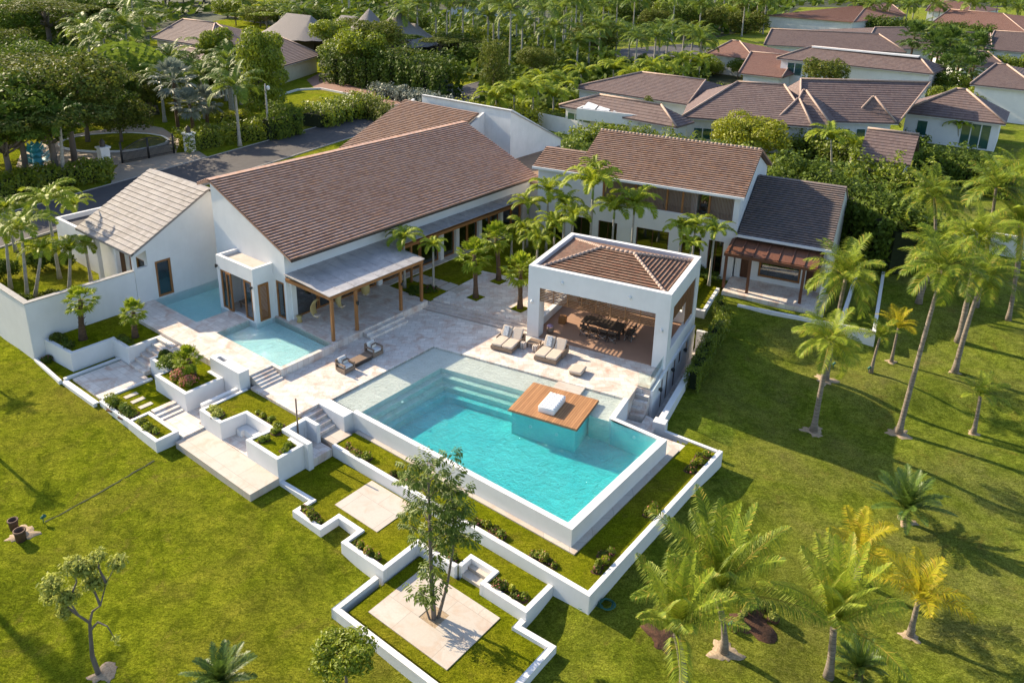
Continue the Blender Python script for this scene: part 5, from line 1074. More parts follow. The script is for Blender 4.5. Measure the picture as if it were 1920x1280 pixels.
# -- planter shrubs
bush(F(2, -44.1, 21.6, .05), .5, .75, 'small leafy shrub at the left corner of the bougainvillea planter', 'leaf_dense', 2)
bush(F(2, -42.9, 21.3, .05), .85, 1.0, 'big round dark bush in the bougainvillea planter', 'leaf_tree', 3)
bush(F(2, -41.3, 21.0, .05), .7, .62, 'pink bougainvillea bush in the planter front corner', 'leaf_bright', 4, 'flower', nf=420)
bush(F(2, -40.3, 20.9, .05), .6, .55, 'pink and yellow bougainvillea along the planter front', 'leaf_bright', 4, 'flower', nf=420)
bush(F(2, -51.5, 18.3, .2), .5, .55, 'olive shrub where the large planter meets the boundary wall', 'leaf_olive', 2)
bush(F(2, -51.3, 17.5, -1.0), .45, .5, 'magenta flowering shrub at the foot of the boundary wall', 'leaf_dense', 2, 'flower_mag')
rr = random.Random(5)
def rowshrubs(k, pts, n, z, r, h, label, mats, group=None, fl=None, name='shrub_row'):
    P_ = [F(k, p[0], p[1], z) for p in pts]; b = P_[0]; L = []
    for i in range(n):
        f = (i+.5)/n*(len(pts)-1); j = min(int(f), len(pts)-2); p = P_[j].lerp(P_[j+1], f-j)-b+Vector((rr.uniform(-.1, .1), rr.uniform(-.1, .1), 0))
        q = r*rr.uniform(.6, 1.25); hh = h*rr.uniform(.6, 1.3); L.append(((p.x, p.y, hh*.45), (q, q, hh*.6)))
    t = bpy.data.objects.new(name, None); COL.objects.link(t); t.location = b; t['label'] = label; t['category'] = 'shrubs'
    for q, mt in enumerate(mats):
        m = MB(); leafcloud(m, rr, int(n*170/len(mats)), L[q::len(mats)] or L, .13, .2, .5, 1.2); me = bpy.data.meshes.new('foliage'); me.from_pydata(m.v, [], m.f); me.materials.append(MT[mt]); o = bpy.data.objects.new('foliage', me); COL.objects.link(o); o.parent = t
    m = MB(); pr_ = random.Random(n)
    for l in L: m.prism([(l[0][0]+math.cos(a*.7854)*l[1][0]*1.25*pr_.uniform(.7, 1.2), l[0][1]+math.sin(a*.7854)*l[1][0]*1.25*pr_.uniform(.7, 1.2)) for a in range(8)], -.05, .012+.004*L.index(l))
    me = bpy.data.meshes.new('soil'); me.from_pydata(m.v, [], m.f); me.materials.append(MT['mulch']); o = bpy.data.objects.new('soil', me); COL.objects.link(o); o.parent = t
    if fl:
        m = MB(); leafcloud(m, rr, n*9, L, .09, .5, 1.0); me = bpy.data.meshes.new('blossom'); me.from_pydata(m.v, [], m.f); me.materials.append(MT[fl]); o = bpy.data.objects.new('blossom', me); COL.objects.link(o); o.parent = t
rowshrubs(2, [(-51.2, 18.35), (-49.3, 18.4)], 5, .2, .35, .35, 'low olive shrubs along the front edge of the large planter', ['leaf_olive', 'leaf_dense'], 'shrubs edging the large planter')
rowshrubs(2, [(-48.6, 21.0), (-47.3, 21.2)], 3, .2, .32, .3, 'low yellow green shrubs behind the inner corner of the large planter', ['leaf_olive', 'leaf_bright'], 'shrubs at the planter inner corner')
rowshrubs(2, [(-43.7, 17.8), (-41.0, 17.75)], 7, -.95, .38, .42, 'leafy shrub row along the low outer kerb wall', ['leaf_bright', 'leaf_tree', 'leaf_dense'], 'shrubs along the outer kerb wall')
rowshrubs(2, [(-40.4, 17.75), (-38.2, 17.75)], 5, -.92, .26, .26, 'small green shrubs inside the narrow corner planter', ['leaf_bright', 'leaf_olive'], 'shrubs in the narrow planter')
rowshrubs(2, [(-36.9, 20.4), (-36.2, 20.4)], 3, -.16, .28, .34, 'pale shrubs at the left front of the bench planter', ['leaf_pale'], 'shrubs at the left of the bench planter')
rowshrubs(2, [(-35.2, 21.9), (-33.0, 21.85), (-32.5, 21.2)], 7, -.16, .27, .28, 'yellow green shrubs behind the sunken corner bench', ['leaf_bright', 'leaf_yellow'], 'shrubs behind the sunken bench')
rowshrubs(2, [(-32.5, 20.4), (-32.2, 20.9)], 3, -.16, .22, .28, 'shrubs at the front left of the small square planter lawn', ['leaf_bright'], 'shrubs of the square planter lawn, left')
rowshrubs(2, [(-30.9, 21.3), (-30.9, 20.6)], 3, -.16, .2, .25, 'shrubs at the right edge of the small square planter lawn', ['leaf_bright'], 'shrubs of the square planter lawn, right')
for nm, a, b, z in (('just below the shower landing', (-29.6, 23.75), (-27.8, 23.75), -1.0), ('left of the tall tree, below the pool', (-26.0, 23.8), (-24.3, 23.8), -1.0), ('right of the tall tree, below the pool', (-20.4, 23.8), (-18.6, 23.8), -1.0), ('towards the outer corner of the long wall', (-17.0, 23.8), (-15.5, 23.8), -1.0), ('inside the right leg of the long wall, near its corner', (-14.2, 24.6), (-14.2, 26.2), -1.0), ('inside the right leg of the long wall, half way up', (-14.2, 29.2), (-14.2, 30.2), -1.0), ('at the top of the right leg of the long wall', (-14.2, 33.8), (-14.2, 36.0), -1.0),
        ('in the first zigzag corner', (-27.9, 19.4), (-26.4, 19.4), -1.55), ('in the second zigzag corner', (-24.1, 19.5), (-22.3, 19.5), -1.55), ('above the court wall, left of the seat steps', (-21.3, 21.75), (-19.8, 21.75), -1.55), ('above the court wall, right of the seat steps', (-17.4, 21.85), (-15.9, 21.85), -1.55)):
    rowshrubs(2, [a, b], 5, z, .24, .32, 'flowering shrubs '+nm, ['leaf_olive', 'leaf_bright', 'leaf_yellow'], None, 'flower')
hedge([F(1, -9.2, 44.6), F(1, -9.2, 48.5), F(1, -9.0, 52.8), F(1, -9.8, 54.4)], .75, 1.5, 'dense green hedge along the outside of the thick parapet wall', 'leaf_bright', .13, 170, 3)
rowshrubs(1, _q, 16, G(1405, 1165).z, .13, .4, 'tiny sprouting shrubs in the larger reddish mulch bed', ['leaf_pale'])
# -- the tall tree in the court: several stems, whorled glossy leaves
def whorl_tree(base, label):
    rn = random.Random(11); t = bpy.data.objects.new('courtyard_tree', None); COL.objects.link(t); t.location = base; t['label'] = label; t['category'] = 'tree'
    st = [[(0, 0, -.1), (-.1, .1, 2), (-.15, .25, 4.5), (-.2, .3, 7.6)], [(.15, .05, -.1), (.55, .25, 1.6), (.85, .4, 3.8), (.75, .55, 6.2)], [(-.15, -.05, -.1), (-.45, .05, .9), (-.5, .1, 1.5)]]
    m = MB(); lf = MB()
    m.tube(st[0], [.12, .09, .065, .02], 8); m.tube(st[1], [.085, .06, .045, .015], 7); m.tube(st[2], [.05, .03, .015], 6)
    def clus(c, n, s):
        for i in range(n):
            a = i*2.4+rn.random(); e = rn.uniform(-.5, .6); d = Vector((math.cos(a)*math.cos(e), math.sin(a)*math.cos(e), math.sin(e))); tip = c+d*s*rn.uniform(.7, 1.2)
            for j in range(7):
                p = c.lerp(tip, .35+.1*j); sd_ = d.cross(Vector((0, 0, 1))).normalized(); sg = 1 if j % 2 else -1; dr = (d*.6+sd_*sg+Vector((0, 0, -.45))).normalized(); l = s*.42*rn.uniform(.8, 1.2); w_ = dr.cross(Vector((0, 0, 1))).normalized()*l*.2
                q = len(lf.v); lf.v += [tuple(p), tuple(p+dr*l*.55+w_), tuple(p+dr*l-Vector((0, 0, l*.15))), tuple(p+dr*l*.55-w_)]; lf.face((q, q+1, q+2, q+3))
    def along(s_, h0, h1, n, rmax):
        for i in range(n):
            h = h0+(h1-h0)*(i+rn.random()*.6)/n; j = max(0, min(len(s_)-2, next((k for k in range(len(s_)-1) if s_[k+1][2] >= h), len(s_)-2))); f = (h-s_[j][2])/(s_[j+1][2]-s_[j][2]); p = Vector(s_[j]).lerp(Vector(s_[j+1]), max(0, min(1, f)))
            a = i*2.4+rn.random(); rr_ = rn.uniform(.35, 1)*rmax; e = p+Vector((math.cos(a)*rr_, math.sin(a)*rr_, .25*rr_)); m.tube([p, p.lerp(e, .5)+Vector((0, 0, .08)), e], [.028, .018, .008], 5, False); clus(e, 11, .5)
    along(st[0], 3.6, 7.7, 24, 1.15); along(st[1], 3.6, 6.3, 16, .95); along(st[0], 1.6, 3.4, 4, .6); along(st[2], .9, 1.5, 3, .5); clus(Vector(st[0][-1]), 14, .55); clus(Vector(st[1][-1]), 12, .5)
    for mb, nm, mt in ((m, 'trunk', 'bark'), (lf, 'crown', 'leaf_tree')):
        me = bpy.data.meshes.new(nm); me.from_pydata(mb.v, [], mb.f); me.materials.append(MT[mt]); o = bpy.data.objects.new(nm, me); COL.objects.link(o); o.parent = t
whorl_tree(F(2, -18.55, 19.05, -2.05), 'tall slender tree with glossy whorled leaves in the middle of the square court')
def sparse_tree(base, label):
    rn = random.Random(4); t = bpy.data.objects.new('sparse_tree', None); COL.objects.link(t); t.location = base; t['label'] = label; t['category'] = 'tree'; m = MB(); lf = MB()
    m.tube([(0, 0, -.1), (-.12, 0, .9), (-.05, 0, 1.7), (.0, .05, 2.5)], [.10, .085, .075, .06], 8)
    br = [[(0, .05, 2.5), (.15, .1, 3.0), (.5, .1, 3.3), (.75, .3, 4.2), (1.2, .5, 5.0)], [(0, .05, 2.5), (-.35, 0, 2.9), (-.6, 0, 3.6), (-1.1, 0, 4.4)], [(.02, 0, 2.2), (.35, 0, 2.6), (.75, -.1, 2.5), (.95, -.1, 1.9)], [(.5, .1, 3.3), (.2, .3, 4.0), (.05, .4, 4.8)], [(-.6, 0, 3.6), (-.3, .2, 4.3), (-.4, .3, 5.0)], [(-.35, 0, 2.9), (-1.0, .2, 3.3), (-1.4, .2, 3.5)], [(.75, .3, 4.2), (.5, .4, 4.8), (.5, .5, 5.3)]]
    for b in br: m.tube(b, [.055*(1-.8*i/(len(b)-1)) for i in range(len(b))], 6, False)
    lob = [((1.2, .5, 5.0), (.4, .4, .3)), ((-1.1, 0, 4.4), (.5, .5, .35)), ((.05, .4, 4.8), (.55, .5, .4)), ((-.4, .3, 5.0), (.45, .45, .3)), ((-1.4, .2, 3.6), (.4, .4, .3)), ((.5, .5, 5.3), (.35, .35, .3)), ((.98, -.1, 1.8), (.15, .15, .35)), ((-.6, 0, 3.8), (.5, .5, .3)), ((-.9, .1, 3.0), (.35, .3, .3)), ((.3, .3, 4.2), (.5, .4, .3))]
    leafcloud(lf, rn, 3600, lob, .15, .0, .12, 1.4, .35)
    for mb, nm, mt in ((m, 'trunk', 'bark'), (lf, 'crown', 'leaf_pale')):
        me = bpy.data.meshes.new(nm); me.from_pydata(mb.v, [], mb.f); me.materials.append(MT[mt]); o = bpy.data.objects.new(nm, me); COL.objects.link(o); o.parent = t
_g = G(185, 1262); sparse_tree(_g, 'thin grey tree with sparse pale leaves on the lower left lawn'); patch(_g+Vector((.25, 0, 0)), .6, 'sand')

# ---------------------------------------------------------------- neighbours and surroundings
def hiphouse(label, eL, eR, ze, rL, rR, zr, mat='roof_far', gable=False, wmat='white_weathered', wins=(), inset=.7, name='neighbour_house', back=True, z0=0.0, cat='house', glass='glass_teal'):
    """house with a ridged roof: front eave corners and ridge ends located in the photograph, rest squared up"""
    A, B_ = P(*eL, ze), P(*eR, ze); C, D = P(*rR, zr), P(*rL, zr); e = (B_-A).normalized(); off = (C+D)/2-(A+B_)/2; n = off-e*off.dot(e); n.z = 0; w = n.length; n.normalize()
    C = Vector((*( ((C-A).dot(e))*e+A+n*w)[:2], zr)); D = Vector((*(((D-A).dot(e))*e+A+n*w)[:2], zr)); A2, B2 = A+n*2*w, B_+n*2*w
    t = bpy.data.objects.new(name, None); COL.objects.link(t); c0 = (A+B2)/2; t.location = (c0.x, c0.y, z0); t['_b'] = [c0.x, c0.y, z0]; t['label'] = label; t['category'] = cat
    if gable: C = B_+n*w+Vector((0, 0, zr-ze)); D = A+n*w+Vector((0, 0, zr-ze))
    crs = .5
    m = MB(); m.slope(A, B_, C, D, crs, .05, .18); m.slope(B2, A2, D, C, crs, .05, .18)
    if not gable: m.slope(B_, B2, C, C, crs, .05, .18); m.slope(A2, A, D, D, crs, .05, .18)
    m.build('roof', mat, t)
    m = MB()
    for a, b in ([(A, D), (B_, C)] if not gable else [])+[(D, C)]: m.tube([a+Vector((0, 0, .12)), b+Vector((0, 0, .14))], .14, 6)
    m.build('ridge_tiles', 'ridge', t)
    i_ = inset; q = [A+e*i_+n*i_, B_-e*i_+n*i_, B2-e*i_-n*i_, A2+e*i_-n*i_]
    m = MB(); m.prism([tuple(x[:2]) for x in q], z0-.2, ze-.04, sides=True)
    if gable:
        for a, r_, b in ((q[0], D+e*i_, q[3]), (q[1], C-e*i_, q[2])): m.quad([(a.x, a.y, ze-.05), (b.x, b.y, ze-.05), (r_.x, r_.y, zr-.25)])
    wl = sub(m.build('wall', wmat, t)) if False else m.build('wall', wmat, t)
    m = MB(); m.wall([tuple((x)[:2]) for x in (A+n*.02, B_+n*.02)], .1, ze-.26, ze-.02); m.build('fascia', 'white', t)
    L = (q[1]-q[0]).length
    for (f0, f1, h0, h1) in wins:
        a, b = q[0]+e*L*f0-n*.03, q[0]+e*L*f1-n*.03; m = MB(); m.wall([tuple(a[:2]), tuple(b[:2])], .05, h0, h1); g = m.build('window', 'white', t); g['_b'] = t['_b']
        nb = max(1, round((b-a).length/1.2)); 
        m = MB()
        for j in range(nb): aa, bb = a.lerp(b, (j+.06)/nb)-n*.02, a.lerp(b, (j+.94)/nb)-n*.02; m.wall([tuple(aa[:2]), tuple(bb[:2])], .04, h0+.1, h1-.1)
        m.build('pane', glass, g)
    return t
NE = Vector((0, 0, 0))
hiphouse('low neighbour house with solar heaters on its front roof edge', (1048, 198), (1268, 238.6), 4, (1118, 180), (1245.7, 196.4), 5.9, wins=((.02, .25, 1.2, 3.2), (.3, .62, .8, 3.2)))
hiphouse('left wing of the big neighbour villa behind the yellow tree', (1279, 219), (1523, 237.5), 4, (1383, 155), (1470, 160), 7.6, wins=((.06, .3, 1.0, 2.6),))
hiphouse('long central block of the big neighbour villa with a wide brown roof', (1500, 226), (1685, 231), 4, (1480, 138.6), (1780, 168), 8.2, wins=((.35, .55, .4, 3.0), (.62, .95, .4, 3.0)))
hiphouse('small projecting hip roof of the villa, left of the two', (1452, 229), (1523, 237.5), 4, (1495, 187), (1499, 187), 6.5, wins=((.75, .98, .2, 3.4),), wmat='white')
hiphouse('larger projecting hip roof of the villa, with a dark shaded side', (1478, 226), (1558, 236), 4, (1505, 171), (1512, 171), 7.4)
hiphouse('projecting hip roof of the villa next to the glass corner block', (1600, 221), (1680, 231), 4, (1636, 183), (1640, 183), 6.9, wins=((.55, .95, .4, 3.2),))
hiphouse('right end block of the villa with tall greenish corner windows', (1688, 210), (1886, 233), 4, (1793, 168), (1812, 169), 7.2, wins=((.14, .26, .9, 3.1), (.62, .93, .1, 3.5)), wmat='white')
hiphouse('two storey white neighbour house with a white strip along its ridge', (1456, 109), (1750, 139), 6.2, (1522, 88), (1722, 107), 8.2, wins=((.05, .16, 3.2, 5.6),), wmat='white')
_a, _b3 = P(1522, 88, 8.3), P(1722, 107, 8.3); m = MB(); m.wall([tuple(_a[:2]), tuple(_b3[:2])], 1.2, 8.15, 8.42); o = m.build('ridge_strip', 'white', None, tuple(_a[:2])+(8.2,), 0); o['label'] = 'white waterproof strip lying along the ridge of the two storey house'; o['category'] = 'roof strip'
hiphouse('small reddish hip roofed house left of the two storey house', (1325, 101), (1416, 112), 4, (1370, 77), (1389, 78), 6.2, 'roof_red')
hiphouse('low reddish roofed wing between the two storey house and the small hip', (1385, 137), (1466, 146), 3.6, (1400, 100), (1500, 104), 5.4, 'roof_red')
hiphouse('garage like low gabled roof behind the hedge, right of the casita', (1608, 296), (1707, 310), 3, (1641, 243.5), (1755, 258), 5.6, gable=True)
hiphouse('white two storey house at the right edge with a brown hip roof', (1819, 158), (1955, 172), 5.5, (1867, 121), (1888, 122.5), 7.6, wmat='white')
hiphouse('long dark shaded roof behind the two storey house, at the left', (1432, 84), (1700, 99), 4, (1447, 53), (1650, 67), 7)
hiphouse('far brown hip roof with a small gable behind the two storey house', (1618, 92), (1790, 92), 4, (1610, 47), (1800, 58), 7)
hiphouse('far long brown roof at the upper right', (1720, 84), (1860, 92), 4, (1735, 57), (1858, 64), 6.6)
hiphouse('far brown roof touching the right edge of the picture', (1848, 92), (1990, 104), 4, (1862, 59), (1990, 66), 6.8)
hiphouse('hip roof half hidden behind the palms right of the two storey house', (1800, 124), (1890, 128), 4, (1836, 97), (1850, 97), 6)
hiphouse('reddish roof among the trees at the top right', (1745, 44), (1925, 62), 4, (1778, 18), (1884, 26), 7, 'roof_red')
hiphouse('distant reddish roof behind palms at the top, right of centre', (1600, 42), (1700, 30), 4, (1615, 8), (1680, 6), 7, 'roof_red')
hiphouse('very distant reddish roof at the top edge, upper right', (1735, 20), (1830, 26), 4, (1745, 2), (1815, 4), 7, 'roof_red')
hiphouse('pair of distant reddish roofs at the top edge, above the middle palms', (835, 12), (1000, 14), 4, (850, -2), (980, 0), 6.5, 'roof_red')
hiphouse('brown tiled roof of the near left part of the villa with dark hip roofs', (1075, 164), (1290, 196), 4, (1196, 138), (1330, 150), 6.2)
hiphouse('raised hip roofed centre of the upper left neighbour house', (284, 71), (394, 88), 6, (352, 36), (398, 45), 9, wmat='cream_wall', wins=((.2, .8, 4.2, 5.2),))
hiphouse('right half of the raised roof on the upper left neighbour house', (392, 88), (462, 82), 6, (398, 45), (410, 46), 9, wmat='cream_wall')
hiphouse('small hip roof beside the raised roof of the upper left house', (438, 82), (500, 72), 5.2, (458, 58), (468, 57), 7, wmat='cream_wall')
hiphouse('low brown roof skirt in front of the upper left neighbour house', (285, 118), (390, 145), 3.4, (330, 88), (400, 98), 5.6, wmat='cream_wall')
hiphouse('carport roof at the right end of the upper left neighbour house', (500, 133), (602, 103), 3.4, (503, 71), (541, 71), 6.4, wmat='cream_wall')
# solar heaters in a white box
_s = P(1155, 215, 4.0); sx = T('solar_heater_box', 'white roof box holding two pairs of white solar water heaters', 'solar heater', 1, (*I(1, _s), 3.9)); u0, v0 = I(1, _s)
m = MB(); m.box(u0-5.2, u0+3.6, v0-1.2, v0-.95, 3.0, 4.5); m.box(u0+3.35, u0+3.6, v0-.95, v0+3, 3.0, 4.5); m.box(u0-5.2, u0-4.95, v0-.95, v0+3, 3, 4.5); m.box(u0-5.2, u0+3.6, v0-1.0, v0+3, 2.9, 3.0); m.build('box', 'white', sx)
for k_ in range(4): m = MB(); m.rbox((0, 0, 0), (1.75, 2.8, .12)); m.xf(Matrix.Translation((u0-3.8+2.0*k_+(.4 if k_ > 1 else 0), v0+1.0, 4.75)) @ Matrix.Rotation(R(14), 4, 'X')); m.build('panel', 'panel', sx)
for k_ in range(2): m = MB(); c_ = u0-2.6+4.4*k_; m.tube([(c_-1.3, v0+2.4, 5.2), (c_+1.3, v0+2.4, 5.2)], .32, 10); m.build('tank', 'panel', sx)
for k_ in range(4): m = MB(); q_ = u0-4.9+2.7*k_; m.box(q_-.1, q_+.1, v0-1.1, v0-.98, 0, 3); m.build('post', 'white', sx)
# thatched roofs
def thatch(label, apex, za, rx, ry, h, n=1, k=2):
    p = P(*apex, za); t = T('thatched_hut', label, 'hut', 0, (p.x, p.y, 0)); m = MB(); e = F(k, 1, 0); e2 = F(k, 0, 1)
    a, b = p-e*rx*n, p+e*rx*n; seg = 14; rings = []
    for j, (f, z) in enumerate(((0, za), (.35, za-h*.45), (.75, za-h*.82), (1, za-h))):
        q = len(m.v)
        for i in range(seg*2):
            an = math.pi*2*i/(seg*2); c = b if math.cos(an) > 0 else a; c = c.lerp(p, 0); o_ = e*math.cos(an)+e2*math.sin(an); m.v.append((c.x+o_.x*ry*f, c.y+o_.y*ry*f, z+(.15 if i % 2 else 0)*f))
        rings.append(q)
    for r0, r1 in zip(rings, rings[1:]):
        for i in range(seg*2): j = (i+1) % (seg*2); m.face((r1+i, r1+j, r0+j, r0+i), smooth=True)
    m.build('roof', 'thatch', t); m = MB(); m.prism(rect(p.x-ry*.6, p.x+ry*.6, p.y-ry*.6, p.y+ry*.6), 0, za-h+.3); m.build('wall', 'dark', t)
thatch('long grey thatched roof behind the trees at the top left of centre', (560, 27), 9, 4.5, 7, 5, 1)
thatch('pointed grey thatched cone, left one of the pair near the top', (692, 17), 11, .2, 9, 7.5)
thatch('rounded pale thatched roof between the thatched cones', (655, 30), 8, 3, 6, 5)
thatch('pointed grey thatched cone, right one of the pair near the top', (745, 18), 11, .2, 9, 7.5)
thatch('low thatched roof in front of the right thatched cone', (765, 43), 7.5, 2.5, 8, 5)
# hedges
PP = lambda x, y, z=0: P(x, y, z)
H1 = [P(x, y, z) for x, y, z in ((1075, 258, 2.8), (1160, 246, 3.2), (1300, 270, 3.3), (1440, 304, 3.3), (1500, 322, 3.6), (1600, 352, 4.0), (1680, 388, 4.0), (1760, 430, 4))]
hedge([p for p in H1], 2.2, 3.6, 'tall dense hedge running behind the wing and the casita', 'leaf_bright', .34, 26, 2, z=0)
hedge([P(1450, 335, 3), P(1530, 345, 3.4), P(1640, 400, 3.6), P(1700, 445, 3.2)], 3.0, 4.6, 'thick dark green shrub bank right behind the casita roof', 'leaf_dense', .38, 30, 5, z=0, wob=.2)
hedge([P(1035, 262, 3), P(1105, 278, 3)], 2.5, 3.0, 'dark round bushes between the rear building and the wing roof', 'leaf_tree', .32, 34, 8, z=0, wob=.22)
hedge([P(855, 196, 2.5), P(1010, 215, 2.5)], 1.6, 3.0, 'yellow green hedge behind the tall white wall of the rear building', 'leaf_yellow', .3, 26, 4, z=0, wob=.2)
hedge([P(-10, 372), P(60, 352), P(212, 333)], 2.2, 1.9, 'clipped hedge left of the driveway gate along the street', 'leaf_bright', .28, 34, 6, z=0)
hedge([P(160, 330), P(212, 326)], 1.6, 1.5, 'short bright hedge beside the left gate pillar', 'leaf_yellow', .24, 40, 9, z=0)
hedge([P(338, 285), P(420, 268), P(505, 258)], 2.4, 2.2, 'clipped hedge right of the driveway gate along the street', 'leaf_bright', .28, 34, 7, z=0)
hedge([P(395, 240), P(470, 228)], 1.8, 1.6, 'second low hedge behind the clipped one right of the gate', 'leaf_yellow', .28, 30, 10, z=0)
hedge([P(500, 262), P(560, 250)], 2.2, 3.4, 'big dark rounded shrubs by the street near the utility pole', 'leaf_dense', .32, 34, 11, z=0, wob=.25)
hedge([P(585, 238), P(640, 222), P(700, 205)], 4.5, 2.2, 'broad leafy shrub bank in front of the small sunlit lawn', 'leaf_bright', .34, 30, 12, z=0, wob=.2)
hedge([P(655, 205), P(735, 232)], 2.5, 2.0, 'shrubs at the street edge left of the brick driveway', 'leaf_olive', .34, 26, 13, z=0, wob=.2)
hedge([P(700, 178), P(790, 195), P(850, 212)], 2.2, 1.7, 'silvery low shrubs beyond the brick driveway', 'leaf_silver', .34, 24, 14, z=0, wob=.2)
hedge([P(620, 150), P(720, 165), P(850, 185)], 5, 5.5, 'dark shaded shrub wall under the tall trees beyond the brick driveway', 'leaf_dense', .5, 16, 15, z=0, wob=.2)
hedge([P(1000, 235), P(1060, 240)], 1.5, 2, 'green shrubs at the start of the neighbour boundary wall', 'leaf_tree', .3, 30, 16, z=0)
hedge([P(1830, 128), P(1960, 140)], 2, 3, 'hedge behind the right edge house', 'leaf_bright', .4, 18, 17, z=0)
hedge([P(1620, 60), P(1860, 82)], 4, 4.5, 'dark hedge line between the far roofs at upper right', 'leaf_dense', .6, 10, 18, z=0)
m = MB(); _a, _b3 = P(1008, 240), P(1290, 300); m.wall([tuple(_a[:2]), tuple(_b3[:2])], .25, -.1, 2.2); o = m.build('boundary_wall', 'white_weathered', None, tuple(_a[:2])+(0,), 0); o['label'] = 'pale boundary wall in front of the neighbour house with solar heaters'; o['category'] = 'wall'
tree('round', P(1402, 298), 6.4, 5.6, 'rounded yellow green tree behind the wing roof', 'leaf_yellow', 3, flat=.9, n=9000, leaf=.075)
def vtree(shape, cp, v, H0, r, *a, **k):
    tp = at_v(cp, 1, v); return tree(shape, Vector((tp.x, tp.y, 0)), tp.z+H0, r, *a, **k)
vtree('round', (1548, 128), 148, 2.5, 4.5, 'feathery olive tree in front of the two storey neighbour wall', 'leaf_olive', 4)
for i, (cq, v, s_) in enumerate((((1715, 68), 182, 2.6), ((1752, 85), 178, 2.2), ((1782, 80), 180, 2.6), ((1833, 92), 174, 2.7), ((1800, 112), 168, 2.2), ((1770, 128), 162, 1.9), ((1820, 128), 160, 1.8), ((1760, 96), 172, 2.0))):
    tp = at_v(cq, 1, v); palm('fan', None, None, 'dark fan palm right of the two storey house, '+('highest of all' if i == 0 else 'upper left part' if i < 3 else 'right part' if i < 5 else 'lower part'), 'leaf_cycad', 'trunk_brown', (.25, .18), s_, 1+i % 2, b=Vector((tp.x, tp.y, 0)), top=tp, group='fan palms right of the two storey house', share='fanfar', curve=0)
for cq, v, H0, r_, mt in (((1790, 150), 158, 2, 4, 'leaf_dense'), ((1815, 175), 150, 1.5, 3.5, 'leaf_bright'), ((1770, 165), 152, 1, 3, 'leaf_bright'), ((1835, 215), 140, 1, 2.5, 'leaf_dense')): vtree('round', cq, v, H0, r_, 'bushy green tree between the two right hand houses', mt, 40, group='bushy trees between the right hand houses')
tree('column', P(1212, 258), 5.5, 1.3, 'young leafy tree in front of the solar heater house', 'leaf_olive', 6)
hedge([P(1480, 285), P(1560, 300), P(1612, 312)], 3.0, 2.6, 'leafy bushes in front of the neighbour villa, left of its garage roof', 'leaf_bright', .36, 26, 19, z=0, wob=.25)
hedge([P(1718, 330), P(1800, 345), P(1900, 375)], 3.0, 3.0, 'bushes behind the right hand coconut palms', 'leaf_dense', .36, 26, 20, z=0, wob=.25)
hedge([P(1640, 420), P(1760, 470), P(1790, 500)], 2.5, 2.6, 'dark bushes against the white boundary wall at the right', 'leaf_dense', .34, 28, 22, z=0, wob=.25)
hedge([P(1225, 172), P(1330, 190), P(1420, 200)], 2.5, 2.0, 'banana like shrubs between the two low neighbour roofs', 'leaf_bright', .4, 22, 23, z=0, wob=.25)
hedge([P(1540, 262), P(1680, 268), P(1740, 275)], 1.2, 1.3, 'low shrubs along the front of the neighbour villa', 'leaf_dense', .3, 30, 24, z=0, wob=.25)
hedge([P(1588, 346), P(1735, 376)], 2.2, 2.9, 'leafy shrubs hiding the front of the garage like house', 'leaf_bright', .36, 26, 25, z=0, wob=.25)
# clipped and big trees at the upper left
tree('round', P(140, 305), 13.5, 7.5, 'big drooping tree shading the driveway circle', 'leaf_olive', 30, n=9000, leaf=.07)
tree('round', P(50, 330), 11.5, 7, 'dark tree between the street hedge and the turquoise sculpture', 'leaf_dense', 31, n=9000, leaf=.07)
tree('round', P(-20, 330), 13, 9, 'tall dark tree cut by the left edge beside the street', 'leaf_dense', 32, n=9000, leaf=.07)
tree('round', P(90, 235), 13, 8, 'dark tree behind the driveway circle at the left', 'leaf_dense', 31)
tree('round', P(200, 225), 9, 5, 'rounded dark tree behind the island tree', 'leaf_dense', 30)
tree('column', P(416, 185), 10.5, 3.6, 'bushy bright green tree in front of the upper left house roof, left of two', 'leaf_bright', 7, n=12000, leaf=.10)
tree('column', P(498, 232), 12.5, 4.0, 'tall drooping green tree by the small lawn, right of two', 'leaf_bright', 8, n=13000, leaf=.09)
tree('umbrella', P(30, 275), 14, 15, 'huge spreading umbrella tree filling the left edge', 'leaf_olive', 9, flat=.55, n=11000, leaf=.045)
tree('umbrella', P(105, 330), 11, 8, 'dark spreading tree over the turquoise sculpture', 'leaf_olive', 10, flat=.9, n=8000, leaf=.06)
tree('umbrella', P(20, 345), 10, 7, 'dark tree at the left edge above the street hedge', 'leaf_dense', 11, flat=1.0, n=8000, leaf=.06)
tree('round', P(228, 268), 6.5, 4.6, 'rounded olive tree on the round drive island', 'leaf_olive', 12, n=6000, leaf=.075)
tree('umbrella', P(165, 268), 9, 6.5, 'dark spreading tree just left of the island tree', 'leaf_dense', 13, flat=.9, n=7000, leaf=.06)
tree('umbrella', P(95, 95), 14, 13, 'wide dark canopy tree at the top left corner', 'leaf_olive', 14, flat=.6, n=9000, leaf=.05)
tree('umbrella', P(230, 60), 12, 11, 'wide canopy tree beyond the top left corner tree', 'leaf_dense', 9, flat=.7)
for q, cq, lb, s, tm_, mt in (((245, 190), (235, 50), 'very tall palm with a bright yellow frond at upper left', 1.8, 'trunk_pale', 'leaf_royal'), ((120, 344), (112, 225), 'pale palm trunk in front of the left hedge', 1.2, 'trunk_pale', 'leaf_royal'), ((450, 274), (440, 165), 'slender palm with drooping fronds beside the street', 1.6, 'trunk_pale', 'leaf_royal')):
    palm('royal', q, cq, lb, mt, tm_, (.22, .13), s, 1, gz=0, shaft=True, curve=0)
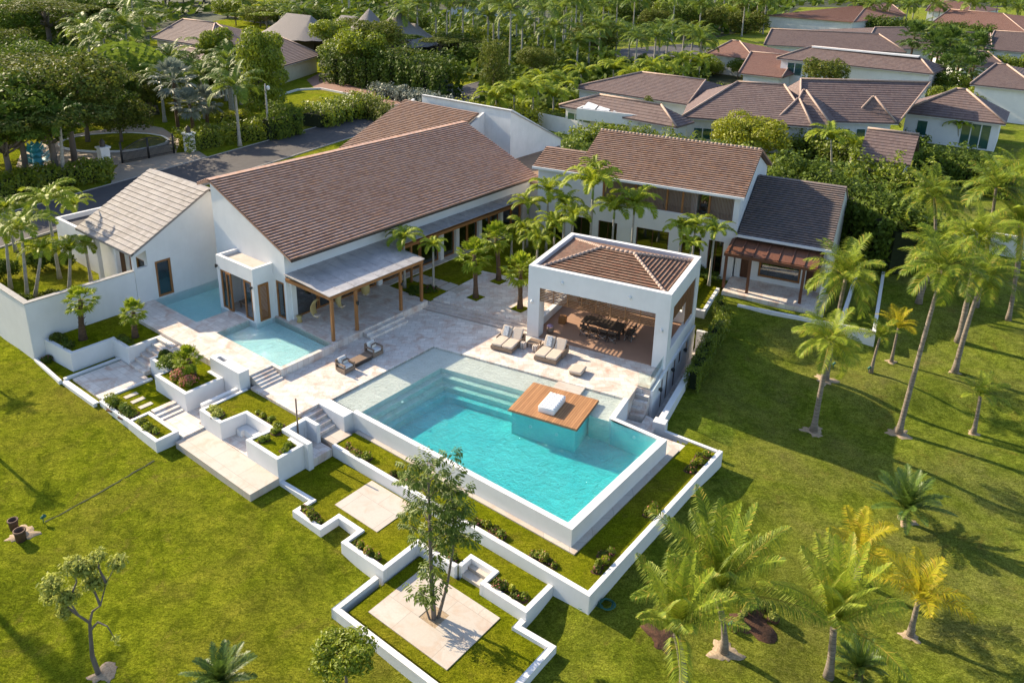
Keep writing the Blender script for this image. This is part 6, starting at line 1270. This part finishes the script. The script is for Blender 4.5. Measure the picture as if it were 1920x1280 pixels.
for q, cq, lb, s in (((365, 262), (355, 195), 'silvery fan palm behind the right gate pillar', 1.8), ((335, 250), (325, 150), 'big grey green fan palm in front of the upper left house', 2.3), ((390, 245), (388, 190), 'dark fan palm between the gate and the slender palm', 1.8)):
    palm('fan', q, cq, lb, 'leaf_silver', 'trunk_brown', (.25, .2), s, 1, gz=0)
palm('trav', (240, 215), (242, 165), 'fan shaped traveller palm below the very tall palm', 'leaf_royal', 'trunk_brown', (.3, .25), 2.0, 1, gz=0, rz=.4)
for q, cq, s, lb in (((782, 172), (782, 150), 2.6, 'silver blue fan palm beyond the brick driveway, left of two'), ((820, 178), (820, 160), 2.5, 'silver blue fan palm beyond the brick driveway, right of two')): palm('fan', q, cq, lb, 'leaf_silver', 'bark', (.2, .15), s, 2, gz=0)
for q, H_, r_, lb, mt, sd_ in (((870-250, 128), 11, 5.0, 'broad crowned tree behind the carport roof', 'leaf_bright', 15), ((680, 158), 11, 5.5, 'leafy tree at the head of the brick driveway, nearest', 'leaf_bright', 16), ((712, 150), 12.5, 5.5, 'leafy tree at the head of the brick driveway, taller one behind', 'leaf_olive', 17), ((1110, 118), 10, 6.5, 'big round dark tree beside the far road', 'leaf_olive', 18), ((925, 175), 9, 3.5, 'pale olive tree rising behind the rear building', 'leaf_olive', 19), ((1005, 160), 8, 4.5, 'small pale leaved tree among the palms behind the rear building', 'leaf_olive', 20)):
    tree('round' if r_ > 4 else 'column', P(*q), H_, r_, lb, mt, sd_ % 4+30)
# palms in rows behind the house
for i, (bq, cq) in enumerate((((932, 232), (930, 188)), ((965, 235), (962, 178)), ((1000, 232), (990, 172)), ((1038, 232), (1038, 182)), ((1062, 205), (1060, 160)), ((1010, 205), (1015, 158)), ((985, 215), (972, 205)), ((1190, 190), (1195, 150)), ((1225, 185), (1222, 130)), ((1130, 150), (1130, 112)), ((1150, 170), (1152, 132)), ((1245, 180), (1250, 140)), ((1280, 165), (1278, 118)), ((1310, 160), (1308, 120)), ((1090, 175), (1092, 140)))):
    palm('adon', bq, cq, 'golden green palm in the cluster behind the '+('rear building' if i < 7 else 'solar heater house'), 'leaf_adon', 'trunk_pale', (.16, .11), 2.3 if i < 7 else 2.4, 1+i % 3, gz=0, shaft=False, curve=0, group='palms behind the '+('rear building' if i < 7 else 'solar heater house'), share='adonfar')
# palms beyond the left edge whose shadows cross the lawn
for q, h_, lb, kd, sc_ in (((78, 1240), 9, 'coconut palm beyond the left edge, throwing the long shadow at the lower left', 'coco', .8), ((12, 742), 3.4, 'small palm beyond the left edge near the boundary wall', 'small', .8), ((48, 905), 3.2, 'small palm beyond the left edge, middle one of three', 'small', .7)):
    g_ = G(*q); hd = Vector((sd.x, sd.y, 0)).normalized(); b_ = g_+hd*h_/math.tan(R(SUN_EL)); b_.z = zt(b_.x, b_.y); palm(kd, None, None, lb, 'leaf_coco', 'trunk', (.2, .12) if kd == 'coco' else (.1, .07), sc_, 2, b=b_, top=b_+Vector((0, 0, h_)))
# forest and palm groves: every tree a copy of its kind with its own place and size
FR = random.Random(21); taken = []
def scatter(region, n, dmin, fn, tries=40):
    xs = [p[0] for p in region]; ys = [p[1] for p in region]; k = 0
    for _ in range(n*tries):
        if k >= n: break
        x, y = FR.uniform(min(xs), max(xs)), FR.uniform(min(ys), max(ys))
        if not inside(x, y, region): continue
        p = P(x, y)
        if any((p.x-q.x)**2+(p.y-q.y)**2 < dmin*dmin for q in taken): continue
        taken.append(p); fn(p); k += 1
def fpalm(lo, hi, group, share='royalfar', s=(1.5, 2.1)):
    def f(p):
        h = FR.uniform(lo, hi); palm('royal', None, None, 'tall palm '+group, 'leaf_royal', 'trunk_pale', (.24, .15), FR.uniform(*s), 1+FR.randrange(3), b=p, top=p+Vector((0, 0, h)), group='palms '+group, share=share, curve=0)
    return f
def ftree(lo, hi, rl, rh, group, mats=('leaf_dense', 'leaf_olive', 'leaf_dense', 'leaf_bright'), shapes=('round', 'umbrella', 'round')):
    def f(p):
        h = FR.uniform(lo, hi); sh = FR.choice(shapes); mt = FR.choice(mats); tree(sh, p, h, FR.uniform(rl, rh), {'leaf_dense': 'dark green', 'leaf_olive': 'olive green', 'leaf_bright': 'bright green'}[mt]+' tree '+group, mt, 40+FR.randrange(2), 'trees '+group, flat=1.0 if sh == 'round' else .7)
    return f
scatter([(-30, -25), (400, -25), (400, 25), (-30, 30)], 22, 9, ftree(9, 13, 7, 11, 'in the woods at the top left'))
scatter([(530, -40), (1950, -40), (1950, -2), (530, 4)], 46, 10, ftree(8, 12, 7, 11, 'in the far woods along the top edge'))
scatter([(-30, 40), (270, 40), (270, 150), (-30, 190)], 22, 6, ftree(7, 12, 4, 7, 'in the dark grove at the left'))
scatter([(150, 60), (275, 60), (285, 200), (180, 215)], 12, 4, fpalm(6, 11, 'in the dark grove at the left', s=(1.3, 1.8)))
scatter([(180, 140), (285, 145), (290, 215), (190, 225)], 10, 3.5, ftree(5, 8, 2.5, 4, 'beside the upper left neighbour house', shapes=('round', 'round')))
scatter([(285, 165), (460, 185), (450, 225), (300, 235)], 16, 3.2, fpalm(4.5, 8, 'in front of the upper left neighbour house', s=(1.2, 1.6)))
scatter([(1500, 100), (1520, 98), (1820, 66), (1850, 66), (1840, 74), (1640, 100)], 8, 6, ftree(4, 6, 3, 5, 'between the far brown roofs', shapes=('round', 'round')))
scatter([(425, 28), (620, 38), (610, 60), (430, 62)], 11, 6, ftree(5, 7.5, 4, 6, 'behind the upper left neighbour house'))
scatter([(425, 30), (520, 40), (600, 62), (530, 66)], 6, 5, fpalm(5, 7, 'behind the upper left neighbour house', s=(1.3, 1.6)))
scatter([(610, 75), (900, 75), (900, 150), (640, 140)], 16, 5, ftree(6, 9, 4, 6, 'in the shady grove beyond the brick driveway'))
scatter([(720, 62), (1090, 50), (1090, 140), (760, 140)], 34, 5.5, fpalm(9, 14, 'in the grove behind the villa'))
scatter([(600, 8), (1000, 8), (1000, 45), (620, 40)], 18, 9, fpalm(9, 13, 'in front of the thatched huts'))
scatter([(1020, 5), (1450, 5), (1430, 62), (1120, 70)], 24, 9, ftree(7, 11, 5, 8, 'around the distant clearing', shapes=('round', 'round')))
scatter([(1040, 10), (1440, 10), (1420, 80), (1120, 84)], 22, 8, fpalm(9, 13, 'around the distant clearing'))
scatter([(1060, 112), (1330, 108), (1330, 150), (1210, 165), (1070, 150)], 14, 5, fpalm(6, 9, 'beside the far road', s=(1.3, 1.7)))
scatter([(1330, 112), (1440, 146), (1400, 152), (1310, 140)], 8, 3.5, ftree(3, 4.5, 2.5, 3.5, 'in front of the reddish roofs', ('leaf_bright', 'leaf_dense'), ('round',)))
scatter([(1380, 40), (1440, 40), (1440, 72), (1390, 72)], 7, 5, fpalm(8, 12, 'left of the long shaded roof'))
scatter([(1480, -5), (1960, -5), (1960, 14), (1480, 12)], 16, 10, fpalm(9, 13, 'among the far reddish roofs'))
scatter([(1600, 44), (1930, 60), (1930, 66), (1600, 50)], 14, 7, fpalm(7, 10, 'in the hedge line between the far roofs', s=(1.6, 2.0)))
scatter([(1750, 118), (1800, 120), (1810, 165), (1770, 172)], 8, 3.5, fpalm(4, 7, 'between the two right hand houses', s=(1.2, 1.5)))
scatter([(1690, 100), (1800, 108), (1800, 118), (1720, 112)], 6, 4, fpalm(5, 8, 'behind the right end of the two storey house', s=(1.3, 1.7)))
scatter([(1080, 215), (1250, 232), (1250, 245), (1090, 228)], 0, 4, fpalm(4, 6, 'x'))
for q, cq, s, lb in (((1560, 330), (1558, 262), 1.9, 'dark palm in front of the neighbour villa, left'), ((1590, 325), (1600, 275), 1.4, 'bright palm in front of the neighbour villa garage roof'), ((1640, 250), (1625, 225), 1.3, 'small palm before the neighbour villa windows, left'), ((1668, 255), (1665, 235), 1.1, 'small palm before the neighbour villa windows, right'), ((1797, 275), (1797, 238), 1.3, 'yellow palm in front of the tall greenish windows')):
    palm('adon', q, cq, lb, 'leaf_adon', 'trunk_pale', (.12, .09), s, 2, gz=0, curve=0)
# undergrowth of the woods: leafy mass nobody could count
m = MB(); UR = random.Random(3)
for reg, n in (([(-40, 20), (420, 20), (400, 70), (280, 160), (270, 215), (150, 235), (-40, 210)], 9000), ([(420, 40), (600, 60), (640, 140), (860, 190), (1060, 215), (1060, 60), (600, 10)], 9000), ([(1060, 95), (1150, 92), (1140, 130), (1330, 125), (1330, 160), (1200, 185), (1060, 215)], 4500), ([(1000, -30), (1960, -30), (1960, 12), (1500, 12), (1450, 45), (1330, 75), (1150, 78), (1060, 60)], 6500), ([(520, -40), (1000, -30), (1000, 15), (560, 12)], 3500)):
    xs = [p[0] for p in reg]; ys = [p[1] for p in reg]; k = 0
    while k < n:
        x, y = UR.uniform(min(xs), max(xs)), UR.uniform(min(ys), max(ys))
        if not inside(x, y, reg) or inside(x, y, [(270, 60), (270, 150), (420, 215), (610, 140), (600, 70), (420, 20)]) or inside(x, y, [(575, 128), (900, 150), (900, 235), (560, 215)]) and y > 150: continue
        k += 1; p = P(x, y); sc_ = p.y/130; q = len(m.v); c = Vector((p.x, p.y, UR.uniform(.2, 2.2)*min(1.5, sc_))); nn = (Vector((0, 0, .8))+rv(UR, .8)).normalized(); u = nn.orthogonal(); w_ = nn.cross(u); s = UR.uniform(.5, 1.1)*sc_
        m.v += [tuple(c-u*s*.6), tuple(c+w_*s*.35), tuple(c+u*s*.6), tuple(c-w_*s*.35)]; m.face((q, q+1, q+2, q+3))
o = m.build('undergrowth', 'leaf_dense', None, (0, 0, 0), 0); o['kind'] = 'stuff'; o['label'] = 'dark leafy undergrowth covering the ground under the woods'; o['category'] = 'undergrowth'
# gate, pillars, sculpture, pole
gp, gq = P(232, 306), P(325, 288)
def pillar(b, label):
    t = T('gate_pillar', label, 'pillar', 2, (*I(2, b), 0)); u, v = I(2, b); m = MB(); m.box(u-.5, u+.5, v-.5, v+.5, 0, 2.2); m.box(u-.62, u+.62, v-.62, v+.62, 2.2, 2.4); m.build('post', 'white', t); m = MB(); m.lathe([(.32, 2.4), (.32, 2.9), (.2, 3.1), (.0, 3.3)], 8, (u, v, 0)); m.build('lantern', 'dark', t)
pillar(P(198, 313), 'white gate pillar at the left of the iron driveway gate'); pillar(P(357, 284), 'white gate pillar with a slanted white wing wall right of the gate')
t = T('driveway_gate', 'black wrought iron double gate arched at the top', 'gate', 0, tuple(gp)); e = (gq-gp); L = e.length; e.normalize()
for s_ in (0, 1):
    m = MB(); nb = 22
    for i in range(nb+1):
        f = (i/nb)*.5+.5*s_; hgt_ = 1.5+1.0*math.sin(math.pi*f); p = gp+e*L*f; m.tube([p, p+Vector((0, 0, hgt_))], .035, 4)
    for hh in (.25, 1.2): m.tube([gp+e*L*.5*s_+Vector((0, 0, hh)), gp+e*L*(.5+.5*s_)+Vector((0, 0, hh))], .04, 4)
    m.tube([gp+e*L*(.5*s_+.5*i/10)+Vector((0, 0, 1.5+1.0*math.sin(math.pi*(.5*s_+.5*i/10)))) for i in range(11)], .05, 4); m.build('gate_leaf', 'black', t)
for f in (-.02, .5, 1.02): m = MB(); p = gp+e*L*f; m.tube([p, p+Vector((0, 0, 2.5))], .11, 6); m.build('gate_post', 'black', t)
b = P(72, 312); t = T('agave_sculpture', 'turquoise agave shaped sculpture of stacked curled leaves', 'sculpture', 0, tuple(b)); m = MB()
for k_, (z, r_) in enumerate(((.6, 2.1), (1.25, 1.7), (1.8, 1.3), (2.3, .9))):
    for i in range(9):
        a = 2*math.pi*i/9+.35*k_; d = Vector((math.cos(a), math.sin(a), 0)); s_ = Vector((-d.y, d.x, 0)); q = len(m.v)
        for f, w_, dz in ((0, .15, -.5), (.4, .36, -.05), (.75, .28, .15), (1, .02, .5)): c_ = b+d*r_*f+Vector((0, 0, z+dz)); m.v += [tuple(c_-s_*w_), tuple(c_+s_*w_)]
        for j in range(3): m.face((q+2*j, q+2*j+1, q+2*j+3, q+2*j+2), smooth=True)
m.build('leaves', 'teal', t); m = MB(); m.lathe([(.7, 0), (.5, .3), (.4, 2.4), (0, 2.6)], 12, tuple(b)); m.build('stem', 'teal', t)
b = P(505, 262); t = T('utility_pole', 'thin pale utility pole with a lamp near its top beside the street', 'pole', 0, tuple(b)); m = MB(); m.tube([b, b+Vector((0, 0, 7.4))], [.16, .10], 8); m.build('pole', 'concrete', t); m = MB(); c_ = b+Vector((.35, 0, 6.9)); m.lathe([(.0, .3), (.2, .2), (.25, -.1), (.1, -.3)], 10, tuple(c_)); m.tube([b+Vector((0, 0, 7)), c_+Vector((0, 0, .1))], .04, 5); m.build('lamp', 'white', t)
b = P(542, 252); t = T('transformer_box', 'dark green transformer cabinet among the street shrubs', 'cabinet', 2, (*I(2, b), 0)); u, v = I(2, b); m = MB(); m.box(u-.9, u+.9, v-.9, v+.9, 0, 2.2); m.build('cabinet', 'green', t, bevel=.05); m = MB(); m.box(u-.98, u+.98, v-.98, v+.98, 2.2, 2.35); m.build('lid', 'green', t); m = MB(); m.box(u+.9, u+.93, v-.7, v-.02, .3, 1.9); m.box(u+.9, u+.93, v+.02, v+.7, .3, 1.9); m.build('door', 'teal', t)
isl = P(215, 268); m = MB(); m.prism([(isl.x+6.5*math.cos(a*.3927), isl.y+5*math.sin(a*.3927)) for a in range(16)], -.2, .16); m.build('drive_island', 'lawn', None, (0, 0, 0), 0, kind='structure')
m = MB(); m.wall([(isl.x+6.7*math.cos(-a*.3927), isl.y+5.2*math.sin(-a*.3927)) for a in range(16)], -.25, -.1, .22, True); STR(m, 'kerb', 'white')
m = MB(); m.wall([tuple(P(*q)[:2]) for q in ((510, 185), (560, 170), (600, 168), (650, 178), (740, 215))], .25, -.1, .3); STR(m, 'kerb', 'white')
m = MB(); m.wall([tuple(P(*q)[:2]) for q in ((640, 142), (700, 152), (800, 195))], .25, -.1, .3); STR(m, 'kerb', 'white')

# ---------------------------------------------------------------- furniture and small things
def daybed(u, v, label, throw, first=[None]):
    t = T('double_daybed', label, 'daybed', 1, (u, v, 0), 'double daybeds beside the pool'); w, L = 1.55, 2.0
    m = MB(); m.box(u-w/2, u+w/2, v-L/2, v+L/2-.1, .08, .30); m.box(u-w/2-.06, u-w/2, v-.1, v+L/2, .08, .52); m.box(u+w/2, u+w/2+.06, v-.1, v+L/2, .08, .52); m.box(u-w/2-.06, u+w/2+.06, v+L/2-.1, v+L/2-.03, .08, .62); m.build('frame', 'furn', t, bevel=.015)
    for i in (-1, 1):
        m = MB(); m.rbox((u+i*w/4, v-.32, .39), (w/2-.04, 1.25, .17), 0, 0, .05); m.build('seat_cushion', 'cushion', t)
        n = MB(); n.rbox((0, 0, 0), (w/2-.06, .85, .15), 0, 0, .05); n.xf(Matrix.Translation((u+i*w/4, v+.62, .66)) @ Matrix.Rotation(R(52), 4, 'X')); n.build('back_cushion', 'cushion', t)
        for y_ in (-L/2+.05,): m = MB(); m.box(u+i*(w/2-.08)-.04, u+i*(w/2-.08)+.04, v+y_, v+y_+.08, 0, .08); m.build('leg', 'furn', t)
    o = bpy.data.objects.get('x'); n = MB(); n.rbox((0, 0, 0), (.36, .7, .05), 0, 0, .02); n.xf(Matrix.Translation((u-w/4+throw, v+.52, .77)) @ Matrix.Rotation(R(50), 4, 'X') @ Matrix.Rotation(R(6), 4, 'Z')); o = n.build('throw', 'cushion_blue', None, (u, v+.5, .7), 1); o['label'] = 'blue patterned throw over the left cushion of the '+('left' if u < -20 else 'right')+' daybed'; o['category'] = 'throw'
daybed(-20.9, 42.15, 'left one of the two beige double daybeds at the pavilion', .0); daybed(-17.8, 42.2, 'right one of the two beige double daybeds, in front of the pavilion opening', .02)
t = T('side_table', 'low wooden side table between the two daybeds', 'table', 1, (-19.35, 42.9, 0)); m = MB(); m.box(-19.75, -18.95, 42.55, 43.3, .30, .36); m.build('table_top', 'furn', t, bevel=.01)
for a in (-19.72, -19.04):
    for b in (42.58, 43.21): m = MB(); m.box(a, a+.07, b, b+.07, 0, .3); m.build('leg', 'furn', t)
B = NB('striped towel'); sp = B.n('SeparateXYZ'); B.l(B.co(), sp.inputs[0]); MT['stripe'] = B.fin(B.mix(B.math('LESS_THAN', B.math('FRACT', B.math('MULTIPLY', sp.outputs[0], 9)), .45), (.66, .58, .50), (.14, .09, .08)), .9)
for u, lb in ((-19.85, 'striped towel stool at the left end of the low side table'), (-18.95, 'striped towel stool at the right end of the low side table')):
    m = MB(); m.rbox((u, 42.3, .24), (.36, .30, .46), 0, 0, .04); o = m.build('striped_stool', 'stripe', None, (u, 42.3, 0), 1); o['label'] = lb; o['category'] = 'stool'
t = T('pouf', 'square beige pouf alone on the sunlit terrace', 'pouf', 1, (-15.5, 41.1, 0)); m = MB(); m.box(-15.86, -15.14, 40.65, 41.55, .03, .14); m.build('base', 'furn', t); m = MB(); m.rbox((-15.5, 41.1, .25), (.84, 1.02, .20), 0, 0, .06); m.build('cushion', 'cushion', t)
def armchair(u, v, label, pil):
    t = T('armchair', label, 'armchair', 2, (u, v, 0), 'wooden armchairs by the long table'); w = .86
    m = MB(); m.box(u-w/2, u+w/2, v-w/2, v+w/2, .06, .30); m.box(u-w/2, u-w/2+.07, v-w/2, v+w/2, .30, .78); m.build('frame', 'furn', t, bevel=.012)
    for s_ in (-1, 1):
        y = v+s_*(w/2-.06); m = MB(); m.box(u-w/2+.07, u+w/2, y-.06, y+.06, .54, .60); m.box(u+w/2-.08, u+w/2, y-.04, y+.04, .3, .54); m.build('armrest', 'furn', t)
    m = MB(); m.rbox((u+.03, v, .38), (.7, .62, .15), 0, 0, .05); m.build('seat_cushion', 'cushion_white', t)
    n = MB(); n.rbox((0, 0, 0), (.14, .58, .44), 0, 0, .05); n.xf(Matrix.Translation((u-.27, v, .64)) @ Matrix.Rotation(R(-14), 4, 'Y')); n.build('back_cushion', 'cushion_white', t)
    n = MB(); n.rbox((0, 0, 0), (.11, .36, .32), 0, 0, .04); n.xf(Matrix.Translation((u-.12, v+.08, .60)) @ Matrix.Rotation(R(-24), 4, 'Y')); o = n.build('throw_pillow', pil, None, (u-.12, v, .5), 2); o['label'] = 'small striped pillow on the '+('sunlit near' if v < 29 else 'shaded far')+' armchair'; o['category'] = 'pillow'
armchair(-34.6, 28.02, 'wooden armchair with grey cushions, the sunlit one nearer the shallow pool', 'stripe'); armchair(-34.8, 30.55, 'wooden armchair with grey cushions, the shaded one farther from the shallow pool', 'stripe')
t = T('low_table', 'long low dark table between the two armchairs', 'table', 2, (-34.65, 29.25, 0)); m = MB(); m.box(-35.0, -34.3, 28.55, 30.0, .28, .34); m.build('table_top', 'furn', t, bevel=.01); m = MB(); m.box(-34.96, -34.34, 28.6, 29.95, .04, .28); m.build('base', 'dark', t)
# tufted lounger on the deck
t = T('tufted_lounger', 'white tufted flat lounger on the teak deck', 'lounger', 1, (-15.27, 36.65, .12)); m = MB(); m.rbox((-15.27, 36.65, .31), (.98, 1.72, .38), 0, 0, .035)
m.build('body', 'vinyl', t); m = MB(); nx_, ny_ = 4, 7; n = 33
gx_ = [-.47+.94*i/(4*nx_) for i in range(4*nx_+1)]; gy_ = [-.84+1.68*i/(4*ny_) for i in range(4*ny_+1)]
for y in gy_:
    for x in gx_: fx, fy = (x+.47)/.94*nx_, (y+.84)/1.68*ny_; m.v.append((-15.27+x, 36.65+y, .49+.055*abs(math.sin(math.pi*fx)*math.sin(math.pi*fy))**.45))
W_ = len(gx_)
for j in range(len(gy_)-1):
    for i in range(W_-1): m.face((j*W_+i, j*W_+i+1, (j+1)*W_+i+1, (j+1)*W_+i), smooth=True)
m.build('tufting', 'vinyl', t)
# dining set
t = T('dining_table', 'long dark wooden dining table inside the pavilion', 'table', 1, (-16, 46.95, .03)); m = MB(); m.box(-17.45, -14.55, 46.35, 47.55, .74, .80)
for i in range(9): m.box(-17.4+.32*i, -17.38+.32*i, 46.36, 47.54, .80, .803)
m.build('table_top', 'dark', t, bevel=.01)
for a in (-17.35, -14.77):
    for b in (46.45, 47.33): m = MB(); m.box(a, a+.12, b, b+.12, .03, .74); m.build('leg', 'dark', t)
def dchair(u, v, rz, label):
    t = bpy.data.objects.new('dining_chair', None); COL.objects.link(t); t.location = F(1, u, v, .035); t.rotation_euler.z = TH[1]+rz; t['_b'] = [0, 0, 0]; t['label'] = label; t['category'] = 'chair'; t['group'] = 'dark folding chairs around the dining table'
    m = MB(); m.box(-.25, .25, -.22, .22, .44, .47); m.build('seat', 'dark', t); m = MB(); m.box(-.25, .25, -.26, -.24, .66, .88); m.build('backrest', 'dark', t)
    for s_ in (-1, 1):
        m = MB(); x = s_*.26; m.tube([(x, -.25, 0), (x, .22, .45)], .016, 5); m.tube([(x, .25, 0), (x, -.22, .45)], .016, 5); m.tube([(x, -.25, .45), (x, -.25, .9)], .016, 5); m.box(x-.025, x+.025, -.27, .24, .63, .66); m.tube([(x, .2, .45), (x, .2, .64)], .014, 5); m.build('side_frame', 'dark', t)
    m = MB(); m.tube([(-.26, .24, .03), (.26, .24, .42)], .013, 5); m.tube([(.26, .24, .03), (-.26, .24, .42)], .013, 5); m.tube([(-.26, -.24, .03), (.26, -.24, .42)], .013, 5); m.tube([(.26, -.24, .03), (-.26, -.24, .42)], .013, 5); m.build('cross_legs', 'steel', t)
on = ['first', 'second', 'third', 'fourth']
for i in range(4): dchair(-17.0+.68*i, 46.0, 0, 'dark folding chair on the pool side of the dining table, %s from the left' % on[i])
for i in range(4): dchair(-17.0+.68*i, 47.9, math.pi, 'dark folding chair on the far side of the dining table, %s from the left' % on[i])
dchair(-14.1, 46.75, math.pi/2, 'dark folding chair at the right end of the dining table, nearer the pool'); dchair(-14.1, 47.35, math.pi/2, 'dark folding chair at the right end of the dining table, farther from the pool')
for i in range(3): dchair(-18.9+.8*i, 50.2, math.pi, 'dark chair standing along the back wall of the pavilion, %s from the left' % on[i])
m = MB(); m.rbox((-19.05, 47.0, .28), (.5, .5, .5), .1); o = m.build('wood_block_stool', 'wood', None, (-19.05, 47, .03), 1, bevel=.03); o['label'] = 'honey coloured solid wood block stool inside the pavilion'; o['category'] = 'stool'
t = T('flower_basket', 'woven basket with lavender flowers behind the left pavilion pillar', 'basket', 1, (-19.2, 45.2, .03)); m = MB(); m.lathe([(.0, .03), (.18, .03), (.25, .2), (.23, .42), (.2, .42), (.2, .36), (0, .36)], 14, (-19.2, 45.2, 0)); m.build('basket', 'furn', t)
m = MB(); leafcloud(m, rr, 160, [((-19.2, 45.2, .52), (.22, .22, .14))], .08, .4, .5); MT['lav'] = m_leaf('lavender blossom', (.25, .2, .45), (.45, .4, .65)); m.build('flowers', 'lav', t)
# hanging chairs
for u, v, rz, lb in ((-40.3, 30.45, .3, 'yellow hanging crescent chair under the porch, nearest the gable'), (-40.2, 32.5, 1.6, 'yellow hanging crescent chair under the porch, middle one'), (-40.5, 35.0, 2.4, 'yellow hanging crescent chair under the porch, farthest one')):
    t = T('hanging_chair', lb, 'hanging chair', 2, (u, v, 3.4)); m = MB(); n_ = 14
    for j in range(n_+1):
        a = R(-75+150*j/n_); w_ = .26*math.cos(a*.9)+.03
        for s_ in (-1, 0, 1): r_ = .52-(.10 if s_ == 0 else 0)*-1; p = Vector((-r_*math.cos(a)+.25, s_*w_, -r_*1.15*math.sin(a)*-1)); p.rotate(Matrix.Rotation(rz, 3, 'Z')); m.v.append((u+p.x, v+p.y, 1.55+p.z))
    for j in range(n_):
        for q in range(2): a = j*3+q; m.face((a, a+1, a+4, a+3), smooth=True)
    o = m.build('shell', 'yellow', t); so_ = o.modifiers.new('thick', 'SOLIDIFY'); so_.thickness = .04
    m = MB(); m.rbox((u, v, 1.05), (.42, .42, .12), rz, 0, .04); m.build('seat_cushion', 'cushion', t); m = MB(); m.tube([(u, v, 2.2), (u, v, 3.45)], .02, 5); m.build('rope', 'black', t)
m = MB(); m.lathe([(0, .5), (.2, .5), (.12, .72), (.22, .95), (0, .95)], 14, (-41.3, 29.75, 0)); o = m.build('side_stool', 'yellow', None, (-41.3, 29.75, .5), 2); o['label'] = 'small golden hourglass stool by the porch window'; o['category'] = 'stool'
# shower
t = T('outdoor_shower', 'slim outdoor shower post with a bent pipe on the white wall', 'shower', 2, (-31.95, 22.4, .06)); m = MB(); m.tube([(-31.95, 22.4, -1.07), (-31.95, 22.4, 1.7)], .045, 8); m.build('post', 'furn', t); m = MB(); m.tube([(-31.85, 22.4, -.6), (-31.7, 22.4, -.75), (-31.45, 22.42, -.6), (-31.4, 22.42, .1)], .012, 6, False); m.tube([(-31.93, 22.4, 1.0), (-31.6, 22.4, 1.05), (-31.45, 22.4, .95)], .014, 6, False); m.build('pipe', 'steel', t)
# hose coil
g_ = G(1133, 1137); t = T('garden_hose', 'coiled dark green garden hose on the grass by the wall corner', 'hose', 0, tuple(g_)); m = MB(); hr = random.Random(2)
path = [g_+Vector(((.30+.16*math.sin(i*.37))*math.cos(i*.35)+.03*math.sin(i), (.28+.13*math.sin(i*.37))*math.sin(i*.35), .03+.16*i/110+.02*math.sin(i*1.3))) for i in range(110)]; m.tube(path, .018, 6, True); m.build('coil', 'green', t)
path = [g_+Vector((-.3-.12*i, .10*math.sin(i*.9)-.02*i, .03)) for i in range(8)]; m = MB(); m.tube(path, .016, 6, True); m.build('loose_end', 'green', t)
# pots and spotlights on the left lawn
for q, s_, lb in (((27, 990), 1.0, 'brown clay pipe pot on the left lawn, the farther one'), ((40, 1012), 1.15, 'brown clay pipe pot on the left lawn, the nearer one')):
    g_ = G(*q); m = MB(); m.lathe([(0, .02), (.19*s_, .0), (.21*s_, .42*s_), (.24*s_, .44*s_), (.24*s_, .5*s_), (.19*s_, .5*s_), (.17*s_, .1), (0, .1)], 16, tuple(g_)); o = m.build('clay_pot', 'pot', None, tuple(g_), 0); o['label'] = lb; o['category'] = 'pot'
patch(G(45, 1000), .75, 'sand')
def spot(q, lb):
    g_ = G(*q); t = T('garden_spotlight', lb, 'spotlight', 0, tuple(g_)); m = MB(); m.tube([g_, g_+Vector((0, 0, .28))], .02, 6); m.build('stake', 'green', t); m = MB(); c = g_+Vector((0, 0, .34)); m.tube([c+Vector((-.09, 0, -.07)), c+Vector((.03, 0, .02)), c+Vector((.11, 0, .09))], [.05, .08, .09], 10); m.build('lamp_head', 'green', t)
for q, lb in (((82, 980), 'dark green garden spotlight on the left lawn beside the mulch patch'), ((1628, 698), 'green garden spotlight beside the left small coconut palm'), ((1562, 690), 'black garden spotlight near the palm behind the mid lawn palm'), ((1688, 972), 'teal garden spotlight beside the lone cycad'), ((1368, 1180), 'dark garden spotlight at the foot of the palm beside the mulch bed')): spot(q, lb)
pts = [(85, 978), (130, 955), (185, 925), (240, 892), (300, 858)]; L_ = [G(*q) for q in pts]; m = MB(); pr = random.Random(8); prev = None
for i in range(len(L_)-1):
    for j in range(6):
        p = L_[i].lerp(L_[i+1], j/6); p.x += pr.uniform(-.04, .04); w_ = .045*pr.uniform(.3, 1.4); d = (L_[i+1]-L_[i]).normalized(); s = Vector((-d.y, d.x, 0)); q = len(m.v)
        for c in (p-s*w_, p+s*w_): m.v.append((c.x, c.y, zt(c.x, c.y)+.012))
        if prev is not None: m.face((prev, q, q+1, prev+1))
        prev = q
STR(m, 'drain_line', 'forest')
# ---- a label of its own for every repeat of a group
names = ['first', 'second', 'third', 'fourth', 'fifth', 'sixth', 'seventh', 'eighth', 'ninth', 'tenth', 'eleventh', 'twelfth', 'thirteenth', 'fourteenth', 'fifteenth', 'sixteenth', 'seventeenth', 'eighteenth', 'nineteenth', 'twentieth']
def ordn(i):
    if i < 20: return names[i]
    tens = {2: 'twenty', 3: 'thirty', 4: 'forty', 5: 'fifty'}; a, b = divmod(i+1, 10)
    return {2: 'twentieth', 3: 'thirtieth', 4: 'fortieth', 5: 'fiftieth'}[a] if b == 0 else tens[a]+' '+names[b-1]
grp = {}
for o in bpy.data.objects:
    if o.parent is None and 'group' in o.keys(): grp.setdefault((o['group'], o['label']), []).append(o)
for (g_, lb), L_ in grp.items():
    if len(L_) < 2: continue
    def sx_(o): q = o.matrix_world.translation if False else o.location; v = Vector(q)-Vector((0, 0, CH)); return v.dot(AX)/v.dot(_w)
    L_.sort(key=sx_)
    for i, o in enumerate(L_): o['label'] = lb+', '+ordn(i)+' from the left'

for o in bpy.data.objects:
    if "_b" in o.keys(): del o["_b"]
